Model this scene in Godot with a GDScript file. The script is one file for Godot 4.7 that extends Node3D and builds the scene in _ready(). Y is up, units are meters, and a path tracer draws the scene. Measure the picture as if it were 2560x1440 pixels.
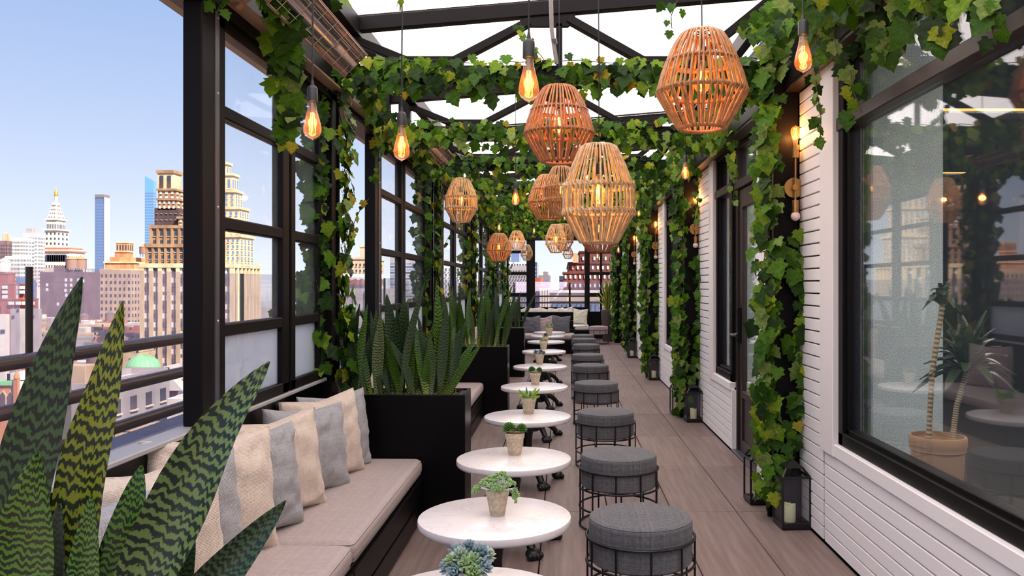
extends Node3D
# Rooftop lounge: a glazed steel gallery with ivy, rattan lamps and a city view. y up, metres.
# The camera stands at the origin of the plan (x = 0, z = 0), 1.45 m above the floor, and looks along -z.

const F := 2015.0
const EYE := 1.45
const CX := 1408.0
const CY := 710.0
const POSTS := [5.05, 8.77, 12.49, 16.21, 19.93]

var M := {}
var T := {}
var taken := {}
var rng := RandomNumberGenerator.new()

class MB:
	var v := PackedVector3Array()
	var n := PackedVector3Array()
	var uv := PackedVector2Array()
	var col := PackedColorArray()
	var idx := PackedInt32Array()
	var color := Color.WHITE

	func vert(p: Vector3, nn: Vector3, t := Vector2.ZERO) -> int:
		v.append(p); n.append(nn); uv.append(t); col.append(color)
		return v.size() - 1

	func face(a: int, b: int, c: int) -> void:
		# front faces run clockwise
		var g := (v[b] - v[a]).cross(v[c] - v[a])
		if g.dot(n[a] + n[b] + n[c]) > 0.0:
			idx.append(a); idx.append(c); idx.append(b)
		else:
			idx.append(a); idx.append(b); idx.append(c)

	func quad(a: Vector3, b: Vector3, c: Vector3, d: Vector3, nn: Vector3) -> void:
		var i := vert(a, nn, Vector2(0, 1))
		vert(b, nn, Vector2(1, 1)); vert(c, nn, Vector2(1, 0)); vert(d, nn, Vector2(0, 0))
		face(i, i + 1, i + 2); face(i, i + 2, i + 3)

	func tri3(a: Vector3, b: Vector3, c: Vector3, nn: Vector3) -> void:
		var i := vert(a, nn); vert(b, nn); vert(c, nn)
		face(i, i + 1, i + 2)

	# a chamfered box
	func box(ctr: Vector3, size: Vector3, ch := 0.0, bs := Basis.IDENTITY) -> void:
		var h := size * 0.5
		ch = minf(ch, minf(h.x, minf(h.y, h.z)) * 0.9)
		var at := func(x: float, y: float, z: float) -> Vector3: return ctr + bs * Vector3(x, y, z)
		for ax in 3:
			for s in [-1.0, 1.0]:
				var u: int = (ax + 1) % 3
				var w: int = (ax + 2) % 3
				var nn := Vector3.ZERO; nn[ax] = s
				var pts := []
				for q in [[-1, -1], [1, -1], [1, 1], [-1, 1]]:
					var p := Vector3.ZERO
					p[ax] = s * h[ax]; p[u] = q[0] * (h[u] - ch); p[w] = q[1] * (h[w] - ch)
					pts.append(ctr + bs * p)
				quad(pts[0], pts[1], pts[2], pts[3], bs * nn)
		if ch <= 0.0:
			return
		for ax in 3:
			var u: int = (ax + 1) % 3
			var w: int = (ax + 2) % 3
			for su in [-1.0, 1.0]:
				for sw in [-1.0, 1.0]:
					var nn := Vector3.ZERO; nn[u] = su; nn[w] = sw
					var pts := []
					for q in [[-1, 0], [1, 0], [1, 1], [-1, 1]]:
						var p := Vector3.ZERO
						p[ax] = q[0] * (h[ax] - ch)
						p[u] = su * (h[u] - (ch if q[1] == 1 else 0.0))
						p[w] = sw * (h[w] - (0.0 if q[1] == 1 else ch))
						pts.append(ctr + bs * p)
					quad(pts[0], pts[1], pts[2], pts[3], (bs * nn).normalized())
		for sx in [-1.0, 1.0]:
			for sy in [-1.0, 1.0]:
				for sz in [-1.0, 1.0]:
					tri3(at.call(sx * h.x, sy * (h.y - ch), sz * (h.z - ch)), at.call(sx * (h.x - ch), sy * h.y, sz * (h.z - ch)), at.call(sx * (h.x - ch), sy * (h.y - ch), sz * h.z), (bs * Vector3(sx, sy, sz)).normalized())

	func span(a: Vector3, b: Vector3, ch := 0.0) -> void:
		box((a + b) * 0.5, (b - a).abs(), ch)

	# a straight bar of w x h between two points
	func bar(a: Vector3, b: Vector3, w: float, h: float, ch := 0.0, up := Vector3.UP) -> void:
		var zz := (b - a).normalized()
		var xx := up.cross(zz)
		if xx.length() < 0.01:
			xx = Vector3.RIGHT.cross(zz)
		xx = xx.normalized()
		var yy := zz.cross(xx)
		box((a + b) * 0.5, Vector3(w, h, a.distance_to(b)), ch, Basis(xx, yy, zz))

	# rows of points as a smooth surface
	func grid(rows: Array, wrap_u := false, out_from := Vector3.INF, u_rep := 1.0, v_rep := 1.0) -> void:
		var nr := rows.size()
		var nc: int = rows[0].size()
		var first := v.size()
		for r in nr:
			for c in nc:
				var p: Vector3 = rows[r][c]
				var r0: Vector3 = rows[maxi(r - 1, 0)][c]
				var r1: Vector3 = rows[mini(r + 1, nr - 1)][c]
				var c0: Vector3
				var c1: Vector3
				if wrap_u:
					c0 = rows[r][(c - 1 + nc - 1) % (nc - 1)] if c == 0 or c == nc - 1 else rows[r][c - 1]
					c1 = rows[r][1] if c == 0 or c == nc - 1 else rows[r][c + 1]
				else:
					c0 = rows[r][maxi(c - 1, 0)]; c1 = rows[r][mini(c + 1, nc - 1)]
				var nn := (r1 - r0).cross(c1 - c0)
				if nn.length_squared() < 1e-18:
					var rr := r + (1 if r < nr / 2 else -1)
					nn = (rows[rr][(c + 1) % nc] - rows[rr][c]).cross(p - rows[rr][c]) * (1.0 if r > rr else -1.0)
				nn = nn.normalized()
				if out_from != Vector3.INF and nn.dot(p - out_from) < 0.0:
					nn = -nn
				vert(p, nn, Vector2(float(c) / (nc - 1) * u_rep, float(r) / (nr - 1) * v_rep))
		for r in nr - 1:
			for c in nc - 1:
				var a := first + r * nc + c
				face(a, a + 1, a + nc + 1)
				face(a, a + nc + 1, a + nc)

	# a round tube along points; rad is a number or one per point
	func tube(pts: Array, rad, sides := 6, closed := false, caps := true) -> void:
		var m := pts.size()
		var last := Vector3.ZERO
		var first := v.size()
		for i in m:
			var p: Vector3 = pts[i]
			var d: Vector3
			if closed:
				d = pts[(i + 1) % m] - pts[(i - 1 + m) % m]
			else:
				d = pts[mini(i + 1, m - 1)] - pts[maxi(i - 1, 0)]
			d = d.normalized()
			var x := last - d * last.dot(d)
			if x.length() < 0.05:
				x = d.cross(Vector3.UP if absf(d.y) < 0.9 else Vector3.RIGHT)
			x = x.normalized(); last = x
			var y := d.cross(x)
			var r: float = rad[i] if rad is Array else rad
			for k in sides:
				var a := TAU * k / sides
				var o := x * cos(a) + y * sin(a)
				vert(p + o * r, o, Vector2(float(k) / sides, float(i)))
		for i in (m if closed else m - 1):
			for k in sides:
				var a := first + i * sides + k
				var b := first + i * sides + (k + 1) % sides
				var a2 := first + ((i + 1) % m) * sides + k
				var b2 := first + ((i + 1) % m) * sides + (k + 1) % sides
				face(a, b, b2); face(a, b2, a2)
		if caps and not closed:
			for e in [0, m - 1]:
				var d: Vector3 = (pts[0] - pts[1]) if e == 0 else (pts[m - 1] - pts[m - 2])
				d = d.normalized()
				var c := vert(pts[e], d)
				var s := v.size()
				for k in sides:
					vert(v[first + e * sides + k], d)
				for k in sides:
					face(c, s + k, s + (k + 1) % sides)

	# a profile of (radius, height) turned round the y axis; corners sharper than 40 degrees stay sharp
	func lathe(prof: Array, segs := 24, o := Vector3.ZERO, bs := Basis.IDENTITY) -> void:
		var m := prof.size()
		var ns := []
		for i in m - 1:
			var d: Vector2 = prof[i + 1] - prof[i]
			ns.append(Vector2(d.y, -d.x).normalized())
		for i in m - 1:
			var na: Vector2 = ns[i]
			var nb: Vector2 = ns[i]
			if i > 0 and na.dot(ns[i - 1]) > 0.76:
				na = (na + ns[i - 1]).normalized()
			if i < m - 2 and nb.dot(ns[i + 1]) > 0.76:
				nb = (nb + ns[i + 1]).normalized()
			var first := v.size()
			for k in segs + 1:
				var a := TAU * k / segs
				var c := cos(a)
				var s := sin(a)
				var p: Vector2 = prof[i]
				var q: Vector2 = prof[i + 1]
				vert(o + bs * Vector3(p.x * c, p.y, p.x * s), bs * Vector3(na.x * c, na.y, na.x * s), Vector2(float(k) / segs, p.y))
				vert(o + bs * Vector3(q.x * c, q.y, q.x * s), bs * Vector3(nb.x * c, nb.y, nb.x * s), Vector2(float(k) / segs, q.y))
			for k in segs:
				var a := first + k * 2
				if prof[i].x > 1e-6:
					face(a, a + 2, a + 1)
				if prof[i + 1].x > 1e-6:
					face(a + 1, a + 2, a + 3)

	# a flat outline given depth along z
	func prism(poly: PackedVector2Array, z0: float, z1: float, xf := Transform3D.IDENTITY) -> void:
		var t := Geometry2D.triangulate_polygon(poly)
		for s in [0, 1]:
			var z := z0 if s == 0 else z1
			var nn := xf.basis * Vector3(0, 0, -1.0 if (s == 0) == (z0 < z1) else 1.0)
			var first := v.size()
			for p in poly:
				vert(xf * Vector3(p.x, p.y, z), nn, p)
			for k in range(0, t.size(), 3):
				face(first + t[k], first + t[k + 1], first + t[k + 2])
		var sgn := -1.0 if Geometry2D.is_polygon_clockwise(poly) else 1.0
		for i in poly.size():
			var p := poly[i]
			var q := poly[(i + 1) % poly.size()]
			var e := (q - p).normalized()
			quad(xf * Vector3(p.x, p.y, z0), xf * Vector3(q.x, q.y, z0), xf * Vector3(q.x, q.y, z1), xf * Vector3(p.x, p.y, z1), xf.basis * Vector3(e.y, -e.x, 0) * sgn)

	# a box with round edges of radius r; swell lifts the middle of the top and bottom
	func rbox(ctr: Vector3, size: Vector3, r: float, seg := 3, swell := 0.0, fill := 2, bs := Basis.IDENTITY) -> void:
		var h := size * 0.5
		for ax in 3:
			for s in [-1.0, 1.0]:
				var u: int = (ax + 1) % 3
				var w: int = (ax + 2) % 3
				var lists := []
				for q in [u, w]:
					var l := []
					for k in seg + 1:
						l.append(-h[q] + r * (float(k) / seg))
					for k in range(1, fill + 1):
						l.append(lerpf(-h[q] + r, h[q] - r, float(k) / (fill + 1)))
					for k in seg + 1:
						l.append(h[q] - r + r * (float(k) / seg))
					lists.append(l)
				var first := v.size()
				var nw: int = lists[1].size()
				for a in lists[0]:
					for b in lists[1]:
						var p := Vector3.ZERO
						p[ax] = s * h[ax]; p[u] = a; p[w] = b
						var inner := p.clamp(-h + Vector3.ONE * r, h - Vector3.ONE * r)
						var d := (p - inner).normalized()
						var o := inner + d * r
						var nn := d
						if swell != 0.0:
							var fx := 1.0 - pow(o.x / h.x, 2.0)
							var fz := 1.0 - pow(o.z / h.z, 2.0)
							o.y += signf(o.y) * swell * sqrt(maxf(fx * fz, 0.0)) * absf(o.y) / h.y
						vert(ctr + bs * o, bs * nn, Vector2(a, b))
				for i in lists[0].size() - 1:
					for j in nw - 1:
						var k0: int = first + i * nw + j
						face(k0, k0 + nw, k0 + nw + 1)
						face(k0, k0 + nw + 1, k0 + 1)

	func mesh() -> ArrayMesh:
		var a := []
		a.resize(Mesh.ARRAY_MAX)
		a[Mesh.ARRAY_VERTEX] = v; a[Mesh.ARRAY_NORMAL] = n; a[Mesh.ARRAY_TEX_UV] = uv; a[Mesh.ARRAY_INDEX] = idx; a[Mesh.ARRAY_COLOR] = col
		var m := ArrayMesh.new()
		m.add_surface_from_arrays(Mesh.PRIMITIVE_TRIANGLES, a)
		return m


# ---------------------------------------------------------------- naming and placing

func numbered(called: String, parent: Node) -> String:
	var key := str(parent.get_instance_id()) + "/" + called
	var k: int = taken.get(key, 0)
	taken[key] = k + 1
	return called if k == 0 else "%s_%03d" % [called, k]

func thing(called: String, label: String, category: String, at := Vector3.ZERO, turn := 0.0, group := "") -> Node3D:
	var o := Node3D.new()
	o.name = numbered(called, self)
	add_child(o)
	o.position = at
	o.rotation.y = turn
	tag(o, label, category, group)
	return o

func tag(o: Node3D, label: String, category: String, group := "") -> void:
	o.set_meta("label", label)
	o.set_meta("category", category)
	if group:
		o.set_meta("group", group)

func structure(called: String) -> Node3D:
	var o := Node3D.new()
	o.name = numbered(called, self)
	add_child(o)
	o.set_meta("kind", "structure")
	return o

func obj(called: String, mesh, mat: Material, parent: Node = self, at := Vector3.ZERO, bs := Basis.IDENTITY) -> MeshInstance3D:
	var o := MeshInstance3D.new()
	o.name = numbered(called, parent)
	o.mesh = mesh.mesh() if mesh is MB else mesh
	o.material_override = mat
	parent.add_child(o)
	o.transform = Transform3D(bs, at)
	return o

func dup(src: Node3D, at: Vector3, turn: float, label: String) -> Node3D:
	var o: Node3D = src.duplicate()
	var base := String(src.name)
	var cut := base.rfind("_")
	if cut > 0 and base.substr(cut + 1).is_valid_int():
		base = base.substr(0, cut)
	o.name = numbered(base, self)
	add_child(o)
	o.position = at
	o.rotation.y = turn
	o.set_meta("label", label)
	return o

func V(x: float, h: float, d: float) -> Vector3:
	return Vector3(x, h, -d)

func at(px: float, py: float, d: float) -> Vector3:
	return Vector3((px - CX) * d / F, EYE - (py - CY) * d / F, -d)

# ---------------------------------------------------------------- materials

func mat(called: String, c: Color, rough := 0.6, metal := 0.0) -> StandardMaterial3D:
	var m := StandardMaterial3D.new()
	m.resource_name = called
	m.albedo_color = c
	m.roughness = rough
	m.metallic = metal
	M[called] = m
	return m

func noise_image(size: int, freq: float, seed_: int, oct := 4) -> Image:
	var f := FastNoiseLite.new()
	f.seed = seed_
	f.noise_type = FastNoiseLite.TYPE_SIMPLEX_SMOOTH
	f.frequency = freq
	f.fractal_octaves = oct
	return f.get_seamless_image(size, size)

func tex(im: Image) -> ImageTexture:
	im.generate_mipmaps()
	return ImageTexture.create_from_image(im)

# noise between two colours
func tint_texture(size: int, freq: float, seed_: int, a: Color, b: Color, oct := 4, sharp := 1.0) -> ImageTexture:
	var src := noise_image(size, freq, seed_, oct)
	var im := Image.create(size, size, false, Image.FORMAT_RGB8)
	for y in size:
		for x in size:
			var k := clampf((src.get_pixel(x, y).r - 0.5) * sharp + 0.5, 0.0, 1.0)
			im.set_pixel(x, y, a.lerp(b, k))
	return tex(im)

func tri(m: StandardMaterial3D, scale: Vector3, world := true) -> void:
	m.uv1_triplanar = true
	m.uv1_world_triplanar = world
	m.uv1_scale = scale

# woven cloth: two sets of threads with uneven tone
func weave_texture(size: int, a: Color, b: Color, seed_: int, threads: int) -> ImageTexture:
	var r := RandomNumberGenerator.new()
	r.seed = seed_
	var row := PackedFloat32Array()
	var col := PackedFloat32Array()
	for i in size:
		row.append(r.randf()); col.append(r.randf())
	var blot := noise_image(size, 0.02, seed_, 3)
	var fine := noise_image(size, 0.25, seed_ + 5, 2)
	var im := Image.create(size, size, false, Image.FORMAT_RGB8)
	for y in size:
		for x in size:
			var wx := x * threads / size
			var wy := y * threads / size
			var over := (wx + wy) % 2 == 0
			var k: float = (row[wy] if over else col[wx]) * 0.55 + fine.get_pixel(x, y).r * 0.35 + (blot.get_pixel(x, y).r - 0.5) * 0.35
			im.set_pixel(x, y, a.lerp(b, clampf(k, 0.0, 1.0)))
	return tex(im)

func weave_normal(size: int, threads: int) -> ImageTexture:
	var im := Image.create(size, size, false, Image.FORMAT_RGB8)
	for y in size:
		for x in size:
			var fx := fmod(float(x) * threads / size, 1.0)
			var fy := fmod(float(y) * threads / size, 1.0)
			var h := sin(fx * PI) * sin(fy * PI)
			im.set_pixel(x, y, Color(h, h, h))
	im.bump_map_to_normal_map(3.0)
	return tex(im)

func _ready() -> void:
	# camera: level, with a shifted lens
	var near := 0.05
	var cam := Camera3D.new()
	cam.name = "camera"
	add_child(cam)
	cam.position = Vector3(0, EYE, 0)
	cam.projection = Camera3D.PROJECTION_FRUSTUM
	cam.keep_aspect = Camera3D.KEEP_HEIGHT
	cam.size = 1440.0 / F * near
	cam.frustum_offset = Vector2((1280.0 - CX) / F * near, (CY - 720.0) / F * near)
	cam.near = near
	cam.far = 3000.0
	cam.current = true
	# sky and exposure
	var sky_mat := ProceduralSkyMaterial.new()
	sky_mat.sky_top_color = Color(0.50, 0.635, 0.85)
	sky_mat.sky_horizon_color = Color(0.93, 0.955, 1.0)
	sky_mat.sky_curve = 0.13
	sky_mat.sky_energy_multiplier = 0.76
	sky_mat.ground_bottom_color = Color(0.45, 0.42, 0.40)
	sky_mat.ground_horizon_color = Color(0.85, 0.86, 0.88)
	var sky := Sky.new()
	sky.sky_material = sky_mat
	var env := Environment.new()
	env.background_mode = Environment.BG_SKY
	env.sky = sky
	env.tonemap_mode = Environment.TONE_MAPPER_LINEAR
	env.tonemap_exposure = 2.2
	env.sdfgi_enabled = true
	env.ssao_enabled = true
	env.ssil_enabled = true
	var we := WorldEnvironment.new()
	we.name = "environment"
	we.environment = env
	add_child(we)
	# the sun: behind the camera on the right, above the roof
	var sun := DirectionalLight3D.new()
	sun.name = "sun"
	add_child(sun)
	sun.look_at_from_position(Vector3(0.62, 0.78, 0.48), Vector3.ZERO)
	sun.light_color = Color(1.0, 0.94, 0.86)
	sun.light_energy = 2.1
	sun.light_angular_distance = 0.6
	sun.shadow_enabled = true

	rng.seed = 20240
	make_materials()
	build_floor()
	build_roof()
	build_right_wall()
	build_left_wall()
	build_end_wall()
	build_terrace()
	build_interior()
	build_city()
	build_furniture()
	build_cushions()
	build_tables()
	build_lamps()
	build_sconces_lanterns()
	build_heaters()
	build_snake_plants()
	build_ivy()

func make_materials() -> void:
	mat("steel", Color(0.088, 0.074, 0.078), 0.45, 0.0)
	mat("steel_soft", Color(0.105, 0.088, 0.09), 0.5)
	mat("frame_black", Color(0.065, 0.057, 0.06), 0.42)
	mat("bronze", Color(0.17, 0.13, 0.115), 0.4)
	mat("soffit", Color(0.56, 0.45, 0.36), 0.6)
	mat("alu", Color(0.42, 0.41, 0.43), 0.35, 0.6)
	mat("bolt", Color(0.75, 0.75, 0.78), 0.3, 1.0)
	mat("rail", Color(0.36, 0.30, 0.285), 0.25, 0.25)
	mat("plate", Color(0.72, 0.70, 0.70), 0.5)
	mat("stone", Color(0.62, 0.60, 0.60), 0.8)
	M.stone.albedo_texture = tint_texture(256, 0.02, 11, Color(0.85, 0.83, 0.82), Color(1, 1, 1), 5)
	tri(M.stone, Vector3.ONE * 0.8)
	mat("bench_black", Color(0.045, 0.04, 0.043), 0.38)
	mat("bench_ledge", Color(0.66, 0.65, 0.655), 0.4)
	mat("planter_black", Color(0.040, 0.035, 0.04), 0.36)
	mat("iron", Color(0.045, 0.04, 0.043), 0.42)
	mat("wire", Color(0.055, 0.05, 0.055), 0.4)
	mat("marble", Color(0.93, 0.91, 0.91), 0.2)
	M.marble.albedo_texture = marble_texture()
	tri(M.marble, Vector3.ONE * 0.9, false)
	mat("clay", Color(0.84, 0.78, 0.69), 0.9)
	M.clay.albedo_texture = tint_texture(256, 0.03, 21, Color(0.80, 0.77, 0.73), Color(1, 1, 1), 5, 1.5)
	tri(M.clay, Vector3.ONE * 5.0, false)
	mat("moss", Color(0.62, 0.60, 0.46), 0.95)
	mat("soil", Color(0.27, 0.21, 0.17), 0.95)
	mat("soil_bark", Color(0.55, 0.40, 0.24), 0.95)
	mat("cord", Color(0.05, 0.045, 0.05), 0.5)
	mat("socket", Color(0.10, 0.09, 0.10), 0.45)
	mat("brass", Color(0.72, 0.55, 0.33), 0.3, 0.9)
	mat("copper", Color(0.78, 0.52, 0.38), 0.22, 1.0)
	mat("chrome", Color(0.86, 0.80, 0.77), 0.16, 1.0)
	mat("heater_case", Color(0.62, 0.47, 0.38), 0.5)
	mat("wax", Color(0.90, 0.91, 0.72), 0.6)
	mat("candle_wick", Color(0.9, 0.9, 0.8), 0.6)
	mat("globe_pink", Color(0.96, 0.84, 0.82), 0.35)
	mat("terracotta", Color(0.68, 0.55, 0.42), 0.85)
	mat("taupe_pot", Color(0.33, 0.28, 0.26), 0.6)
	mat("white_paint", Color(0.95, 0.93, 0.925), 0.55)
	mat("cream_trim", Color(0.93, 0.90, 0.89), 0.5)
	mat("gap_black", Color(0.06, 0.05, 0.05), 0.9)
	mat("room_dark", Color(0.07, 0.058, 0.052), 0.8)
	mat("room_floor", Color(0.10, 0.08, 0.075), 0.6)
	# floor tiles, wood grain running along the walk
	for k in 3:
		var m := mat("tile_%d" % k, [Color(0.525, 0.45, 0.432), Color(0.50, 0.428, 0.413), Color(0.55, 0.472, 0.452)][k], 0.5)
		m.albedo_texture = tint_texture(512, 0.012, 31 + k, Color(0.84, 0.82, 0.81), Color(1.0, 1.0, 1.0), 5, 1.3)
		tri(m, Vector3(3.4, 1.0, 0.22))
		m.uv1_offset = Vector3(0.3 * k, 0, 0.2 * k)
	# roof sheet: white twin-wall plastic, light comes through it scattered
	var p := mat("polycarbonate", Color(0.96, 0.955, 0.97), 0.5)
	p.backlight_enabled = true
	p.backlight = Color(1.9, 1.88, 1.89)
	p.cull_mode = BaseMaterial3D.CULL_DISABLED
	for q in ["steel", "steel_soft", "frame_black", "bench_black", "planter_black"]:
		M[q].metallic_specular = 0.25
	# glass
	for g in [["glass", Color(0.9, 0.97, 1.0, 0.04)], ["glass_barrier", Color(0.86, 0.82, 0.95, 0.30)], ["glass_dark", Color(0.75, 0.85, 0.95, 0.10)], ["lantern_glass", Color(0.40, 0.38, 0.42, 0.07)], ["bulb_glass", Color(1.0, 0.72, 0.35, 0.10)]]:
		var m := mat(g[0], g[1], 0.02)
		m.transparency = BaseMaterial3D.TRANSPARENCY_ALPHA
		m.cull_mode = BaseMaterial3D.CULL_DISABLED
	M.bulb_glass.albedo_color = Color(1.0, 0.70, 0.34, 0.06)
	M.glass.metallic_specular = 0.18
	M.glass_dark.metallic_specular = 0.85
	M.glass_dark.albedo_color.a = 0.02
	M.glass_barrier.metallic_specular = 0.25
	M.lantern_glass.metallic_specular = 0.25
	M.bulb_glass.roughness = 0.05
	var rg := mat("reeded_glass", Color(0.80, 0.86, 0.86, 0.5), 0.32)
	rg.transparency = BaseMaterial3D.TRANSPARENCY_ALPHA
	rg.backlight_enabled = true
	rg.backlight = Color(1.2, 1.2, 1.2)
	rg.cull_mode = BaseMaterial3D.CULL_DISABLED
	var fg := mat("frost_glass", Color(0.84, 0.88, 0.88, 0.42), 0.3)
	fg.transparency = BaseMaterial3D.TRANSPARENCY_ALPHA
	fg.backlight_enabled = true
	fg.backlight = Color(1.4, 1.4, 1.4)
	fg.cull_mode = BaseMaterial3D.CULL_DISABLED
	var fil := mat("filament", Color(1.0, 0.75, 0.35), 0.5)
	fil.emission_enabled = true
	fil.emission = Color(1.0, 0.62, 0.22)
	fil.emission_energy_multiplier = 4.5
	# cloth
	var wn := weave_normal(256, 64)
	for c in [["cloth_seat", Color(0.65, 0.585, 0.57), Color(0.79, 0.725, 0.71), 110], ["cloth_cream", Color(0.80, 0.725, 0.66), Color(0.95, 0.885, 0.83), 90], ["cloth_grey", Color(0.55, 0.545, 0.56), Color(0.79, 0.785, 0.79), 90], ["cloth_char", Color(0.22, 0.215, 0.225), Color(0.58, 0.575, 0.585), 80], ["cloth_pink", Color(0.62, 0.54, 0.55), Color(0.76, 0.68, 0.69), 90], ["cloth_steel", Color(0.34, 0.345, 0.375), Color(0.46, 0.465, 0.495), 90], ["cloth_white", Color(0.82, 0.79, 0.72), Color(0.93, 0.91, 0.85), 90]]:
		var m := mat(c[0], Color.WHITE, 0.9)
		m.albedo_texture = weave_texture(512, c[1], c[2], 40 + c[3], c[3] * 2)
		m.normal_enabled = true
		m.normal_texture = wn
		m.normal_scale = 0.5
		m.rim_enabled = true
		m.rim = 0.25
		tri(m, Vector3.ONE * 3.2, false)
	M.cloth_seat.uv1_scale = Vector3.ONE * 2.6
	M.cloth_char.uv1_scale = Vector3.ONE * 5.0
	# rattan
	for c in [["rattan_honey", Color(0.88, 0.64, 0.42)], ["rattan_red", Color(0.80, 0.52, 0.34)], ["rattan_pale", Color(0.93, 0.79, 0.60)]]:
		var m := mat(c[0], c[1], 0.42)
		m.albedo_texture = T.get("rattan", null) if T.has("rattan") else tint_texture(256, 0.02, 61, Color(0.70, 0.66, 0.62), Color(1, 1, 1), 4, 1.8)
		T["rattan"] = m.albedo_texture
		tri(m, Vector3(9.0, 3.0, 9.0), false)
	# speckled concrete column behind the window
	var cc := mat("concrete", Color.WHITE, 0.85)
	cc.albedo_texture = tint_texture(512, 0.09, 71, Color(0.68, 0.75, 0.75), Color(0.87, 0.94, 0.96), 5, 2.2)
	tri(cc, Vector3(3.4, 2.2, 3.4))

func marble_texture() -> ImageTexture:
	var a := noise_image(256, 0.012, 81, 5)
	var im := Image.create(256, 256, false, Image.FORMAT_RGB8)
	for y in 256:
		for x in 256:
			var k := absf(a.get_pixel(x, y).r - 0.5)
			var v := clampf(k * 40.0, 0.0, 1.0)
			im.set_pixel(x, y, Color(0.93, 0.91, 0.90).lerp(Color(1, 0.99, 0.985), v))
	return tex(im)

# ---------------------------------------------------------------- the setting

func build_floor() -> void:
	var f := structure("floor")
	var s := MB.new()
	s.span(V(-1.75, -0.30, -2.0), V(1.62, -0.032, 22.2))
	obj("slab", s, M.gap_black, f)
	var t := MB.new()
	t.box(Vector3.ZERO, Vector3(0.404, 0.03, 1.279), 0.003)
	var tm := t.mesh()
	for r in range(-6, 12):
		for c in range(-4, 4):
			var x := -0.125 + 0.41 * c + 0.205
			var d := 6.42 + 1.285 * r + 0.6425
			var w := 1.0
			if x > 1.2:
				w = 0.88; x = 1.285
			var o := obj("floor_tile", tm, M["tile_%d" % rng.randi_range(0, 2)], f, V(x, -0.015 - rng.randf() * 0.001, d))
			o.scale.x = w

func truss(d: float, label: String) -> void:
	var t := thing("roof_truss", label, "roof truss", V(0, 0, d), 0.0, "steel roof trusses across the gallery")
	var b := MB.new()
	b.span(Vector3(-1.42, 2.69, -0.05), Vector3(1.42, 2.808, 0.05), 0.006)
	obj("bottom_beam", b, M.steel, t)
	var tc := MB.new()
	tc.bar(Vector3(-1.62, rh(-1.62) - 0.055, 0), Vector3(1.50, rh(1.5) - 0.055, 0), 0.07, 0.09, 0.005)
	obj("top_chord", tc, M.steel, t)
	for g in [[-1.02, -0.64, 2.806, 2.872], [0.48, 0.86, 2.806, 2.872]]:
		var q := MB.new()
		q.prism(PackedVector2Array([Vector2(g[0], g[2]), Vector2(g[1], g[2]), Vector2(g[1] - 0.02, g[3]), Vector2(g[0] + 0.02, g[3])]), -0.022, 0.022)
		for x in [g[0] + 0.06, g[1] - 0.06]:
			q.lathe([Vector2(0, 0.012), Vector2(0.008, 0.012), Vector2(0.012, 0.006), Vector2(0.012, 0)], 8, Vector3(x, 2.842, 0.022), Basis(Vector3.RIGHT, PI / 2))
		obj("gusset_plate", q, M.steel, t)
	var q2 := MB.new()
	q2.prism(PackedVector2Array([Vector2(-0.27, 3.075), Vector2(-0.20, 3.06), Vector2(0.03, 3.06), Vector2(0.075, 3.10), Vector2(0.075, rh(0.07) - 0.06), Vector2(-0.27, rh(-0.27) - 0.06)]), -0.02, 0.02)
	obj("gusset_plate", q2, M.steel, t)
	for w in [[-1.34, 2.99, -0.98, 2.845], [-0.68, 2.845, -0.21, 3.09], [0.03, 3.11, 0.5, 2.845], [0.82, 2.845, 1.34, rh(1.34) - 0.08]]:
		var m := MB.new()
		m.bar(Vector3(w[0], w[1], 0), Vector3(w[2], w[3], 0), 0.05, 0.07, 0.004, Vector3.BACK)
		obj("web_member", m, M.steel, t)
	var vm := MB.new()
	vm.span(Vector3(-0.045, 2.80, -0.02), Vector3(-0.005, 3.08, 0.02), 0.003)
	obj("king_post", vm, M.steel, t)
	var ve := MB.new()
	ve.span(Vector3(-1.42, 2.80, -0.04), Vector3(-1.32, rh(-1.4) - 0.09, 0.04), 0.005)
	obj("end_post", ve, M.steel, t)

func rh(x: float) -> float:
	return 3.235 + 0.084 * x

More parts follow.
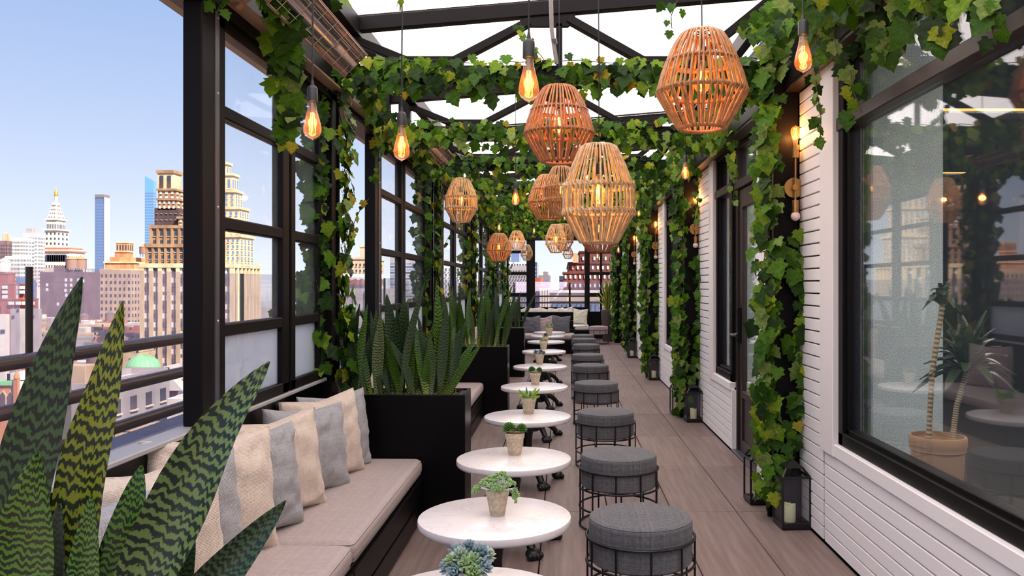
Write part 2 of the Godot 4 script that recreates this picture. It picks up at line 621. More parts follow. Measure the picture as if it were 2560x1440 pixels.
func build_roof() -> void:
	var c := structure("ceiling")
	var ds := []
	for k in 13:
		ds.append(-0.53 + 1.86 * k)
	for k in ds.size() - 1:
		for s in 3:
			var x0: float = -1.72 + 1.10 * s
			var x1: float = x0 + 1.10
			var rows := []
			# corrugated sheet, ribs across the slope
			for i in 2:
				var x: float = lerpf(x0, x1, float(i))
				var row := []
				for j in 61:
					var d: float = lerpf(ds[k] + 0.012, ds[k + 1] - 0.012, j / 60.0)
					row.append(V(x, rh(x) + 0.004 * cos(j * PI), d))
				rows.append(row)
			var m := MB.new()
			m.grid(rows)
			obj("roof_panel", m, M.polycarbonate, c)
			var lip := MB.new()
			for e in [ds[k] + 0.008, ds[k + 1] - 0.008]:
				lip.bar(V(x0, rh(x0), e), V(x1, rh(x1), e), 0.012, 0.022)
			obj("panel_edge", lip, M.steel_soft, c)
	# purlins along the gallery
	var names := ["nearest the open side", "over the middle of the tables", "along the house side"]
	var i := 0
	for x in [-1.30, 1.36]:
		var p := MB.new()
		p.span(V(x - 0.035, rh(x) - 0.13, -0.53), V(x + 0.035, rh(x) - 0.012, 21.4), 0.004)
		obj("purlin", p, M.steel, c)
	var eave := MB.new()
	eave.span(V(-1.76, rh(-1.72) - 0.12, -0.53), V(-1.70, rh(-1.72) + 0.02, 21.6), 0.004)
	eave.span(V(1.575, rh(1.55) - 0.12, -0.53), V(1.63, rh(1.55) + 0.02, 21.6), 0.004)
	obj("eave_channel", eave, M.steel, c)
	var words := ["first", "second", "third", "fourth", "fifth", "sixth", "seventh", "eighth", "ninth"]
	var t := 0
	for k in range(1, 12):
		var d: float = [0.0, 1.33, 3.19, 5.05, 6.98, 8.83, 10.68, 12.52, 14.38, 16.24, 18.1, 19.95][k]
		if d < 2.0:
			continue
		var lab := "dark steel roof truss just outside the top of the view, bearing the nearest hanging bulbs"
		if d > 4.0:
			lab = ["nearest dark steel roof truss in view, its beam behind the big honey rattan lamp", "second steel roof truss from the front, its ivy pale and sunlit on the left half", "third steel roof truss from the front, over the long rattan lamp hung on the left", "fourth steel roof truss from the front, deep in ivy", "fifth steel roof truss from the front, deep in ivy", "sixth steel roof truss from the front, small and deep in ivy", "seventh steel roof truss from the front, small and far", "eighth steel roof truss from the front, near the far end", "farthest steel roof truss, above the sunlit end bench"][t]
			t += 1
		truss(d, lab)
	# conduit pipe dropping from the roof to the nearest truss beam
	var cp := thing("conduit_pipe", "thin pale conduit pipe running down beside the middle of the nearest roof truss", "pipe")
	var pm := MB.new()
	pm.tube([V(-0.075, rh(-0.1) - 0.02, 4.86), V(-0.07, 3.0, 4.93), V(-0.04, 2.81, 4.985)], 0.013, 8)
	obj("pipe", pm, M.stone, cp)
	var cl := MB.new()
	cl.tube([V(-0.058, 2.955, 4.945), V(-0.053, 2.925, 4.955)], 0.018, 8)
	obj("clamp", cl, M.alu, cp)

# one white lap board after another between two depths
func siding(parent: Node3D, d0: float, d1: float, h0: float, h1: float) -> void:
	var pitch := 0.0728
	var mats := [M.white_paint]
	var h := h0
	var b := MB.new()
	b.box(Vector3.ZERO, Vector3(0.03, pitch - 0.0085, d1 - d0), 0.002)
	var bm := b.mesh()
	while h + pitch * 0.6 < h1:
		obj("board", bm, mats[0], parent, V(1.475, h + pitch * 0.5, (d0 + d1) * 0.5))
		h += pitch

func build_right_wall() -> void:
	var w := structure("wall_right")
	var core := MB.new()
	# dark sheathing behind the boards, with the openings left out
	var cuts := []
	core.span(V(1.49, 0, -2.0), V(1.62, 0.55, 4.33))
	core.span(V(1.49, 0, 4.31), V(1.62, 2.72, 5.98))
	for k in range(1, 5):
		var s: float = POSTS[k - 1]
		core.span(V(1.49, 0, s + 0.9), V(1.62, 2.72, s + 1.05))
		core.span(V(1.49, 0, s + 1.95), V(1.62, 0.55, s + 2.74))
		core.span(V(1.49, 0, s + 2.72), V(1.62, 2.72, s + 4.68))
	core.span(V(1.49, 0, 20.8), V(1.62, 2.72, 22.2))
	core.span(V(1.49, 2.70, -2.0), V(1.62, 2.80, 22.2))
	obj("sheathing", core, M.gap_black, w)
	# near window apron
	siding(w, -1.9, 4.50, 0.012, 0.52)
	var cap := MB.new()
	cap.span(V(1.445, 0.525, -1.9), V(1.60, 0.594, 4.31), 0.004)
	obj("sill_board", cap, M.white_paint, w)
	trim_board(w, 4.31, 4.53, 0.525, 2.66)
	siding(w, 4.53, 4.98, 0.012, 2.66)
	for k in range(1, 5):
		var s: float = POSTS[k - 1]
		siding(w, s + 0.07, s + 1.04, 0.012, 2.66)
		siding(w, s + 1.96, s + 2.93, 0.012, 0.52)
		var c2 := MB.new()
		c2.span(V(1.445, 0.525, s + 1.96), V(1.62, 0.594, s + 2.72), 0.004)
		c2.span(V(1.462, 0.0, s + 1.94), V(1.62, 0.53, s + 1.965), 0.003)
		obj("sill_board", c2, M.white_paint, w)
		trim_board(w, s + 2.72, s + 2.93, 0.525, 2.66)
		siding(w, s + 2.93, s + 3.66, 0.012, 2.66)
	siding(w, 20.0, 21.3, 0.012, 2.66)
	# header: brown fascia along the top of the wall
	var hd := structure("trim_1")
	var hb := MB.new()
	hb.span(V(1.36, 2.655, -1.9), V(1.50, 2.80, 21.3), 0.006)
	obj("fascia_beam", hb, M.steel, hd)
	var so := MB.new()
	so.span(V(1.37, 2.64, -1.9), V(1.475, 2.655, 21.3))
	obj("fascia_underside", so, M.bronze, hd)
	# clerestory strip over the header
	var cs := structure("window_1")
	var cg := MB.new()
	cg.span(V(1.555, 2.80, -0.5), V(1.562, rh(1.55) - 0.12, 21.4))
	obj("pane", cg, M.glass_dark, cs)
	for s in POSTS:
		for e in [0.0, 1.86]:
			var mu := MB.new()
			mu.span(V(1.53, 2.80, s + e - 0.03), V(1.58, rh(1.55) - 0.10, s + e + 0.03), 0.003)
			obj("mullion", mu, M.steel, cs)
	# the building behind: parapet higher than the gallery roof edge
	# posts
	var plabels := ["nearest black post on the house wall, wrapped in ivy, brass sconce on its face", "second black ivy-wrapped post on the house wall, just before the glazed door", "third black ivy-wrapped post along the house wall", "fourth black ivy-wrapped post along the house wall", "farthest black ivy-wrapped post on the house wall, beside the tall grey pot"]
	for k in 5:
		var s: float = POSTS[k]
		var p := thing("wall_post", plabels[k], "post", V(1.385, 0, s + 0.01), 0.0, "black posts along the house wall")
		var m := MB.new()
		m.span(Vector3(-0.075, 0, -0.10), Vector3(0.075, 3.22, 0.06), 0.004)
		obj("column", m, M.steel, p)
		var base := MB.new()
		base.span(Vector3(-0.085, 0, -0.11), Vector3(0.075, 0.10, 0.068), 0.004)
		obj("base_shoe", base, M.frame_black, p)
		var pipe := MB.new()
		pipe.tube([Vector3(-0.095, 0.0, 0.02), Vector3(-0.095, 2.6, 0.02)], 0.014, 8)
		obj("drain_pipe", pipe, M.frame_black, p)
	# glazing: the big near window
	window_unit("window_2", -1.8, 4.31, 0.594, 2.66, [2.265], [1.0], true)
	for k in range(1, 5):
		var s: float = POSTS[k - 1]
		window_unit("window_%d" % (k + 2), s + 1.97, s + 2.72, 0.594, 2.66, [2.265], [], true)
		door_unit("door_%d" % k, s + 1.05, s + 1.95)

func trim_board(parent: Node3D, d0: float, d1: float, h0: float, h1: float) -> void:
	var b := MB.new()
	b.span(V(1.440, h0, d0), V(1.60, h1, d1), 0.004)
	obj("trim_board", b, M.cream_trim, parent)

# black framed glazing set into the house wall, between two depths
func window_unit(called: String, d0: float, d1: float, h0: float, h1: float, bars: Array, posts: Array, struct: bool) -> void:
	var w := structure(called)
	var f := MB.new()
	var x0 := 1.47
	var x1 := 1.56
	f.span(V(x0, h0, d0), V(x1, h0 + 0.07, d1), 0.005)
	f.span(V(x0, h1 - 0.05, d0), V(x1, h1, d1), 0.005)
	for d in [d0 + 0.035, d1 - 0.035]:
		f.span(V(x0, h0, d - 0.035), V(x1, h1, d + 0.035), 0.005)
	obj("frame", f, M.frame_black, w)
	var inner := MB.new()
	for d in [d0 + 0.085, d1 - 0.085]:
		inner.span(V(x0 + 0.02, h0 + 0.06, d - 0.02), V(x1 - 0.012, h1 - 0.04, d + 0.02), 0.004)
	inner.span(V(x0 + 0.02, h0 + 0.06, d0), V(x1 - 0.012, h0 + 0.095, d1), 0.004)
	obj("sash", inner, M.frame_black, w)
	for h in bars:
		var b := MB.new()
		b.span(V(x0 - 0.012, h, d0), V(x1, h + 0.07, d1), 0.005)
		obj("transom", b, M.bronze, w)
	for d in posts:
		var b := MB.new()
		b.span(V(x0, h0, d - 0.04), V(x1, h1, d + 0.04), 0.005)
		obj("mullion", b, M.frame_black, w)
	var edges := [d0 + 0.07]
	for d in posts:
		edges.append(d - 0.04); edges.append(d + 0.04)
	edges.append(d1 - 0.07)
	for k in range(0, edges.size(), 2):
		var hs := [h0 + 0.07]
		for h in bars:
			hs.append(h); hs.append(h + 0.07)
		hs.append(h1 - 0.05)
		for j in range(0, hs.size(), 2):
			var g := MB.new()
			g.span(V(1.518, hs[j], edges[k]), V(1.524, hs[j + 1], edges[k + 1]))
			obj("pane", g, M.glass_dark, w)

func door_unit(called: String, d0: float, d1: float) -> void:
	var w := structure(called)
	var f := MB.new()
	f.span(V(1.50, 0, d0), V(1.58, 2.66, d0 + 0.05), 0.004)
	f.span(V(1.50, 0, d1 - 0.05), V(1.58, 2.66, d1 + 0.02), 0.004)
	f.span(V(1.49, 2.265, d0), V(1.58, 2.335, d1), 0.004)
	f.span(V(1.50, 2.61, d0), V(1.58, 2.66, d1), 0.004)
	obj("frame", f, M.bronze, w)
	var tp := MB.new()
	tp.span(V(1.538, 2.33, d0 + 0.05), V(1.544, 2.61, d1 - 0.05))
	obj("pane", tp, M.glass_dark, w)
	var leaf := MB.new()
	leaf.span(V(1.52, 0.02, d0 + 0.05), V(1.565, 2.26, d0 + 0.15), 0.004)
	leaf.span(V(1.52, 0.02, d1 - 0.15), V(1.565, 2.26, d1 - 0.05), 0.004)
	leaf.span(V(1.52, 2.10, d0 + 0.15), V(1.565, 2.26, d1 - 0.15), 0.004)
	leaf.span(V(1.52, 0.48, d0 + 0.15), V(1.565, 0.54, d1 - 0.15), 0.004)
	leaf.span(V(1.52, 0.02, d0 + 0.15), V(1.565, 0.12, d1 - 0.15), 0.004)
	leaf.span(V(1.535, 0.10, d0 + 0.14), V(1.56, 0.50, d1 - 0.14))
	var lo := obj("door_leaf", leaf, M.bronze, w)
	var g := MB.new()
	g.span(V(1.54, 0.54, d0 + 0.15), V(1.546, 2.10, d1 - 0.15))
	obj("pane", g, M.glass_dark, lo)
	var th := MB.new()
	th.span(V(1.46, 0.0, d0), V(1.58, 0.02, d1), 0.004)
	obj("threshold", th, M.alu, w)
	var lk := MB.new()
	lk.span(V(1.485, 0.95, d1 - 0.135), V(1.522, 1.25, d1 - 0.07), 0.005)
	obj("lock_box", lk, M.frame_black, lo)
	var hd := MB.new()
	hd.tube([V(1.49, 1.02, d1 - 0.10), V(1.44, 1.02, d1 - 0.10), V(1.437, 1.02, d1 - 0.12), V(1.437, 1.02, d1 - 0.24)], 0.011, 8)
	obj("door_handle", hd, M.chrome, lo)

# one steel sash of the open side: clear panes over a reeded one
func sash(called: String, d0: float, d1: float) -> void:
	var w := structure(called)
	var x := -1.50
	var f := MB.new()
	f.span(V(x - 0.03, 0.873, d0), V(x + 0.03, 2.60, d0 + 0.07), 0.005)
	f.span(V(x - 0.03, 0.873, d1 - 0.10), V(x + 0.03, 2.60, d1), 0.005)
	f.span(V(x - 0.03, 2.55, d0), V(x + 0.03, 2.60, d1), 0.005)
	f.span(V(x - 0.03, 0.873, d0), V(x + 0.03, 0.93, d1), 0.005)
	obj("frame", f, M.steel, w)
	for h in [1.248, 1.715, 2.20]:
		var b := MB.new()
		b.span(V(x - 0.028, h - 0.028, d0 + 0.06), V(x + 0.028, h + 0.028, d1 - 0.09), 0.006)
		obj("transom", b, M.steel_soft, w)
	var hs := [0.93, 1.22, 1.276, 1.687, 1.743, 2.172, 2.228, 2.55]
	for k in range(0, 8, 2):
		var g := MB.new()
		if k == 0:
			# reeded glass: upright half-round flutes
			var rows := []
			var cnt := int((d1 - d0 - 0.17) / 0.0085)
			for j in cnt:
				rows = []
				for h in [hs[0], hs[1]]:
					var row := []
					for i in 5:
						row.append(V(x + 0.004 * sin(i * PI / 4.0), h, d0 + 0.07 + 0.0085 * j + 0.0056 * i / 4.0))
					rows.append(row)
				g.grid(rows)
			obj("reeded_flutes", g, M.reeded_glass, w)
			var bk := MB.new()
			bk.span(V(x - 0.005, hs[0], d0 + 0.07), V(x - 0.001, hs[1], d1 - 0.10))
			obj("reeded_pane", bk, M.frost_glass, w)
		else:
			g.span(V(x - 0.003, hs[k], d0 + 0.07), V(x + 0.003, hs[k + 1], d1 - 0.10))
			obj("pane", g, M.glass, w)

func build_left_wall() -> void:
	var w := structure("wall_left")
	var tr := structure("trim_3")
	var apron := MB.new()
	apron.span(V(-1.66, 0.0, -1.9), V(-1.566, 0.84, 21.4))
	obj("apron", apron, M.stone, w)
	var hd := MB.new()
	hd.span(V(-1.62, 2.66, -1.9), V(-1.42, 2.86, 21.4), 0.006)
	obj("header_beam", hd, M.steel, tr)
	var so := MB.new()
	so.span(V(-1.60, 2.60, -1.9), V(-1.44, 2.66, 21.4), 0.004)
	obj("header_rail", so, M.frame_black, tr)
	var sf := MB.new()
	sf.span(V(-1.44, 2.645, -1.9), V(-1.365, 2.66, 21.4), 0.003)
	obj("soffit_board", sf, M.soffit, tr)
	var so2 := MB.new()
	so2.span(V(-1.72, 2.655, -1.9), V(-1.615, 2.68, 21.4), 0.003)
	obj("outer_soffit", so2, M.soffit, tr)
	var ups := MB.new()
	for k in 12:
		var d: float = -0.53 + 1.86 * k
		ups.span(V(-1.58, 2.85, d - 0.04), V(-1.48, rh(-1.5) - 0.02, d + 0.04), 0.004)
	obj("stub_posts", ups, M.steel, tr)
	var bays := [[3.26, 3.44, 3.44, 4.33, 4.36, 4.96], [6.25, 6.44, 6.46, 7.42, 7.45, 8.67], [9.58, 9.84, 9.86, 10.98, 11.0, 12.39], [13.3, 13.55, 13.57, 14.68, 14.7, 16.1], [17.0, 17.25, 17.27, 18.4, 18.42, 19.83]]
	var plabels := ["nearest tall dark steel mullion at the left, screwed, edging the open window gap", "second dark steel mullion along the open side, behind the first planter", "third dark steel mullion along the open side", "fourth dark steel mullion along the open side", "farthest dark steel mullion along the open side"]
	for k in bays.size():
		var b: Array = bays[k]
		var p := thing("mullion_post", plabels[k], "post", V(-1.50, 0.873, b[0]), 0.0, "steel mullions along the open side")
		var ln: float = b[1] - b[0]
		var m := MB.new()
		m.span(Vector3(-0.04, 0, -ln * 0.62), Vector3(0.04, 1.727, 0), 0.005)
		obj("post", m, M.steel, p)
		var st := MB.new()
		st.span(Vector3(-0.03, 0, -ln * 0.86), Vector3(0.046, 1.727, -ln * 0.66), 0.004)
		obj("cover_strip", st, M.alu, p)
		for h in [0.42, 0.9, 1.38, 1.70]:
			var sc := MB.new()
			sc.lathe([Vector2(0, 0.003), Vector2(0.005, 0.003), Vector2(0.007, 0)], 8, Vector3(0.046, h, -ln * 0.76), Basis(Vector3.BACK, -PI / 2))
			obj("screw", sc, M.bolt, p)
		sash("window_%d" % (10 + k * 2), b[2], b[3])
		sash("window_%d" % (11 + k * 2), b[4], b[5])
	var olabels := ["nearest dark post of the open side, draped in backlit ivy, behind the cushioned bench", "second dark post of the open side, ivy-draped, between the two nearer plant boxes", "third dark post of the open side, ivy-draped, behind the second plant box", "fourth dark post of the open side, ivy-draped", "farthest dark post of the open side, ivy-draped, at the end corner"]
	for k in 5:
		var s: float = POSTS[k]
		var p := thing("side_post", olabels[k], "post", V(-1.49, 0.0, s + 0.02), 0.0, "ivy-draped posts along the open side")
		var m := MB.new()
		m.span(Vector3(-0.07, 0, -0.10), Vector3(0.05, 2.70, 0.06), 0.005)
		obj("column", m, M.frame_black, p)
		var fl := MB.new()
		fl.span(Vector3(-0.075, 0.84, -0.075), Vector3(0.065, 2.65, -0.055), 0.003)
		obj("cover_plate", fl, M.steel_soft, p)

func build_end_wall() -> void:
	var w := structure("wall_end")
	var d := 21.3
	var a := MB.new()
	a.span(V(-1.62, 0.0, d), V(1.5, 0.72, d + 0.12))
	obj("apron", a, M.frame_black, w)
	var h := MB.new()
	h.span(V(-1.62, 2.60, d - 0.06), V(1.5, 2.86, d + 0.10), 0.006)
	obj("header_beam", h, M.steel, w)
	for x in [[-0.90, -0.745], [0.565, 0.65]]:
		var m := MB.new()
		m.span(V(x[0], 0.72, d - 0.04), V(x[1], 2.62, d + 0.06), 0.005)
		obj("mullion", m, M.steel_soft, w)
	for side in [[-1.5, -0.9, "window_20"], [0.65, 1.40, "window_21"]]:
		var s := structure(side[2])
		var f := MB.new()
		f.span(V(side[0], 0.72, d - 0.02), V(side[0] + 0.05, 2.6, d + 0.03), 0.004)
		if side[0] > 0.0:
			f.span(V(0.97, 0.72, d - 0.02), V(1.03, 2.6, d + 0.03), 0.004)
		else:
			f.span(V(-0.97, 0.72, d - 0.02), V(-0.90, 2.6, d + 0.03), 0.004)
		obj("frame", f, M.steel_soft, s)
		for hh in [1.17, 1.73, 2.30]:
			var t := MB.new()
			t.span(V(side[0], hh - 0.04, d - 0.03), V(side[1], hh + 0.04, d + 0.04), 0.005)
			obj("transom", t, M.steel_soft, s)
		var g := MB.new()
		g.span(V(side[0] + 0.04, 0.75, d + 0.002), V(side[1], 2.58, d + 0.008))
		obj("pane", g, M.glass, s)

# the narrow outside ledge with its glass barrier and rails
func build_terrace() -> void:
	var w := structure("trim_2")
	var c := MB.new()
	c.span(V(-2.02, 0.30, -1.9), V(-1.67, 0.70, 23.4), 0.01)
	c.span(V(-2.45, -0.4, -1.9), V(-2.0, 0.62, 23.4), 0.02)
	c.span(V(-2.45, -0.4, 22.9), V(2.2, 0.62, 23.4), 0.02)
	c.span(V(-1.75, -0.30, 21.42), V(2.2, -0.05, 23.0), 0.01)
	obj("parapet", c, M.stone, w)
	var fl := MB.new()
	fl.tube([V(-1.72, 0.735, -1.9), V(-1.72, 0.735, 22.6)], 0.035, 10)
	obj("flashing_roll", fl, M.alu, w)
	var b := thing("side_barrier", "glass balustrade with three dark tube rails outside the open left side", "balustrade", V(-2.12, 0.62, 0))
	for h in [1.15, 0.965, 0.775]:
		var r := MB.new()
		r.tube([Vector3(0.02, h - 0.62, 1.9), Vector3(0.02, h - 0.62, -22.75)], 0.030, 12)
		obj("rail", r, M.rail, b)
	for k in 11:
		var d := 1.10 + 2.16 * k
		var p := MB.new()
		p.tube([Vector3(-0.04, 0.0, -d), Vector3(-0.04, 0.90, -d)], 0.014, 8)
		obj("post", p, M.bronze, b)
		var pl := MB.new()
		pl.span(Vector3(0.0, 0.0, -d - 0.16), Vector3(0.035, 0.44, -d - 0.10), 0.003)
		obj("bracket", pl, M.plate, b)
		var g := MB.new()
		g.span(Vector3(-0.068, 0.03, -d - 2.13), Vector3(-0.058, 0.90, -d - 0.03))
		obj("glass_panel", g, M.glass_barrier, b)
	var e := thing("end_barrier", "glass balustrade with two tube rails beyond the far end of the gallery", "balustrade", V(0, 0.62, 23.0))
	for h in [1.10, 0.92]:
		var r := MB.new()
		r.tube([Vector3(-2.1, h - 0.62, 0), Vector3(2.2, h - 0.62, 0)], 0.026, 10)
		obj("rail", r, M.rail, e)
	for x in [-1.4, 0.185, 1.7]:
		var p := MB.new()
		p.span(Vector3(x - 0.03, 0, -0.04), Vector3(x + 0.03, 0.86, 0.02), 0.004)
		obj("post", p, M.bronze, e)
	for x in [-1.36, 0.23]:
		var g := MB.new()
		g.span(Vector3(x, 0.03, -0.07), Vector3(x + 1.48, 0.89, -0.06))
		obj("glass_panel", g, M.glass_barrier, e)

# what stands behind the house windows
func build_interior() -> void:
	var w := structure("wall_house")
	var m := MB.new()
	m.span(V(1.62, -0.3, -2.2), V(6.0, -0.02, 22.2))
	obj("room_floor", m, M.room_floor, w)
	var lg := MB.new()
	lg.span(V(1.62, -0.02, -1.8), V(2.0, 0.50, 4.28), 0.006)
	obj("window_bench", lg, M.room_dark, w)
	var c := MB.new()
	c.span(V(1.66, 3.24, -2.2), V(6.2, 3.40, 22.2))
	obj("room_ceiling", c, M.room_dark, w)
	var b := MB.new()
	b.span(V(5.9, -0.3, -2.2), V(6.1, 3.3, 22.2))
	b.span(V(1.66, -0.3, -2.3), V(6.1, 3.3, -2.1))
	b.span(V(1.66, -0.3, 22.1), V(6.1, 3.3, 22.3))
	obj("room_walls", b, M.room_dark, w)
	# the upper house: roof slab over the room
	var labels := ["pale speckled concrete column standing inside the big near window", "speckled concrete column inside, behind the glazed door", "speckled concrete column inside, behind the second glazed door", "farthest speckled concrete column inside the house"]
	var k := 0
	for s in [[4.3, 4.75], [7.3, 7.75], [11.0, 11.45], [14.7, 15.15]]:
		var col := MB.new()
		col.span(V(1.645, -0.02, s[0]), V(2.03, 3.24, s[1]), 0.008)
		var o := obj("concrete_column", col, M.concrete)
		tag(o, labels[k], "column", "concrete columns inside the house")
		k += 1
	# warm strip lights on the room ceiling
	var sl := ["nearest warm strip light on the ceiling inside the house, behind the big window", "second warm strip light on the ceiling inside the house", "third warm strip light on the ceiling inside the house"]
	var led := mat("strip_glow", Color(1, 0.8, 0.5), 0.5)
	led.emission_enabled = true
	led.emission = Color(1.0, 0.72, 0.38)
	led.emission_energy_multiplier = 0.9
	for i in 3:
		var t := thing("strip_light", sl[i], "strip light", V(3.4, 2.80, 2.6 + i * 3.4), 0.0, "warm strip lights inside the house")
		var hs := MB.new()
		hs.span(Vector3(-1.3, -0.05, -0.04), Vector3(1.3, 0.0, 0.04), 0.004)
		for hx in [-1.1, 1.1]:
			hs.tube([Vector3(hx, 0, 0), Vector3(hx, 0.44, 0)], 0.005, 6)
		obj("housing", hs, M.frame_black, t)
		var df := MB.new()
		df.span(Vector3(-1.28, -0.056, -0.03), Vector3(1.28, -0.049, 0.03))
		obj("diffuser", df, led, t)
		var al := AreaLight3D.new()
		al.name = "strip_glow_light"
		t.add_child(al)
		al.position = Vector3(0, -0.07, 0)
		al.rotation.x = -PI / 2
		al.area_size = Vector2(2.5, 0.06)
		al.light_color = Color(1.0, 0.95, 0.9)
		al.light_energy = 2.6
		al.area_range = 14.0
		al.area_attenuation = 2.0
		al.shadow_enabled = true

# ---------------------------------------------------------------- benches, planters, cushions

func bench(label: String, d0: float, d1: float) -> void:
	var b := thing("bench", label, "bench", V(-1.18, 0, d0), 0.0, "black built-in benches along the open side")
	var ln := d1 - d0
	var m := MB.new()
	m.span(Vector3(-0.30, 0.0, -ln), Vector3(0.30, 0.275, 0), 0.004)
	obj("base", m, M.bench_black, b)
	for k in 2:
		var z0 := -ln * k / 2.0 - 0.006
		var z1 := -ln * (k + 1) / 2.0 + 0.006
		for q in [[0.02, 0.125], [0.137, 0.262]]:
			var p := MB.new()
			p.span(Vector3(0.30, q[0], z1), Vector3(0.318, q[1], z0), 0.003)
			obj("front_panel", p, M.bench_black, b)
	var back := MB.new()
	back.span(Vector3(-0.382, 0.0, -ln), Vector3(-0.325, 0.852, 0), 0.004)
	obj("back_panel", back, M.bench_black, b)
	var led := MB.new()
	led.span(Vector3(-0.384, 0.852, -ln), Vector3(-0.28, 0.872, 0), 0.004)
	obj("ledge", led, M.bench_ledge, b)

func planter(label: String, d0: float, d1: float) -> Node3D:
	var p := thing("planter", label, "planter", V(-1.015, 0, d0), 0.0, "tall black metal plant boxes")
	var dz := d1 - d0
	var hw := 0.405
	var h := 0.763
	var m := MB.new()
	m.span(Vector3(-hw, 0.0, -0.022), Vector3(hw, h, 0), 0.005)
	m.span(Vector3(-hw, 0.0, -dz), Vector3(hw, h, -dz + 0.022), 0.005)
	m.span(Vector3(-hw, 0.0, -dz + 0.02), Vector3(-hw + 0.022, h, -0.02), 0.005)
	m.span(Vector3(hw - 0.022, 0.0, -dz + 0.02), Vector3(hw, h, -0.02), 0.005)
	m.span(Vector3(-hw + 0.01, 0.05, -dz + 0.01), Vector3(hw - 0.01, 0.10, -0.01))
	obj("box", m, M.planter_black, p)
	var rim := MB.new()
	rim.span(Vector3(-hw + 0.022, h - 0.02, -0.05), Vector3(hw - 0.022, h - 0.008, -0.022))
	rim.span(Vector3(-hw + 0.022, h - 0.02, -dz + 0.022), Vector3(hw - 0.022, h - 0.008, -dz + 0.05))
	rim.span(Vector3(hw - 0.05, h - 0.02, -dz + 0.022), Vector3(hw - 0.022, h - 0.008, -0.022))
	rim.span(Vector3(-hw + 0.022, h - 0.02, -dz + 0.022), Vector3(-hw + 0.05, h - 0.008, -0.022))
	obj("inner_rim", rim, M.frame_black, p)
	var rows := []
	var f := FastNoiseLite.new()
	f.seed = int(d0 * 10); f.frequency = 9.0
	for i in 9:
		var row := []
		for j in 25:
			var x := lerpf(-hw + 0.02, hw - 0.02, j / 24.0)
			var z := lerpf(-dz + 0.02, -0.02, i / 8.0)
			row.append(Vector3(x, h - 0.03 + 0.012 * f.get_noise_2d(x, z), z))
		rows.append(row)
	var s := MB.new()
	s.grid(rows, false, Vector3(0, -5, 0))
	obj("soil", s, M.soil, p)
	# strands of dry moss lying on the soil
	var r := RandomNumberGenerator.new()
	r.seed = int(d0 * 100)
	var mo := MB.new()
	for k in 150:
		var c := Vector3(r.randf_range(-hw + 0.05, hw - 0.05), h - 0.018, r.randf_range(-dz + 0.05, -0.04))
		var a := r.randf() * TAU
		var q := r.randf_range(0.5, 2.4)
		var ra := r.randf_range(0.02, 0.045)
		var pts := []
		for i in 5:
			var t := a + q * i / 4.0
			pts.append(c + Vector3(cos(t) * ra, 0.018 * sin(i * PI / 4.0) * r.randf_range(0.4, 1.3), sin(t) * ra))
		mo.tube(pts, 0.0011, 3, false, false)
	var mm := obj("dry_moss", mo, M.moss, p)
	mm.set_meta("kind", "stuff")
	return p

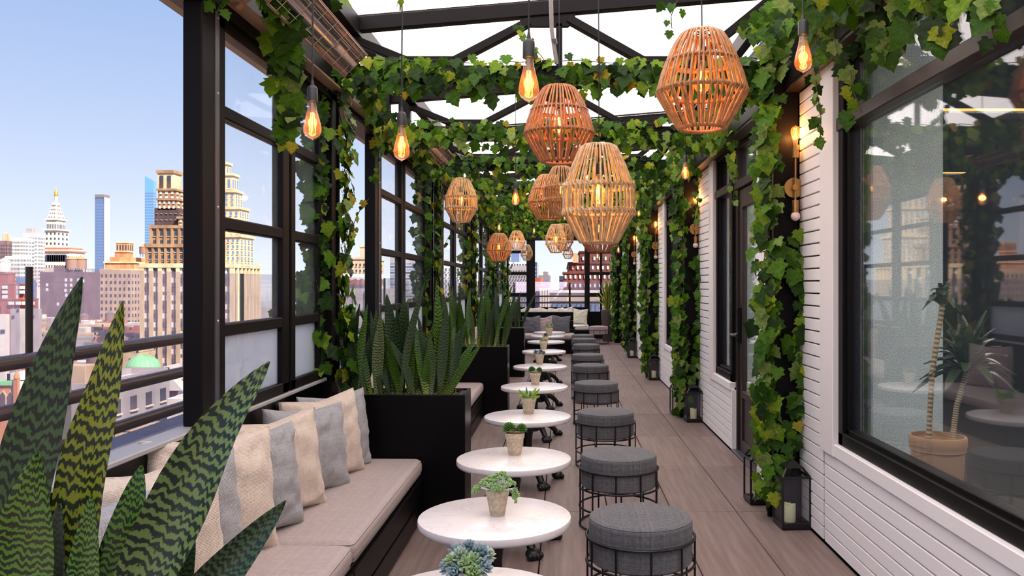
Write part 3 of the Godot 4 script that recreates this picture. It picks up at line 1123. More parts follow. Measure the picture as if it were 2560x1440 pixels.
func build_furniture() -> void:
	bench("near black bench against the open side, holding the row of grey and cream pillows", 1.66, 4.985)
	bench("second black bench along the open side, between the two nearer plant boxes", 5.345, 8.815)
	bench("third black bench along the open side, beyond the second plant box", 9.185, 12.56)
	bench("fourth black bench along the open side, beyond the third plant box", 12.945, 16.6)
	planter("foreground plant box below the view, holding the biggest snake plants", 1.30, 1.64)
	planter("nearest whole black plant box, at the end of the pillowed bench", 5.0, 5.33)
	planter("second black plant box, standing between the second and third benches", 8.83, 9.17)
	planter("third black plant box, nearest the far grey sofa", 12.59, 12.93)
	# far sofa facing the camera
	var s := thing("sofa", "black sofa at the far end facing the camera, with three grey and mauve pillows", "sofa", V(-0.55, 0, 16.72))
	var m := MB.new()
	m.span(Vector3(-0.85, 0, -0.72), Vector3(0.78, 0.29, 0), 0.005)
	obj("base", m, M.bench_black, s)
	for q in [[0.02, 0.13], [0.145, 0.275]]:
		var p := MB.new()
		p.span(Vector3(-0.85, q[0], -0.001), Vector3(0.78, q[1], 0.012), 0.003)
		obj("front_panel", p, M.bench_black, s)
	for q in [[0.29, 0.47], [0.476, 0.66], [0.666, 0.84]]:
		var p := MB.new()
		p.span(Vector3(-0.85, q[0], -0.74), Vector3(0.77, q[1], -0.64), 0.004)
		obj("back_board", p, M.bench_black, s)
	var l := MB.new()
	l.span(Vector3(-0.86, 0.84, -0.76), Vector3(0.78, 0.86, -0.62), 0.004)
	obj("ledge", l, M.bench_ledge, s)
	# the bench against the end wall
	var e := thing("bench", "black bench against the far end wall, with sunlit white cushion and pillows", "bench", V(-0.35, 0, 20.2))
	var em := MB.new()
	em.span(Vector3(-1.0, 0, -0.8), Vector3(1.0, 0.29, 0), 0.005)
	obj("base", em, M.bench_black, e)
	var eb := MB.new()
	eb.span(Vector3(-1.0, 0.29, -0.84), Vector3(1.02, 0.85, -0.74), 0.005)
	obj("back_panel", eb, M.bench_black, e)
	# low wall to the right of it
	var tall := thing("tall_pot", "tall tapered taupe pot by the far end wall, holding a yellow-edged spiky plant", "planter pot", V(1.125, 0, 20.4))
	var tp := MB.new()
	tp.lathe([Vector2(0, 0), Vector2(0.118, 0), Vector2(0.122, 0.01), Vector2(0.172, 0.76), Vector2(0.178, 0.79), Vector2(0.174, 0.80), Vector2(0.160, 0.80), Vector2(0.155, 0.74), Vector2(0, 0.74)], 28)
	obj("pot", tp, M.taupe_pot, tall)
	var so := MB.new()
	so.lathe([Vector2(0.156, 0.765), Vector2(0.08, 0.775), Vector2(0, 0.778)], 20)
	obj("soil", so, M.soil, tall)
	# stools
	var proto: Node3D = null
	var spots := [[1601, 3.56], [1547, 4.87], [1514, 6.48], [1490, 8.39], [1476.5, 10.2], [1469, 11.75], [1466, 13.7], [1460, 15.1], [1457, 16.25]]
	var labels := ["nearest round charcoal stool, biggest in view, its black wire cage cut by the frame bottom", "second round charcoal stool from the front, directly behind the nearest one", "third round charcoal stool from the front", "fourth round charcoal stool from the front", "fifth round charcoal stool from the front", "sixth round charcoal stool from the front", "seventh round charcoal stool from the front", "eighth round charcoal stool from the front, near the far sofa", "farthest round charcoal stool of the row, beside the far sofa"]
	for k in spots.size():
		var p := V((spots[k][0] - CX) * spots[k][1] / F, 0, spots[k][1])
		if k == 0:
			proto = stool(M.cloth_char, labels[0], p)
			proto.set_meta("group", "round charcoal stools in a row")
		else:
			dup(proto, p, 0.4 * k, labels[k])
	stool(M.cloth_pink, "round mauve stool in a black wire cage beside the tall taupe pot", V(0.855, 0, 19.5))

func stool(cloth: Material, label: String, p: Vector3) -> Node3D:
	var s := thing("wire_stool", label, "stool", p)
	var c := MB.new()
	var prof := [Vector2(0, 0.235), Vector2(0.215, 0.235), Vector2(0.226, 0.245), Vector2(0.228, 0.33), Vector2(0.228, 0.405)]
	for i in 7:
		var a := i * PI / 12.0
		prof.append(Vector2(0.206 + 0.022 * cos(a), 0.408 + 0.022 * sin(a)))
	for i in 6:
		var r := 0.19 * (1.0 - (i + 1) / 6.0)
		prof.append(Vector2(r, 0.4305 + 0.012 * (1.0 - pow(r / 0.2, 2.0))))
	c.lathe(prof, 40)
	var sc := obj("seat_cushion", c, cloth, s)
	var seam := MB.new()
	var sp := []
	for k in 40:
		sp.append(Vector3(cos(TAU * k / 40) * 0.2225, 0.4225, sin(TAU * k / 40) * 0.2225))
	seam.tube(sp, 0.0025, 5, true)
	obj("piping", seam, cloth, sc)
	for h in [0.345, 0.232, 0.115, 0.008]:
		var ring := MB.new()
		var pts := []
		for k in 40:
			pts.append(Vector3(cos(TAU * k / 40) * 0.238, h, sin(TAU * k / 40) * 0.238))
		ring.tube(pts, 0.0062, 7, true)
		obj("ring", ring, M.wire, s)
	for k in 10:
		var a := TAU * (k + 0.35) / 10
		var rod := MB.new()
		rod.tube([Vector3(cos(a) * 0.238, 0.008, sin(a) * 0.238), Vector3(cos(a) * 0.238, 0.345, sin(a) * 0.238)], 0.0052, 6)
		obj("rod", rod, M.wire, s)
	var bt := MB.new()
	bt.tube([Vector3(-0.236, 0.229, 0), Vector3(0.236, 0.229, 0)], 0.005, 6)
	bt.tube([Vector3(0, 0.229, -0.236), Vector3(0, 0.229, 0.236)], 0.005, 6)
	obj("cross_wire", bt, M.wire, s)
	return s

# a scatter pillow in the plane z = 0, its face towards +z, standing on its lower edge
func pillow_mesh(w: float, h: float, t: float, seed_: int, pinch := 0.10, slump := 0.0) -> Array:
	var f := FastNoiseLite.new()
	f.seed = seed_
	f.frequency = 2.2
	f.fractal_octaves = 3
	var nn := 22
	var rim := []
	var sides := []
	for s in [1.0, -1.0]:
		var rows := []
		for i in nn + 1:
			var row := []
			for j in nn + 1:
				# crowd the samples towards the edges
				var u := sin((float(j) / nn - 0.5) * PI)
				var v := sin((float(i) / nn - 0.5) * PI)
				var px := u * (1.0 - pinch * (1.0 - v * v) * u * u)
				var py := v * (1.0 - pinch * (1.0 - u * u) * v * v)
				var e := pow(maxf((1.0 - u * u) * (1.0 - v * v), 0.0), 0.42)
				var z: float = s * t * 0.5 * e
				z += 0.016 * e * f.get_noise_3d(u * 1.1 + 5.0 * s, v * 1.1, 0.0) + 0.010 * sqrt(e) * f.get_noise_3d(u * 3.4, v * 3.4, 9.0 * s)
				# ear wrinkles near the corners
				z += 0.006 * s * e * sin((absf(u) - absf(v)) * 16.0) * absf(u * v)
				var bend := 0.03 * f.get_noise_2d(u, v + 3.0)
				row.append(Vector3(px * w * 0.5, (py + 1.0) * h * 0.5 - slump * pow(1.0 - absf(u), 2.0) * maxf(v, 0.0), z + bend * 0.6))
			rows.append(row)
		sides.append(rows)
	for j in range(0, nn): rim.append(sides[0][0][j])
	for i in range(0, nn): rim.append(sides[0][i][nn])
	for j in range(nn, 0, -1): rim.append(sides[0][nn][j])
	for i in range(nn, 0, -1): rim.append(sides[0][i][0])
	var m := MB.new()
	m.grid(sides[0], false, Vector3(0, h * 0.5, -9))
	m.grid(sides[1], false, Vector3(0, h * 0.5, 9))
	var p := MB.new()
	p.tube(rim, 0.005, 5, true)
	return [m, p]

func pillow(label: String, cloth: Material, foot: Vector3, yaw: float, lean: float, roll: float, w: float, h: float, t: float, seed_: int, piped: bool, group: String, slump := 0.02) -> void:
	var p := thing("pillow", label, "pillow", foot, 0.0, group)
	p.basis = Basis(Vector3.UP, yaw) * Basis(Vector3.RIGHT, -lean) * Basis(Vector3.BACK, roll)
	var g := pillow_mesh(w, h, t, seed_, 0.09, slump)
	var c := obj("cover", g[0], cloth, p)
	if piped:
		obj("piping", g[1], cloth, c)

func seat_pad(label: String, cloth: Material, ctr: Vector3, size: Vector3, group := "") -> void:
	var c := thing("seat_cushion", label, "cushion", ctr, 0.0, group)
	var m := MB.new()
	m.rbox(Vector3(0, size.y * 0.5, 0), size, size.y * 0.40, 4, 0.012, 8)
	var cv := obj("cover", m, cloth, c)
	var p := MB.new()
	for h in [size.y * 0.14, size.y * 0.86]:
		var pts := []
		var hx := size.x * 0.5 - 0.008
		var hz := size.z * 0.5 - 0.008
		for q in [[1, 1], [-1, 1], [-1, -1], [1, -1]]:
			for k in 4:
				var a := TAU * (0.0 if q == [1, 1] else 0.25 if q == [-1, 1] else 0.5 if q == [-1, -1] else 0.75) + k * PI / 6.0
				pts.append(Vector3(q[0] * (hx - 0.03) + cos(a) * 0.03, h, q[1] * (hz - 0.03) + sin(a) * 0.03))
		p.tube(pts, 0.003, 5, true)
	obj("piping", p, cloth, cv)

func build_cushions() -> void:
	var pads := [[1.68, 3.335, "near mauve-grey seat cushion, cut by the bottom of the view, on the pillowed bench"], [3.345, 4.975, "mauve-grey seat cushion under the row of pillows, ending at the first plant box"], [5.36, 7.07, "mauve-grey seat cushion on the second bench, right behind the first plant box"], [7.08, 8.80, "mauve-grey seat cushion on the second bench, ending at the second plant box"], [9.2, 10.86, "mauve-grey seat cushion on the third bench, nearer half"], [10.87, 12.54, "mauve-grey seat cushion on the third bench, farther half"]]
	for q in pads:
		var m: float = (q[0] + q[1]) * 0.5
		seat_pad(q[2], M.cloth_seat, V(-1.182, 0.276, m), Vector3(0.632, 0.10, q[1] - q[0]), "seat cushions on the benches")
	seat_pad("mauve-grey seat cushion of the far sofa, in shade", M.cloth_seat, V(-0.57, 0.29, 17.04), Vector3(1.62, 0.11, 0.64))
	seat_pad("white sunlit seat cushion on the far end bench", M.cloth_white, V(-0.34, 0.29, 20.56), Vector3(1.98, 0.12, 0.70))
	# near bench: pillows leaning one behind the other; far edge given by px of the lower right corner
	var g := "scatter pillows leaning on the near bench"
	# label, cloth, foot depth, foot x, yaw, lean, size
	var row := [
		["grey pillow half hidden at the far end of the near bench, against the plant box", M.cloth_grey, 4.62, -1.33, 0.95, 0.18, 0.50, 0.46, false],
		["cream piped pillow in front of the last grey one, near the first plant box", M.cloth_cream, 4.42, -1.33, 0.95, 0.20, 0.53, 0.47, true],
		["grey pillow third from the plant box on the near bench, between two cream ones", M.cloth_grey, 4.11, -1.335, 0.95, 0.22, 0.52, 0.46, false],
		["cream piped pillow fourth from the plant box on the near bench", M.cloth_cream, 3.72, -1.345, 0.93, 0.22, 0.52, 0.47, true],
		["grey pillow in the middle of the near bench, fifth from the plant box", M.cloth_grey, 3.41, -1.35, 0.93, 0.22, 0.52, 0.46, false],
		["cream piped pillow behind the leaning snake leaf, sixth from the plant box", M.cloth_cream, 3.09, -1.37, 0.95, 0.22, 0.56, 0.50, true],
		["grey pillow just right of the big leaning snake leaf", M.cloth_grey, 2.83, -1.365, 0.95, 0.24, 0.53, 0.46, false],
		["cream piped pillow seen between the snake plant leaves", M.cloth_cream, 2.56, -1.36, 0.92, 0.24, 0.58, 0.50, true],
		["grey pillow nearest the camera, at the left behind the snake plant leaves", M.cloth_grey, 2.30, -1.35, 0.90, 0.26, 0.54, 0.47, false]]
	var k := 0
	for q in row:
		pillow(q[0], q[1], V(q[3] + 0.045, 0.372, q[2]), q[4] + 0.06, q[5] * 0.75, 0.05 * sin(k * 2.3), q[6], q[7], 0.19, 100 + k, q[8], g)
		k += 1
	# second bench: a few seen between the plant leaves
	for q in [["cream pillow glimpsed behind the leaves of the first plant box, nearest of the second bench", M.cloth_cream, 6.2], ["cream pillow on the second bench behind the first plant box leaves, in the middle", M.cloth_cream, 6.95], ["mauve pillow on the second bench, glimpsed by the second plant box", M.cloth_pink, 8.3]]:
		pillow(q[0], q[1], V(-1.33, 0.372, q[2]), 1.0, 0.2, 0.0, 0.5, 0.46, 0.15, int(q[2] * 10), true, "pillows on the second bench")
	pillow("mauve pillow on the third bench, glimpsed between snake plant leaves", M.cloth_pink, V(-1.33, 0.372, 11.8), 1.0, 0.2, 0.0, 0.5, 0.46, 0.15, 77, false, "")
	# far sofa
	pillow("slate grey pillow on the left of the far sofa", M.cloth_steel, V(-0.66, 0.40, 17.12), 0.05, 0.2, 0.06, 0.40, 0.38, 0.13, 201, false, "pillows on the far sofa")
	pillow("mauve pillow in the middle of the far sofa, between two slate ones", M.cloth_pink, V(-0.37, 0.40, 17.18), -0.1, 0.22, 0.14, 0.40, 0.37, 0.13, 202, false, "pillows on the far sofa")
	pillow("slate grey pillow on the right of the far sofa", M.cloth_steel, V(-0.06, 0.40, 17.12), 0.0, 0.2, -0.06, 0.40, 0.39, 0.13, 203, false, "pillows on the far sofa")
	var wl := ["leftmost white pillow on the sunlit end bench", "second white pillow from the left on the sunlit end bench", "third white pillow from the left on the sunlit end bench", "white pillow fourth from the left on the sunlit end bench", "white pillow fifth from the left on the sunlit end bench", "white pillow fully in sun at the right of the far end bench"]
	for i in 6:
		pillow(wl[i], M.cloth_white, V([-1.05, -0.78, -0.47, -0.18, 0.10, 0.42][i], 0.41, 20.68), 0.1 * sin(i * 2.0), 0.24, 0.10 * cos(i * 1.7), 0.40, [0.44, 0.46, 0.44, 0.45, 0.46, 0.42][i], 0.14, 210 + i, false, "white pillows on the far end bench")

# ---------------------------------------------------------------- tables and their plants

func table_proto(label: String, p: Vector3) -> Node3D:
	var t := thing("bistro_table", label, "table", p, 0.0, "round white bistro tables in a row")
	var m := MB.new()
	m.lathe([Vector2(0, 0.452), Vector2(0.312, 0.452), Vector2(0.3165, 0.457), Vector2(0.3175, 0.463), Vector2(0.3175, 0.478), Vector2(0.3155, 0.484), Vector2(0.311, 0.486), Vector2(0, 0.486)], 64)
	obj("tabletop", m, M.marble, t)
	var c := MB.new()
	c.lathe([Vector2(0, 0.452), Vector2(0.13, 0.452), Vector2(0.13, 0.444), Vector2(0.05, 0.436), Vector2(0.036, 0.42), Vector2(0.034, 0.38), Vector2(0.040, 0.365), Vector2(0.036, 0.35), Vector2(0.031, 0.30), Vector2(0.033, 0.22), Vector2(0.044, 0.19), Vector2(0.040, 0.17), Vector2(0.052, 0.14), Vector2(0.060, 0.11), Vector2(0.056, 0.075), Vector2(0.03, 0.06), Vector2(0, 0.06)], 20)
	obj("column", c, M.iron, t)
	for k in 4:
		var a := 1.08 + k * PI * 0.5
		var l := MB.new()
		var pts := []
		var rad := []
		for i in 13:
			var s := i / 12.0
			var r := lerpf(0.035, 0.245, s)
			var y := 0.125 + 0.03 * sin(s * PI * 0.9) - 0.115 * pow(s, 1.7)
			pts.append(Vector3(r * cos(a), maxf(y, 0.03), r * sin(a)))
			rad.append(lerpf(0.036, 0.023, s))
		l.tube(pts, rad, 8)
		# ridge along the top and scroll on the shin
		var rg := []
		for i in 11:
			rg.append(pts[i + 1] + Vector3(0, rad[i + 1] * 0.9, 0))
		l.tube(rg, 0.007, 6)
		for i in 3:
			var cc: Vector3 = pts[4 + i * 2] + Vector3(0, 0.022, 0)
			l.lathe([Vector2(0, 0.012), Vector2(0.009, 0.008), Vector2(0.012, 0), Vector2(0.009, -0.008), Vector2(0, -0.012)], 8, cc)
		var lo := obj("leg", l, M.iron, t)
		# lion paw: heel and four toes
		var paw := MB.new()
		var dir := Vector3(cos(a), 0, sin(a))
		var side := Vector3(-sin(a), 0, cos(a))
		ball(paw, dir * 0.245 + Vector3(0, 0.026, 0), Vector3(0.044, 0.031, 0.044))
		for j in 4:
			var o := side * (j - 1.5) * 0.020 + dir * (0.278 - 0.006 * absf(j - 1.5))
			ball(paw, o + Vector3(0, 0.020, 0), Vector3(0.018, 0.020, 0.018))
			paw.lathe([Vector2(0.004, 0), Vector2(0.002, 0.006), Vector2(0, 0.009)], 6, o + dir * 0.012 + Vector3(0, 0.012, 0), Basis(side, -1.9))
		obj("paw_foot", paw, M.iron, lo)
	return t

func ball(m: MB, c: Vector3, r: Vector3, segs := 10, bs := Basis.IDENTITY) -> void:
	var rows := []
	for i in 8:
		var b := lerpf(-PI / 2, PI / 2, i / 7.0)
		var row := []
		for j in segs + 1:
			var a := TAU * j / segs
			row.append(c + bs * Vector3(cos(a) * cos(b) * r.x, sin(b) * r.y, sin(a) * cos(b) * r.z))
		rows.append(row)
	m.grid(rows, true, c)

func build_tables() -> void:
	var d := [2.44, 3.35, 4.47, 5.90, 7.62, 9.48, 11.63, 13.6, 15.05, 16.2]
	var x := [-0.284, -0.284, -0.273, -0.26, -0.272, -0.27, -0.277, -0.29, -0.29, -0.28]
	var lab := ["nearest white round table, only its back edge in view, under the blue-green succulent", "white round table with the trailing pale green succulent in the middle", "white round table with two dark green rosettes in a clay pot, third from the front", "white round table with the lime fern-like succulent, fourth from the front", "white round table with a small pot of two green rosettes, fifth from the front", "white round table with the blue-grey succulent, sixth from the front", "white round table seventh from the front, with the lime tuft in a pale pot", "white round table eighth from the front, near the far sofa", "white round table ninth from the front, near the far sofa", "farthest white round table of the row, against the far sofa"]
	var proto: Node3D = null
	for k in 10:
		if k == 0:
			proto = table_proto(lab[0], V(x[0], 0, d[0]))
		else:
			dup(proto, V(x[k], 0, d[k]), 0.0, lab[k])
	dup(proto, V(0.24, 0, 18.9), 0.4, "white round table half hidden behind the right end of the far sofa")
	for k in 3:
		mat("succ_%d" % k, Color.WHITE, 0.5)
	succulents()

# one fleshy pointed leaf along +y, flattened along z, base at the origin
func fleshy(l: float, w: float, t: float, col_base: Color, col_tip: Color) -> MB:
	var m := MB.new()
	var rows := []
	var prof := [[0.0, 0.35], [0.2, 0.62], [0.5, 1.0], [0.72, 0.92], [0.88, 0.55], [1.0, 0.03]]
	for q in prof:
		var row := []
		for j in 7:
			var a := TAU * j / 6
			row.append(Vector3(cos(a) * w * 0.5 * q[1], q[0] * l, sin(a) * t * 0.5 * q[1] + 0.18 * l * q[0] * q[0] - 0.05 * l))
		rows.append(row)
	m.grid(rows, true, Vector3(0, l * 0.4, 0))
	var lin_a := col_base.srgb_to_linear()
	var lin_b := col_tip.srgb_to_linear()
	for i in m.v.size():
		m.col[i] = lin_a.lerp(lin_b, clampf(m.v[i].y / l, 0, 1) * clampf(m.v[i].y / l, 0, 1))
	return m

# leaves of a rosette, as parts or joined into one mesh
func rosette(parent: Node3D, c: Vector3, axis: Vector3, leaf: ArrayMesh, mt: Material, count: int, size: float, open: float, as_parts: bool, joined: SurfaceTool = null, phase := 0.0) -> void:
	var up := axis.normalized()
	var ll := leaf.get_aabb().end.y * size
	var q := Basis(Quaternion(Vector3.UP, up)) if up.dot(Vector3.UP) > -0.99 else Basis.IDENTITY
	for i in count:
		var s := float(i) / count
		var a := i * 2.39996 + phase
		var pol := lerpf(0.12, open, pow(s, 0.8))
		var sc := size * lerpf(0.45, 1.0, sqrt(s))
		var bs := q * Basis(Vector3.UP, a) * Basis(Vector3.RIGHT, pol) * Basis(Vector3.UP, PI)
		var o := c + q * Basis(Vector3.UP, a) * Vector3(0, -ll * 0.45 * s, ll * 0.16 * s)
		var xf := Transform3D(bs.scaled(Vector3.ONE * sc), o)
		if as_parts:
			var p := obj("leaf", leaf, mt, parent)
			p.transform = xf
		else:
			joined.append_from(leaf, 0, xf)

func clay_pot(parent: Node3D, rim: float, base: float, h: float) -> void:
	var m := MB.new()
	m.lathe([Vector2(0, 0), Vector2(base * 0.96, 0), Vector2(base, 0.004), Vector2(lerpf(base, rim, 0.78) - 0.001, h * 0.76), Vector2(lerpf(base, rim, 0.8) + 0.002, h * 0.78), Vector2(rim, h - 0.003), Vector2(rim - 0.002, h), Vector2(rim - 0.006, h), Vector2(rim - 0.008, h * 0.9), Vector2(0, h * 0.88)], 28)
	var f := FastNoiseLite.new()
	f.seed = int(rim * 1e5); f.frequency = 30.0
	for i in m.v.size():
		var p := m.v[i]
		m.v[i] += m.n[i] * 0.0016 * f.get_noise_3dv(p)
	obj("pot", m, M.clay, parent)
	var s := MB.new()
	s.lathe([Vector2(rim - 0.007, h * 0.92), Vector2(rim * 0.5, h * 0.98), Vector2(0, h * 1.0)], 16)
	obj("soil", s, M.soil_bark, parent)

func vmat(called: String, rough := 0.5, back := 0.0) -> StandardMaterial3D:
	if M.has(called):
		return M[called]
	var m := mat(called, Color.WHITE, rough)
	m.vertex_color_use_as_albedo = true
	if back > 0.0:
		m.backlight_enabled = true
		m.backlight = Color(back, back, back)
	return m

func succulents() -> void:
	var top := 0.486
	var vm := vmat("succulent", 0.48)
	var r := RandomNumberGenerator.new()
	r.seed = 5
	# on the nearest table: several blue-green rosettes with pointed leaves
	var p := thing("potted_succulent", "blue-green succulent with many pointed rosettes on the nearest table", "succulent", V(-0.292, top, 2.44))
	clay_pot(p, 0.052, 0.03, 0.105)
	var lf := fleshy(0.036, 0.019, 0.008, Color(0.46, 0.57, 0.47), Color(0.74, 0.79, 0.72)).mesh()
	var lf2 := fleshy(0.034, 0.018, 0.008, Color(0.64, 0.74, 0.40), Color(0.60, 0.70, 0.56)).mesh()
	var lf3 := fleshy(0.036, 0.020, 0.008, Color(0.38, 0.50, 0.51), Color(0.62, 0.69, 0.72)).mesh()
	for q in [[0.005, 0.168, -0.015, 0.0, 1.0, 0.1], [0.045, 0.155, 0.0, 0.5, 1.0, 0.2], [-0.045, 0.138, 0.02, -0.8, 0.9, 0.3], [0.0, 0.132, 0.042, 0.0, 0.8, 0.9], [0.058, 0.122, 0.035, 0.9, 0.6, 0.5], [-0.020, 0.150, 0.022, -0.3, 0.9, 0.5], [0.030, 0.112, 0.055, 0.3, 0.5, 1.0], [-0.062, 0.112, 0.0, -1.0, 0.5, 0.1], [0.064, 0.140, -0.02, 0.8, 0.8, -0.2], [-0.035, 0.148, -0.035, -0.3, 0.9, -0.5], [-0.03, 0.108, 0.05, -0.5, 0.5, 1.0], [0.025, 0.140, 0.03, 0.3, 0.9, 0.6]]:
		var c := Vector3(q[0], q[1], q[2])
		rosette(p, c, Vector3(q[3], q[4], q[5]), [lf, lf2, lf3][r.randi() % 3], vm, 20, r.randf_range(0.85, 1.05), 1.35, true, null, r.randf() * 6.0)
		var st := MB.new()
		st.tube([Vector3(0, 0.09, 0), Vector3(q[0] * 0.5, lerpf(0.09, q[1], 0.6), q[2] * 0.5), c - Vector3(q[3], q[4], q[5]).normalized() * 0.006], 0.004, 6)
		obj("stem", st, vmat("stem", 0.7), p)
	# second: pale green trailing sedum
	p = thing("potted_succulent", "pale green trailing succulent spilling over a clay pot on the second table", "succulent", V(-0.274, top, 3.36))
	clay_pot(p, 0.051, 0.0305, 0.112)
	var sl := fleshy(0.0125, 0.0085, 0.004, Color(0.44, 0.62, 0.32), Color(0.68, 0.80, 0.54)).mesh()
	var trails := []
	for k in 46:
		var a := k * 2.4
		var out := 0.078 * sqrt((k + 0.5) / 46.0)
		var up := 0.160 - out * out * 5.0 + 0.010 * sin(a * 3.0) + (0.016 if cos(a) > 0.2 and out < 0.05 else 0.0)
		trails.append([Vector3(cos(a) * 0.02, 0.108, sin(a) * 0.02), Vector3(cos(a) * out * 0.75, up - 0.006, sin(a) * out * 0.75), Vector3(cos(a) * out, up, sin(a) * out)])
	for q in [[-0.098, 0.105], [-0.090, 0.122], [0.078, 0.068], [0.088, 0.094], [0.072, 0.085], [-0.083, 0.115]]:
		trails.append([Vector3(signf(q[0]) * 0.03, 0.112, 0.025), Vector3(q[0] * 0.85, lerpf(q[1], 0.135, 0.7), 0.035), Vector3(q[0], q[1], 0.042)])
	var stj := MB.new()
	var many := SurfaceTool.new()
	many.begin(Mesh.PRIMITIVE_TRIANGLES)
	for tr in trails:
		stj.tube(tr, 0.0022, 4)
		for s in 4:
			var u: float = [0.62, 0.78, 0.9, 1.0][s]
			if s < 2 and tr[2].y > 0.13:
				continue
			var c: Vector3 = tr[1].lerp(tr[2], u * 2.0 - 1.0)
			var ax: Vector3 = Vector3(tr[2].x, 0.06, tr[2].z).normalized() + Vector3(r.randf_range(-0.3, 0.3), 0, r.randf_range(-0.3, 0.3))
			if tr[2].y < 0.13:
				ax += Vector3(0, -0.5, 0.4)
			rosette(p, c, ax, sl, vm, 12, r.randf_range(0.85, 1.2), 1.35, false, many, r.randf() * 6.0)
	obj("stems", stj, vmat("stem", 0.7), p)
	var fo := obj("foliage", many.commit(), vm, p)
	fo.set_meta("kind", "stuff")
	# third: two dark green globes of pointed leaves
	var gl := fleshy(0.034, 0.020, 0.007, Color(0.16, 0.30, 0.10), Color(0.34, 0.52, 0.20)).mesh()
	for q in [[4.55, -0.273, "two dense dark green rosettes in a clay pot on the third table", 0.056, 0.124, 1.0, true, gl], [7.7, -0.267, "two small dark green rosettes in a clay pot on the fifth table", 0.056, 0.118, 0.95, true, gl]]:
		p = thing("potted_succulent", q[2], "succulent", V(q[1], top, q[0]))
		clay_pot(p, q[3], 0.035, q[4])
		rosette(p, Vector3(-0.037, q[4] + 0.038, 0.0), Vector3(-0.35, 1, 0.12), q[7], vm, 64, q[5] * 1.15, 1.85, true, null, 0.3)
		rosette(p, Vector3(0.042, q[4] + 0.034, 0.006), Vector3(0.4, 1, 0.15), q[7], vm, 60, q[5], 1.85, true, null, 1.3)
	# fourth: lime fronds round a frosty spike
	p = thing("potted_succulent", "lime and frosty green fern-like succulent in a clay pot on the fourth table", "succulent", V(-0.257, top, 6.0))
	clay_pot(p, 0.058, 0.038, 0.12)
	var nl := fleshy(0.017, 0.010, 0.004, Color(0.55, 0.70, 0.22), Color(0.72, 0.84, 0.40)).mesh()
	var nf := fleshy(0.013, 0.007, 0.003, Color(0.42, 0.60, 0.45), Color(0.66, 0.80, 0.66)).mesh()
	for k in 15:
		var frosty := k < 5
		var a := r.randf() * TAU if frosty else k * 0.9
		var tip := Vector3(cos(a) * 0.02, 0.205 - 0.016 * k, sin(a) * 0.03 + 0.02) if frosty else Vector3(cos(a) * 0.080, 0.155 + 0.03 * sin(k * 2.1), sin(a) * 0.080)
		var frond := SurfaceTool.new()
		frond.begin(Mesh.PRIMITIVE_TRIANGLES)
		var o := Vector3(cos(a) * 0.015, 0.115, sin(a) * 0.015)
		var ax := (tip - o).normalized()
		var bq := Basis(Quaternion(Vector3.UP, ax))
		for i in 60:
			var s := i / 60.0
			var c := o.lerp(tip, s)
			var sc := lerpf(1.5, 0.5, s)
			var bb := bq * Basis(Vector3.UP, i * 2.4) * Basis(Vector3.RIGHT, 0.95) * Basis(Vector3.UP, PI)
			frond.append_from(nf if frosty else nl, 0, Transform3D(bb.scaled(Vector3.ONE * sc), c))
		obj("frond", frond.commit(), vm, p)
	# sixth: blue-grey rosettes spilling left
	p = thing("potted_succulent", "blue-grey rosettes leaning left in a clay pot on the sixth table", "succulent", V(-0.282, top, 9.7))
	clay_pot(p, 0.058, 0.036, 0.125)
	var bl := fleshy(0.036, 0.014, 0.006, Color(0.30, 0.42, 0.42), Color(0.50, 0.60, 0.60)).mesh()
	rosette(p, Vector3(-0.05, 0.15, 0.0), Vector3(-0.6, 1, 0.3), bl, vm, 26, 1.2, 1.7, true, null, 0.0)
	rosette(p, Vector3(0.01, 0.155, 0.01), Vector3(0.1, 1, 0.3), bl, vm, 26, 1.2, 1.6, true, null, 2.0)
	rosette(p, Vector3(0.05, 0.14, 0.03), Vector3(0.8, 0.8, 0.5), bl, vm, 20, 1.0, 1.6, true, null, 1.0)
	# seventh to ninth, far and small
	var ll := fleshy(0.045, 0.010, 0.004, Color(0.42, 0.60, 0.16), Color(0.68, 0.82, 0.30)).mesh()
	p = thing("potted_succulent", "bright lime tuft in a pale clay pot on the seventh table", "succulent", V(-0.29, top, 11.9))
	clay_pot(p, 0.062, 0.042, 0.125)
	rosette(p, Vector3(-0.03, 0.13, 0), Vector3(-0.4, 1, 0.1), ll, vm, 26, 1.1, 1.3, true)
	rosette(p, Vector3(0.03, 0.13, 0), Vector3(0.4, 1, 0.1), ll, vm, 26, 1.1, 1.3, true)
	var dl := fleshy(0.05, 0.018, 0.007, Color(0.28, 0.26, 0.16), Color(0.42, 0.44, 0.28)).mesh()
	p = thing("potted_succulent", "dark olive rosette in a low brown pot on the eighth table", "succulent", V(-0.30, top, 13.7))
	clay_pot(p, 0.058, 0.045, 0.07)
	rosette(p, Vector3(0, 0.10, 0), Vector3(0, 1, 0.2), dl, vm, 30, 1.2, 1.5, true)
	p = thing("potted_succulent", "bushy yellow-green succulent in a grey pot on the ninth table, farthest of the potted plants", "succulent", V(-0.265, top, 15.1))
	clay_pot(p, 0.075, 0.05, 0.14)
	rosette(p, Vector3(-0.04, 0.19, 0), Vector3(-0.3, 1, 0.2), ll, vm, 30, 1.3, 1.6, true)
	rosette(p, Vector3(0.04, 0.2, 0), Vector3(0.3, 1, 0.2), ll, vm, 30, 1.3, 1.6, true)

# ---------------------------------------------------------------- hanging lamps

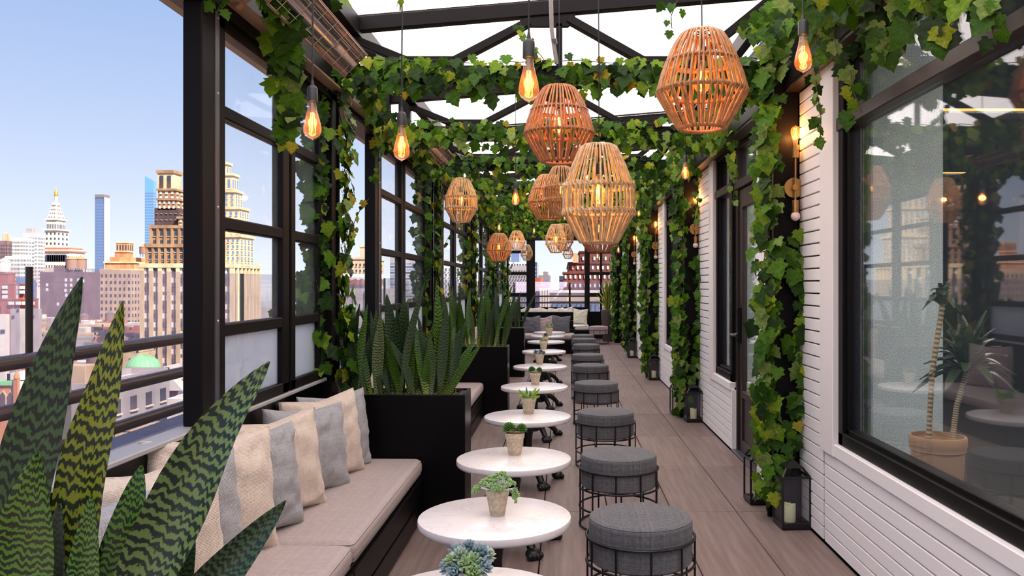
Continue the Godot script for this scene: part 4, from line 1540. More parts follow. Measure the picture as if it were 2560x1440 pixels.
func bulb(parent: Node3D, o: Vector3, s: float, energy: float, flip := false) -> void:
	# teardrop filament bulb hanging from o; flip stands it upright
	var y := 1.0 if flip else -1.0
	var bs := Basis(Vector3.RIGHT, PI) if not flip else Basis.IDENTITY
	var g := MB.new()
	g.lathe([Vector2(0.0125, 0.0), Vector2(0.014, 0.012), Vector2(0.0165, 0.03), Vector2(0.023, 0.055), Vector2(0.029, 0.078), Vector2(0.032, 0.096), Vector2(0.0305, 0.110), Vector2(0.024, 0.122), Vector2(0.013, 0.130), Vector2(0.005, 0.133), Vector2(0.003, 0.137), Vector2(0, 0.138)].map(func(q): return q * s), 20, Vector3.ZERO, Basis.IDENTITY)
	var go := obj("bulb_glass", g, M.bulb_glass, parent, o, bs)
	var st := MB.new()
	st.lathe([Vector2(0.008, 0), Vector2(0.0055, 0.02), Vector2(0.004, 0.045), Vector2(0.002, 0.05), Vector2(0, 0.05)].map(func(q): return q * s), 10)
	obj("stem_glass", st, M.alu, go)
	var f := MB.new()
	for k in 4:
		var a := TAU * k / 4.0 + 0.4
		var c := Vector3(cos(a), 0, sin(a))
		f.tube([(c * 0.005 + Vector3(0, 0.040, 0)) * s, (c * 0.011 + Vector3(0, 0.104, 0)) * s], 0.0016 * s, 5)
	obj("filament", f, M.filament, go)
	if energy > 0.0:
		var l := OmniLight3D.new()
		l.name = numbered("glow_light", parent)
		parent.add_child(l)
		l.position = o + Vector3(0, y * 0.075 * s, 0)
		l.light_color = Color(1.0, 0.66, 0.32)
		l.light_energy = energy
		l.light_size = 0.02
		l.omni_range = 8.0
		l.omni_attenuation = 2.0
		l.shadow_enabled = true

func socket(parent: Node3D, o: Vector3, s := 1.0) -> void:
	var m := MB.new()
	m.lathe([Vector2(0, 0.075), Vector2(0.004, 0.075), Vector2(0.007, 0.055), Vector2(0.015, 0.050), Vector2(0.0185, 0.043), Vector2(0.0190, 0.0), Vector2(0.0195, -0.003), Vector2(0.0170, -0.005), Vector2(0, -0.005)].map(func(q): return q * s), 18, o)
	obj("socket", m, M.socket, parent)

func cord(parent: Node3D, a: Vector3, b: Vector3) -> void:
	var m := MB.new()
	m.tube([a, a.lerp(b, 0.33) + Vector3(0.002, 0, 0), a.lerp(b, 0.66) - Vector3(0.001, 0, 0.001), b], 0.0033, 6)
	obj("cord", m, M.cord, parent)

# a bare bulb: glass centre given in the picture frame at depth d
func pendant_bulb(label: String, px: float, py_top: float, d: float, s: float, energy: float) -> void:
	var p := at(px, py_top, d)
	var t := thing("pendant_bulb", label, "light bulb", Vector3(p.x, p.y, p.z), 0.0, "bare filament bulbs on cords")
	socket(t, Vector3.ZERO, s)
	cord(t, Vector3(0, 0.073 * s, 0), Vector3(0, rh(p.x) - 0.01 - p.y, 0))
	bulb(t, Vector3(0, -0.003, 0), s, energy)

# rattan shade. kind A: narrow crown flaring to a low widest ring; kind B: barrel with two woven bands
func rattan_lamp(label: String, px: float, py_top: float, d: float, dia: float, kind: String, m_rod: Material, rods: int, parts: bool, energy: float) -> void:
	var h: float = dia * (1.075 if kind == "A" else 1.38)
	var p := at(px, py_top, d)
	var t := thing("rattan_lamp", label, "pendant lamp", Vector3(p.x, p.y, p.z), 0.37 * px, "")
	var R := dia * 0.5
	var prof: Array
	var rings: Array
	if kind == "A":
		prof = [[0.36, 0.0], [0.47, 0.03], [0.60, 0.12], [0.70, 0.21], [0.80, 0.32], [0.90, 0.45], [1.0, 0.62], [0.98, 0.65], [0.76, 0.83], [0.52, 1.0]]
		rings = [[0.80, 0.32], [1.0, 0.625]]
	else:
		prof = [[0.40, 0.0], [0.50, 0.02], [0.62, 0.10], [0.74, 0.20], [0.86, 0.31], [0.97, 0.42], [1.0, 0.46], [1.0, 0.68], [0.96, 0.72], [0.75, 0.86], [0.53, 1.0]]
		rings = [[0.99, 0.43], [1.0, 0.69]]
	var rr := clampf(dia * 0.0148, 0.004, 0.0068)
	var r := RandomNumberGenerator.new()
	r.seed = int(px)
	var all := MB.new()
	for k in rods:
		var a := TAU * (k + r.randf_range(-0.22, 0.22)) / rods
		var tw := r.randf_range(-0.05, 0.05)
		var pts := []
		var rad := []
		for q in prof:
			var aa: float = a + tw * q[1] + r.randf_range(-0.010, 0.010)
			pts.append(Vector3(cos(aa) * R * q[0], -h * q[1], sin(aa) * R * q[0]))
			rad.append(rr * (0.82 + 0.3 * q[0]) * r.randf_range(0.85, 1.1))
		var m := MB.new() if parts else all
		m.tube(pts, rad, 6 if parts else 5)
		if parts:
			obj("rattan_rod", m, m_rod, t)
	if not parts:
		obj("rattan_rods", all, m_rod, t).set_meta("kind", "stuff")
	for q in rings + [[0.36 if kind == "A" else 0.40, 0.004], [0.50, 0.995]]:
		var m := MB.new()
		var pts := []
		for k in 48:
			var a := TAU * k / 48
			var o: float = R * q[0] - rr * 1.4
			pts.append(Vector3(cos(a) * o, -h * q[1], sin(a) * o))
		m.tube(pts, rr * (1.5 if q[1] > 0.01 else 1.1), 7, true)
		# lashings over each rod
		if q[1] > 0.1 and q[1] < 0.9:
			for k in rods:
				var a := TAU * k / rods
				var da := TAU / rods
				var a0 := a - da * 0.30
				var a1 := a + da * 0.55
				var hh: float = rr * 2.0
				var o1: float = R * q[0] + rr * 1.5
				if kind == "B":
					m.tube([Vector3(cos(a0) * (o1 - rr), -h * q[1] - hh * 1.5, sin(a0) * (o1 - rr)), Vector3(cos(a) * o1, -h * q[1], sin(a) * o1), Vector3(cos(a1) * (o1 - rr), -h * q[1] + hh * 1.5, sin(a1) * (o1 - rr))], rr * 0.85, 5)
				else:
					m.tube([Vector3(cos(a + da * 0.5) * (o1 - rr * 3.4), -h * q[1] - hh * 0.4, sin(a + da * 0.5) * (o1 - rr * 3.4)), Vector3(cos(a + da * 0.5) * (o1 - rr * 0.6), -h * q[1], sin(a + da * 0.5) * (o1 - rr * 0.6)), Vector3(cos(a + da * 0.5) * (o1 - rr * 3.4), -h * q[1] + hh, sin(a + da * 0.5) * (o1 - rr * 3.4))], rr * 1.0, 5)
		obj("hoop", m, m_rod, t)
	var cr := MB.new()
	cr.tube([Vector3(-R * 0.36, -0.004, 0), Vector3(R * 0.36, -0.004, 0)], 0.004, 6)
	cr.tube([Vector3(0, -0.004, -R * 0.36), Vector3(0, -0.004, R * 0.36)], 0.004, 6)
	obj("crossbar", cr, M.cord, t)
	# inner upright slats carry the socket
	var drop := h * 0.30
	cord(t, Vector3(0, -drop + 0.07, 0), Vector3(0, rh(p.x) - 0.01 - p.y, 0))
	socket(t, Vector3(0, -drop, 0), 1.1)
	bulb(t, Vector3(0, -drop - 0.003, 0), 1.15 if dia > 0.3 else 0.8, energy)

func build_lamps() -> void:
	rattan_lamp("big honey rattan lamp at the upper right, nearest and widest", 1755, 80, 3.85, 0.43, "A", M.rattan_honey, 44, true, 0.03)
	rattan_lamp("large reddish rattan lamp left of and above the pale barrel one", 1398, 217, 4.95, 0.43, "A", M.rattan_red, 44, true, 0.03)
	rattan_lamp("large pale barrel rattan lamp in the middle, with two woven bands", 1497, 363, 3.93, 0.345, "B", M.rattan_pale, 42, true, 0.03)
	rattan_lamp("pale barrel rattan lamp hanging alone on the left, over the snake plants", 1153, 446, 8.8, 0.345, "B", M.rattan_pale, 40, true, 0.025)
	rattan_lamp("honey rattan lamp partly hidden behind the left edge of the pale barrel lamp", 1371, 438, 8.45, 0.43, "A", M.rattan_honey, 40, true, 0.025)
	rattan_lamp("rattan lamp of which only the narrow crown shows, behind the reddish and honey ones", 1403, 417, 8.0, 0.345, "B", M.rattan_honey, 36, false, 0.0)
	rattan_lamp("honey rattan lamp low at the left of the far group, above the plant boxes", 1247, 584, 13.5, 0.43, "A", M.rattan_honey, 34, false, 0.03)
	rattan_lamp("far rattan lamp just right of the low honey one, pale and washed by light", 1292, 577, 16.2, 0.345, "A", M.rattan_pale, 30, false, 0.03)
	rattan_lamp("farthest rattan lamp on the left, faint against the end window", 1317, 612, 17.4, 0.245, "B", M.rattan_pale, 28, false, 0.0)
	rattan_lamp("far pale barrel lamp under the honey one, left of two overlapping", 1390, 561, 12.4, 0.315, "B", M.rattan_pale, 32, false, 0.03)
	rattan_lamp("far pale barrel lamp behind another, right of the two overlapping", 1409, 560, 14.0, 0.33, "B", M.rattan_honey, 32, false, 0.0)
	rattan_lamp("farthest and smallest rattan lamp, open and ring-shaped, over the far sofa", 1420, 618, 18.6, 0.25, "A", M.rattan_honey, 20, false, 0.0)
	rattan_lamp("rattan lamp hidden behind the pale barrel one, its lower cone showing beneath", 1497, 517, 8.6, 0.445, "A", M.rattan_red, 36, false, 0.0)
	var b := [["nearest bare filament bulb, hanging at the top middle against the nearest truss", 1322, 142, 2.48, 1.0, 0.012], ["bare filament bulb in front of the leafy left post", 781, 252, 2.88, 1.0, 0.012], ["bare filament bulb just right of the first ivy post, against the truss end", 1004, 314, 3.17, 1.0, 0.012], ["bare filament bulb at the top right, among the ivy by the house wall", 2008, 86, 2.93, 1.0, 0.012], ["bare filament bulb near the house wall above the glazed door", 1713, 405, 6.45, 1.0, 0.012], ["bare filament bulb in the middle, left of the honey rattan lamp", 1289, 471, 6.6, 1.0, 0.012], ["small bare filament bulb above the low honey rattan lamp", 1248, 555, 11.7, 1.0, 0.0], ["small bare filament bulb right of the pale barrel lamp, among ivy", 1597, 519, 11.3, 1.0, 0.0], ["small far bare filament bulb left of the fourth wall post", 1546, 613, 13.4, 1.0, 0.0], ["farthest bare filament bulb, under the hidden rattan lamp", 1494, 630, 14.8, 1.0, 0.0], ["far bare filament bulb between the two far rattan groups", 1335, 566, 14.6, 1.0, 0.0], ["far bare filament bulb glimpsed behind the honey rattan lamp", 1412, 530, 12.0, 0.9, 0.0]]
	for q in b:
		pendant_bulb(q[0], q[1], q[2], q[3], q[4], q[5])

# ---------------------------------------------------------------- sconces, lanterns, heaters

func build_sconces_lanterns() -> void:
	var sl := ["nearest brass wall sconce, amber bulb above and pink globe below, beside white boards", "second brass sconce, on the ivy post before the glazed door", "third brass sconce along the house wall, small among ivy", "fourth brass sconce, far and half hidden by ivy"]
	for k in 4:
		var s := thing("wall_sconce", sl[k], "sconce", V(1.418, 2.04, POSTS[k] - 0.092), 0.0, "brass sconces on the wall posts")
		var bp := MB.new()
		bp.lathe([Vector2(0.062, 0), Vector2(0.062, 0.010), Vector2(0.060, 0.012), Vector2(0.0, 0.012)], 32, Vector3.ZERO, Basis(Vector3.RIGHT, PI / 2))
		bp.lathe([Vector2(0.020, 0.01), Vector2(0.020, 0.045), Vector2(0.018, 0.047), Vector2(0, 0.047)], 20, Vector3.ZERO, Basis(Vector3.RIGHT, PI / 2))
		obj("backplate", bp, M.brass, s)
		var c := Vector3(0, 0, 0.036)
		var arm := MB.new()
		arm.tube([c + Vector3(0, -0.085, 0), c + Vector3(0, 0.19, 0)], 0.006, 10)
		obj("arm", arm, M.brass, s)
		for q in [[0.18, 0.258, "up"], [-0.15, -0.078, "down"]]:
			var so := MB.new()
			so.lathe([Vector2(0.0, q[0]), Vector2(0.0205, q[0]), Vector2(0.0205, q[1]), Vector2(0.018, q[1]), Vector2(0.018, q[1] - 0.004), Vector2(0, q[1] - 0.004)], 20, c)
			obj("socket_cup", so, M.brass, s)
		bulb(s, c + Vector3(0, 0.253, 0), 0.92, 0.035 if k < 3 else 0.02, true)
		var gl := MB.new()
		ball(gl, c + Vector3(0, -0.176, 0), Vector3.ONE * 0.029, 18)
		obj("globe", gl, M.globe_pink, s)
	var ll := ["nearest black lantern on the floor at the white wall, glass-sided, with a candle", "black lantern half hidden behind the nearest ivy post and its lantern", "black lantern at the foot of the second ivy post", "black lantern half hidden behind the one at the second ivy post", "black lantern at the foot of the third ivy post", "black lantern at the foot of the fourth ivy post"]
	var lp := [[1.37, 4.83, 0.42, 0.165], [1.30, 5.36, 0.40, 0.15], [1.375, 8.52, 0.42, 0.165], [1.28, 8.98, 0.40, 0.15], [1.375, 12.22, 0.42, 0.165], [1.355, 15.9, 0.42, 0.165]]
	var cl := ["thick ivory candle inside the nearest lantern", "ivory candle inside the lantern half hidden behind the nearest post", "ivory candle inside the lantern at the second post", "ivory candle inside the half hidden second-post lantern", "ivory candle inside the lantern at the third post", "ivory candle inside the lantern at the fourth post"]
	for k in 6:
		lantern(ll[k], V(lp[k][0], 0, lp[k][1]), lp[k][2], lp[k][3])
		var c := thing("candle", cl[k], "candle", V(lp[k][0] - (0.0 if k != 0 else 0.012), 0.0275, lp[k][1]), 0.0, "ivory candles in the lanterns")
		var w := MB.new()
		w.lathe([Vector2(0, 0), Vector2(0.033, 0), Vector2(0.034, 0.004), Vector2(0.0345, 0.098), Vector2(0.033, 0.106), Vector2(0.029, 0.104), Vector2(0.024, 0.094), Vector2(0, 0.090)], 24)
		for i in w.v.size():
			if w.v[i].y > 0.1:
				w.v[i].y += 0.006 * sin(atan2(w.v[i].z, w.v[i].x) * 2.0 + 0.6)
		obj("wax", w, M.wax, c)
		var wk := MB.new()
		wk.lathe([Vector2(0.0015, 0.089), Vector2(0.004, 0.098), Vector2(0.003, 0.112), Vector2(0, 0.120)], 8)
		obj("wick_flame", wk, M.candle_wick, c)

func lantern(label: String, p: Vector3, h: float, w: float) -> void:
	var l := thing("lantern", label, "lantern", p, 0.06, "black lanterns on the floor by the posts")
	var a := w * 0.5
	var hb := h * 0.735
	var base := MB.new()
	base.box(Vector3(0, 0.016, 0), Vector3(w + 0.012, 0.022, w + 0.012), 0.003)
	for q in [[1, 1], [1, -1], [-1, 1], [-1, -1]]:
		base.box(Vector3(q[0] * (a - 0.012), 0.004, q[1] * (a - 0.012)), Vector3(0.02, 0.008, 0.02))
	obj("base", base, M.wire, l)
	var fr := MB.new()
	for q in [[1, 1], [1, -1], [-1, 1], [-1, -1]]:
		fr.span(Vector3(q[0] * a - 0.006, 0.02, q[1] * a - 0.006), Vector3(q[0] * a + 0.006, hb, q[1] * a + 0.006), 0.002)
	for s in [-1, 1]:
		for y in [0.032, hb]:
			fr.box(Vector3(0, y, s * a), Vector3(w, 0.014, 0.012), 0.002)
			fr.box(Vector3(s * a, y, 0), Vector3(0.012, 0.014, w), 0.002)
	for q in [[1, 1], [1, -1], [-1, 1], [-1, -1]]:
		fr.bar(Vector3(q[0] * a, hb, q[1] * a), Vector3(q[0] * a * 0.58, h * 0.855, q[1] * a * 0.58), 0.010, 0.010)
	obj("frame", fr, M.wire, l)
	for s in [-1, 1]:
		for ax in 2:
			var g := MB.new()
			if ax == 0:
				g.box(Vector3(0, (hb + 0.03) * 0.5, s * a), Vector3(w - 0.01, hb - 0.04, 0.002))
			else:
				g.box(Vector3(s * a, (hb + 0.03) * 0.5, 0), Vector3(0.002, hb - 0.04, w - 0.01))
			obj("glass_pane", g, M.lantern_glass, l)
	var cap := MB.new()
	var c0 := a * 0.66
	var apex := Vector3(0, h * 0.955, 0)
	cap.box(Vector3(0, h * 0.855, 0), Vector3(c0 * 2, 0.010, c0 * 2), 0.002)
	for k in 4:
		var b0 := Vector3(c0, h * 0.86, c0).rotated(Vector3.UP, k * PI / 2)
		var b1 := Vector3(c0, h * 0.86, c0).rotated(Vector3.UP, (k + 1) * PI / 2)
		cap.tri3(b0, b1, apex, (b1 - b0).cross(apex - b0).normalized())
	obj("roof_cap", cap, M.wire, l)
	var ring := MB.new()
	var pts := []
	for k in 20:
		pts.append(Vector3(cos(TAU * k / 20) * 0.022, h * 0.955 + 0.020 + sin(TAU * k / 20) * 0.022, 0))
	ring.tube(pts, 0.0025, 6, true)
	obj("ring", ring, M.wire, l)

func build_heaters() -> void:
	var labels := ["nearest slanted infrared heater at the upper left, polished bronze trough with wire guard", "second slanted infrared heater, above the second ivy post on the open side", "third infrared heater, glimpsed through ivy behind the left rattan lamp"]
	var ds := [[3.42, 4.62], [7.12, 8.32], [10.85, 12.0]]
	for k in 3:
		var ln: float = ds[k][1] - ds[k][0]
		var h := thing("heater", labels[k], "heater", V(-1.19, 2.70, ds[k][0]), 0.0, "infrared heaters under the roof")
		h.basis = Basis(Vector3(0.72, 0.69, 0), Vector3(0.69, -0.72, 0), Vector3(0, 0, -1)).orthonormalized()
		# local: x across, y out of the opening, z along (away from the camera)
		var rows := []
		var cs := []
		for i in 15:
			var a := PI * (1.0 + i / 14.0)
			cs.append(Vector2(cos(a) * 0.085, sin(a) * 0.075))
		for z in [0.0, ln]:
			var row := []
			for q in cs:
				row.append(Vector3(q.x, q.y, z))
			rows.append(row)
		var rf := MB.new()
		rf.grid(rows)
		obj("reflector", rf, M.chrome, h)
		var cas := MB.new()
		var rows2 := []
		for z in [-0.004, ln + 0.004]:
			var row := []
			for q in cs:
				row.append(Vector3(q.x * 1.05, q.y * 1.07, z))
			rows2.append(row)
		cas.grid(rows2)
		for s in [-1, 1]:
			cas.span(Vector3(s * 0.089 - 0.006, -0.006, -0.004), Vector3(s * 0.089 + 0.006, 0.004, ln + 0.004), 0.002)
		obj("case", cas, M.heater_case, h)
		for z in [0.0, ln]:
			var e := MB.new()
			var poly := PackedVector2Array()
			for q in cs:
				poly.append(q * 1.06)
			e.prism(poly, z - 0.004, z + 0.004)
			obj("end_plate", e, M.chrome if z > 0.1 else M.heater_case, h)
		for x in [-0.026, 0.026]:
			var tb := MB.new()
			tb.tube([Vector3(x, -0.034, 0.02), Vector3(x, -0.034, ln - 0.02)], 0.011, 10)
			obj("heating_tube", tb, M.alu, h)
		var gw := MB.new()
		for x in [-0.085, -0.05, -0.017, 0.017, 0.05, 0.085]:
			gw.tube([Vector3(x, 0.006, 0), Vector3(x, 0.006, ln)], 0.0022, 5)
		for i in 7:
			var z := ln * (i + 0.5) / 7.0
			gw.tube([Vector3(-0.088, 0.004, z), Vector3(0.088, 0.004, z)], 0.0022, 5)
		obj("wire_guard", gw, M.chrome, h)
		var br := MB.new()
		for z in [0.03, ln * 0.55]:
			br.span(Vector3(-0.20, -0.115, z - 0.02), Vector3(0.0, -0.085, z + 0.02), 0.003)
		obj("bracket", br, M.heater_case, h)

# ---------------------------------------------------------------- snake plants

func snake_texture(seed_: int, light: Color, dark: Color, low: Color) -> ImageTexture:
	var n1 := noise_image(256, 0.022, seed_, 2)
	var n2 := noise_image(256, 0.07, seed_ + 1, 3)
	var im := Image.create(128, 1024, false, Image.FORMAT_RGB8)
	for y in 1024:
		var t := y / 1023.0  # 0 at the foot
		for x in 128:
			var u := absf(x / 127.0 - 0.5) * 2.0
			var a := n1.get_pixel((x * 2) % 256, (y / 3) % 256).r - 0.5
			var b2 := n2.get_pixel((x * 2) % 256, y % 256).r - 0.5
			var ph := t * 32.0 - u * 0.55 + a * 1.0 + b2 * 0.30
			var b := sin(ph * TAU) + b2 * 0.9 + 0.6 * a
			var k := smoothstep(-0.25, 0.35, b)
			var base := low.lerp(light, smoothstep(0.0, 0.34, t))
			im.set_pixel(x, y, base.lerp(dark, k * lerpf(0.55, 1.0, smoothstep(0.02, 0.2, t))))
	return tex(im)

func snake_materials() -> void:
	for q in [["snake_dark", Color(0.25, 0.35, 0.19), Color(0.07, 0.12, 0.075), Color(0.38, 0.46, 0.20)], ["snake_olive", Color(0.54, 0.56, 0.13), Color(0.11, 0.16, 0.06), Color(0.62, 0.72, 0.56)], ["snake_silver", Color(0.44, 0.52, 0.28), Color(0.10, 0.16, 0.10), Color(0.72, 0.79, 0.68)], ["snake_green", Color(0.34, 0.52, 0.13), Color(0.06, 0.14, 0.05), Color(0.74, 0.80, 0.32)]]:
		var m := mat(q[0], Color.WHITE, 0.33)
		m.albedo_texture = snake_texture(hash(q[0]) % 1000, q[1], q[2], q[3])
		m.backlight_enabled = true
		m.backlight = Color(0.16, 0.18, 0.06)

# a stiff sword leaf through centre points; width in metres; face turned towards `front`
func sword(parent: Node3D, pts: Array, w: float, front: Vector3, mt: Material, fold := 0.28, twist := 0.0, called := "leaf") -> void:
	var curve := Curve3D.new()
	for i in pts.size():
		var p: Vector3 = pts[i]
		var a: Vector3 = pts[maxi(i - 1, 0)]
		var b: Vector3 = pts[mini(i + 1, pts.size() - 1)]
		var tan := (b - a) / 6.0
		curve.add_point(p, -tan if i > 0 else Vector3.ZERO, tan if i < pts.size() - 1 else Vector3.ZERO)
	var ln := curve.get_baked_length()
	var rows := []
	var n := 18
	var us := []
	for i in n + 1:
		var t := float(i) / n
		var p := curve.sample_baked(t * ln, true)
		var d := (curve.sample_baked(minf(t + 0.02, 1.0) * ln, true) - curve.sample_baked(maxf(t - 0.02, 0.0) * ln, true)).normalized()
		var f := front.rotated(d, twist * t)
		var x := d.cross(f).normalized()
		var z := x.cross(d).normalized()
		var prof := 0.42 + 0.58 * smoothstep(0.0, 0.45, t)
		if t > 0.56:
			prof *= maxf(1.0 - pow((t - 0.56) / 0.44, 1.6), 0.0)
		var hw := maxf(w * 0.5 * prof, 0.0012)
		var th := 0.0022 + 0.0035 * (1.0 - t)
		var row := []
		for j in 11:
			# front side left to right, back side right to left
			var s: float = [-1.0, -0.55, 0.0, 0.55, 1.0, 1.0, 0.55, 0.0, -0.55, -1.0, -1.0][j]
			var side: float = 1.0 if j < 5 or j == 10 else -1.0
			var edge := sqrt(maxf(1.0 - s * s * 0.85, 0.0))
			var wave := 0.02 * sin(t * 9.0 + s * 2.0) * w
			row.append(p + x * hw * s + z * (fold * hw * (s * s - 0.35) + side * th * edge + wave))
		row.reverse()
		rows.append(row)
	var m := MB.new()
	m.grid(rows, true)
	for r in n + 1:
		for j in 11:
			m.uv[r * 11 + j] = Vector2([0.0, 0.0, 0.22, 0.5, 0.78, 1.0, 1.0, 0.78, 0.5, 0.22, 0.0][j], float(r) / n)
	obj(called, m, mt, parent)

func build_snake_plants() -> void:
	snake_materials()
	# in front of the camera: each leaf through points of its centre line (picture x, picture y, depth)
	var fg := thing("snake_plant", "foreground snake plant at the left edge, its tall dark leaf rising past the railing", "snake plant")
	var fg2 := thing("snake_plant", "foreground snake plant whose big silver-green leaf leans right across the pillows", "snake plant")
	var L := [
		[fg, [[10, 1740, 1.45], [25, 1440, 1.46], [70, 1150, 1.47], [140, 890, 1.48], [205, 692, 1.48]], 0.080, Vector3(0.15, 0.1, 1), M.snake_dark, 0.15, 0.3],
		[fg, [[40, 1760, 1.36], [45, 1560, 1.36], [55, 1400, 1.36], [70, 1280, 1.35], [92, 1130, 1.34]], 0.088, Vector3(0.1, 0, 1), M.snake_green, 0.2, 0.2],
		[fg, [[170, 1740, 1.42], [180, 1440, 1.42], [205, 1190, 1.43], [262, 960, 1.44], [307, 752, 1.45]], 0.066, Vector3(0.0, 0.1, 1), M.snake_olive, 0.25, 0.45],
		[fg, [[120, 1740, 1.40], [135, 1560, 1.40], [142, 1420, 1.40], [150, 1258, 1.40]], 0.072, Vector3(-0.5, 0, 1), M.snake_dark, 0.35, 0.0],
		[fg, [[190, 1740, 1.36], [200, 1580, 1.36], [212, 1420, 1.36], [229, 1238, 1.36]], 0.046, Vector3(0.4, 0, 1), M.snake_green, 0.4, -0.3],
		[fg2, [[270, 1740, 1.44], [285, 1560, 1.44], [305, 1400, 1.44], [354, 1163, 1.45]], 0.074, Vector3(-0.1, 0, 1), M.snake_green, 0.25, 0.0],
		[fg2, [[320, 1740, 1.56], [345, 1560, 1.56], [372, 1420, 1.55], [408, 1240, 1.55]], 0.055, Vector3(0.5, 0, 1), M.snake_dark, 0.3, 0.0],
		[fg2, [[265, 1740, 1.38], [345, 1500, 1.38], [440, 1300, 1.39], [545, 1080, 1.41], [674, 904, 1.45]], 0.090, Vector3(-0.15, 0.2, 1), M.snake_silver, 0.55, 0.25],
		[fg2, [[420, 1740, 1.52], [435, 1560, 1.52], [455, 1450, 1.52], [487, 1348, 1.52]], 0.045, Vector3(0.3, 0, 1), M.snake_dark, 0.3, 0.0],
		[fg2, [[330, 1740, 1.34], [450, 1560, 1.34], [570, 1420, 1.35], [714, 1252, 1.37]], 0.058, Vector3(0.1, 0.3, 1), M.snake_dark, 0.5, 0.2]]
	for q in L:
		var pts := []
		for p in q[1]:
			pts.append(at(p[0], p[1], p[2]))
		sword(q[0], pts, q[2] * 1.2, q[3].normalized(), q[4], q[5], q[6])
	# first plant box, read off the picture: tip, foot, width in pixels
	var clumps := [thing("snake_plant", "snake plant at the left end of the first plant box", "snake plant"), thing("snake_plant", "snake plant in the middle of the first plant box, with the broadest dark leaf", "snake plant"), thing("snake_plant", "snake plant at the right end of the first plant box, one leaf leaning far right", "snake plant")]
	var P := [[245, 390, 300, 1180, 62], [430, 430, 335, 1180, 70], [500, 430, 395, 1180, 62], [424, 480, 720, 1190, 88], [150, 1000, 300, 1170, 40], [560, 650, 470, 1150, 95], [575, 480, 590, 1190, 80], [672, 340, 770, 1190, 120], [832, 310, 790, 1180, 80], [862, 395, 810, 1180, 84], [1020, 228, 790, 1180, 62], [905, 600, 880, 1180, 84], [560, 860, 700, 1190, 52], [925, 620, 1030, 1195, 95], [1195, 462, 900, 1190, 48], [700, 760, 920, 1200, 70], [1120, 215, 1160, 1190, 80], [1216, 445, 1150, 1190, 84], [1252, 510, 1195, 1190, 70], [1195, 730, 1195, 1205, 92], [1482, 740, 1225, 1205, 62], [1090, 590, 1080, 1190, 72], [1140, 560, 1070, 1190, 74], [1280, 640, 1210, 1190, 60], [640, 560, 620, 1185, 70], [860, 760, 960, 1200, 60], [340, 620, 400, 1180, 80], [760, 440, 820, 1185, 84]]
	var r := RandomNumberGenerator.new()
	r.seed = 44
	var mats := [M.snake_dark, M.snake_green, M.snake_dark, M.snake_green, M.snake_silver]
	var sc := 0.2778
	for q in P:
		var d := r.randf_range(5.08, 5.25)
		var foot := at(780 + q[2] * sc, 640 + q[3] * sc, d)
		foot.y = 0.725
		var tip := at(780 + q[0] * sc, 640 + q[1] * sc, d + r.randf_range(-0.14, 0.10))
		var mid := foot.lerp(tip, 0.5) + Vector3((foot.x - tip.x) * 0.10, 0.02, r.randf_range(-0.01, 0.01))
		var k := 0 if q[2] < 520 else 1 if q[2] < 980 else 2
		sword(clumps[k], [foot, mid, tip], q[4] * sc * d / F * 1.12, Vector3(r.randf_range(-0.5, 0.5), 0.0, 1).normalized(), mats[r.randi() % 5], 0.3, r.randf_range(-0.4, 0.4))
	for i in 26:
		var x := lerpf(-1.34, -0.70, (i + r.randf()) / 26.0)
		var d := r.randf_range(5.08, 5.27)
		var h := r.randf_range(0.30, 0.56)
		var lean := (x + 1.0) * 0.4 + r.randf_range(-0.15, 0.15)
		var foot := V(x, 0.725, d)
		var tip := V(x + lean, 0.725 + h, d + r.randf_range(-0.15, 0.1))
		sword(clumps[0 if x < -1.12 else 1 if x < -0.86 else 2], [foot, foot.lerp(tip, 0.5) - Vector3(lean * 0.12, 0, 0), tip], r.randf_range(0.045, 0.075), Vector3(r.randf_range(-0.7, 0.7), 0, 1).normalized(), mats[r.randi() % 5], 0.3, r.randf_range(-0.5, 0.5))
	for box in [[8.87, 9.13, 26, "second plant box", 0.74], [12.64, 12.88, 20, "third plant box", 0.70]]:
		var cl := [thing("snake_plant", "snake plant in the left half of the " + box[3], "snake plant"), thing("snake_plant", "snake plant in the right half of the " + box[3], "snake plant")]
		for i in box[2]:
			var x := lerpf(-1.36, -0.66, (i + r.randf()) / box[2])
			var d := r.randf_range(box[0], box[1])
			var h: float = box[4] * r.randf_range(0.62, 1.0)
			var lean := (x + 1.0) * 0.35 + r.randf_range(-0.14, 0.14)
			var foot := V(x, 0.725, d)
			var tip := V(x + lean, 0.725 + h, d + r.randf_range(-0.12, 0.12))
			sword(cl[0 if x < -1.0 else 1], [foot, foot.lerp(tip, 0.5) - Vector3(lean * 0.12, 0, 0), tip], r.randf_range(0.045, 0.07), Vector3(r.randf_range(-0.7, 0.7), 0, 1).normalized(), mats[r.randi() % 5] if box[0] < 10.0 else M.snake_dark, 0.3, r.randf_range(-0.5, 0.5))
	# spiky yellow-edged plant in the tall pot
	var ye := mat("agave", Color.WHITE, 0.4)
	var im := Image.create(64, 16, false, Image.FORMAT_RGB8)
	for y in 16:
		for x in 64:
			var u := absf(x / 63.0 - 0.5) * 2.0
			im.set_pixel(x, y, Color(0.30, 0.40, 0.10).lerp(Color(0.78, 0.76, 0.20), smoothstep(0.55, 0.75, u)))
	ye.albedo_texture = tex(im)
	ye.backlight_enabled = true
	ye.backlight = Color(0.5, 0.5, 0.2)
	var ag := thing("spiky_plant", "yellow-edged spiky plant in the tall taupe pot by the far end wall", "plant", V(1.125, 0.775, 20.4))
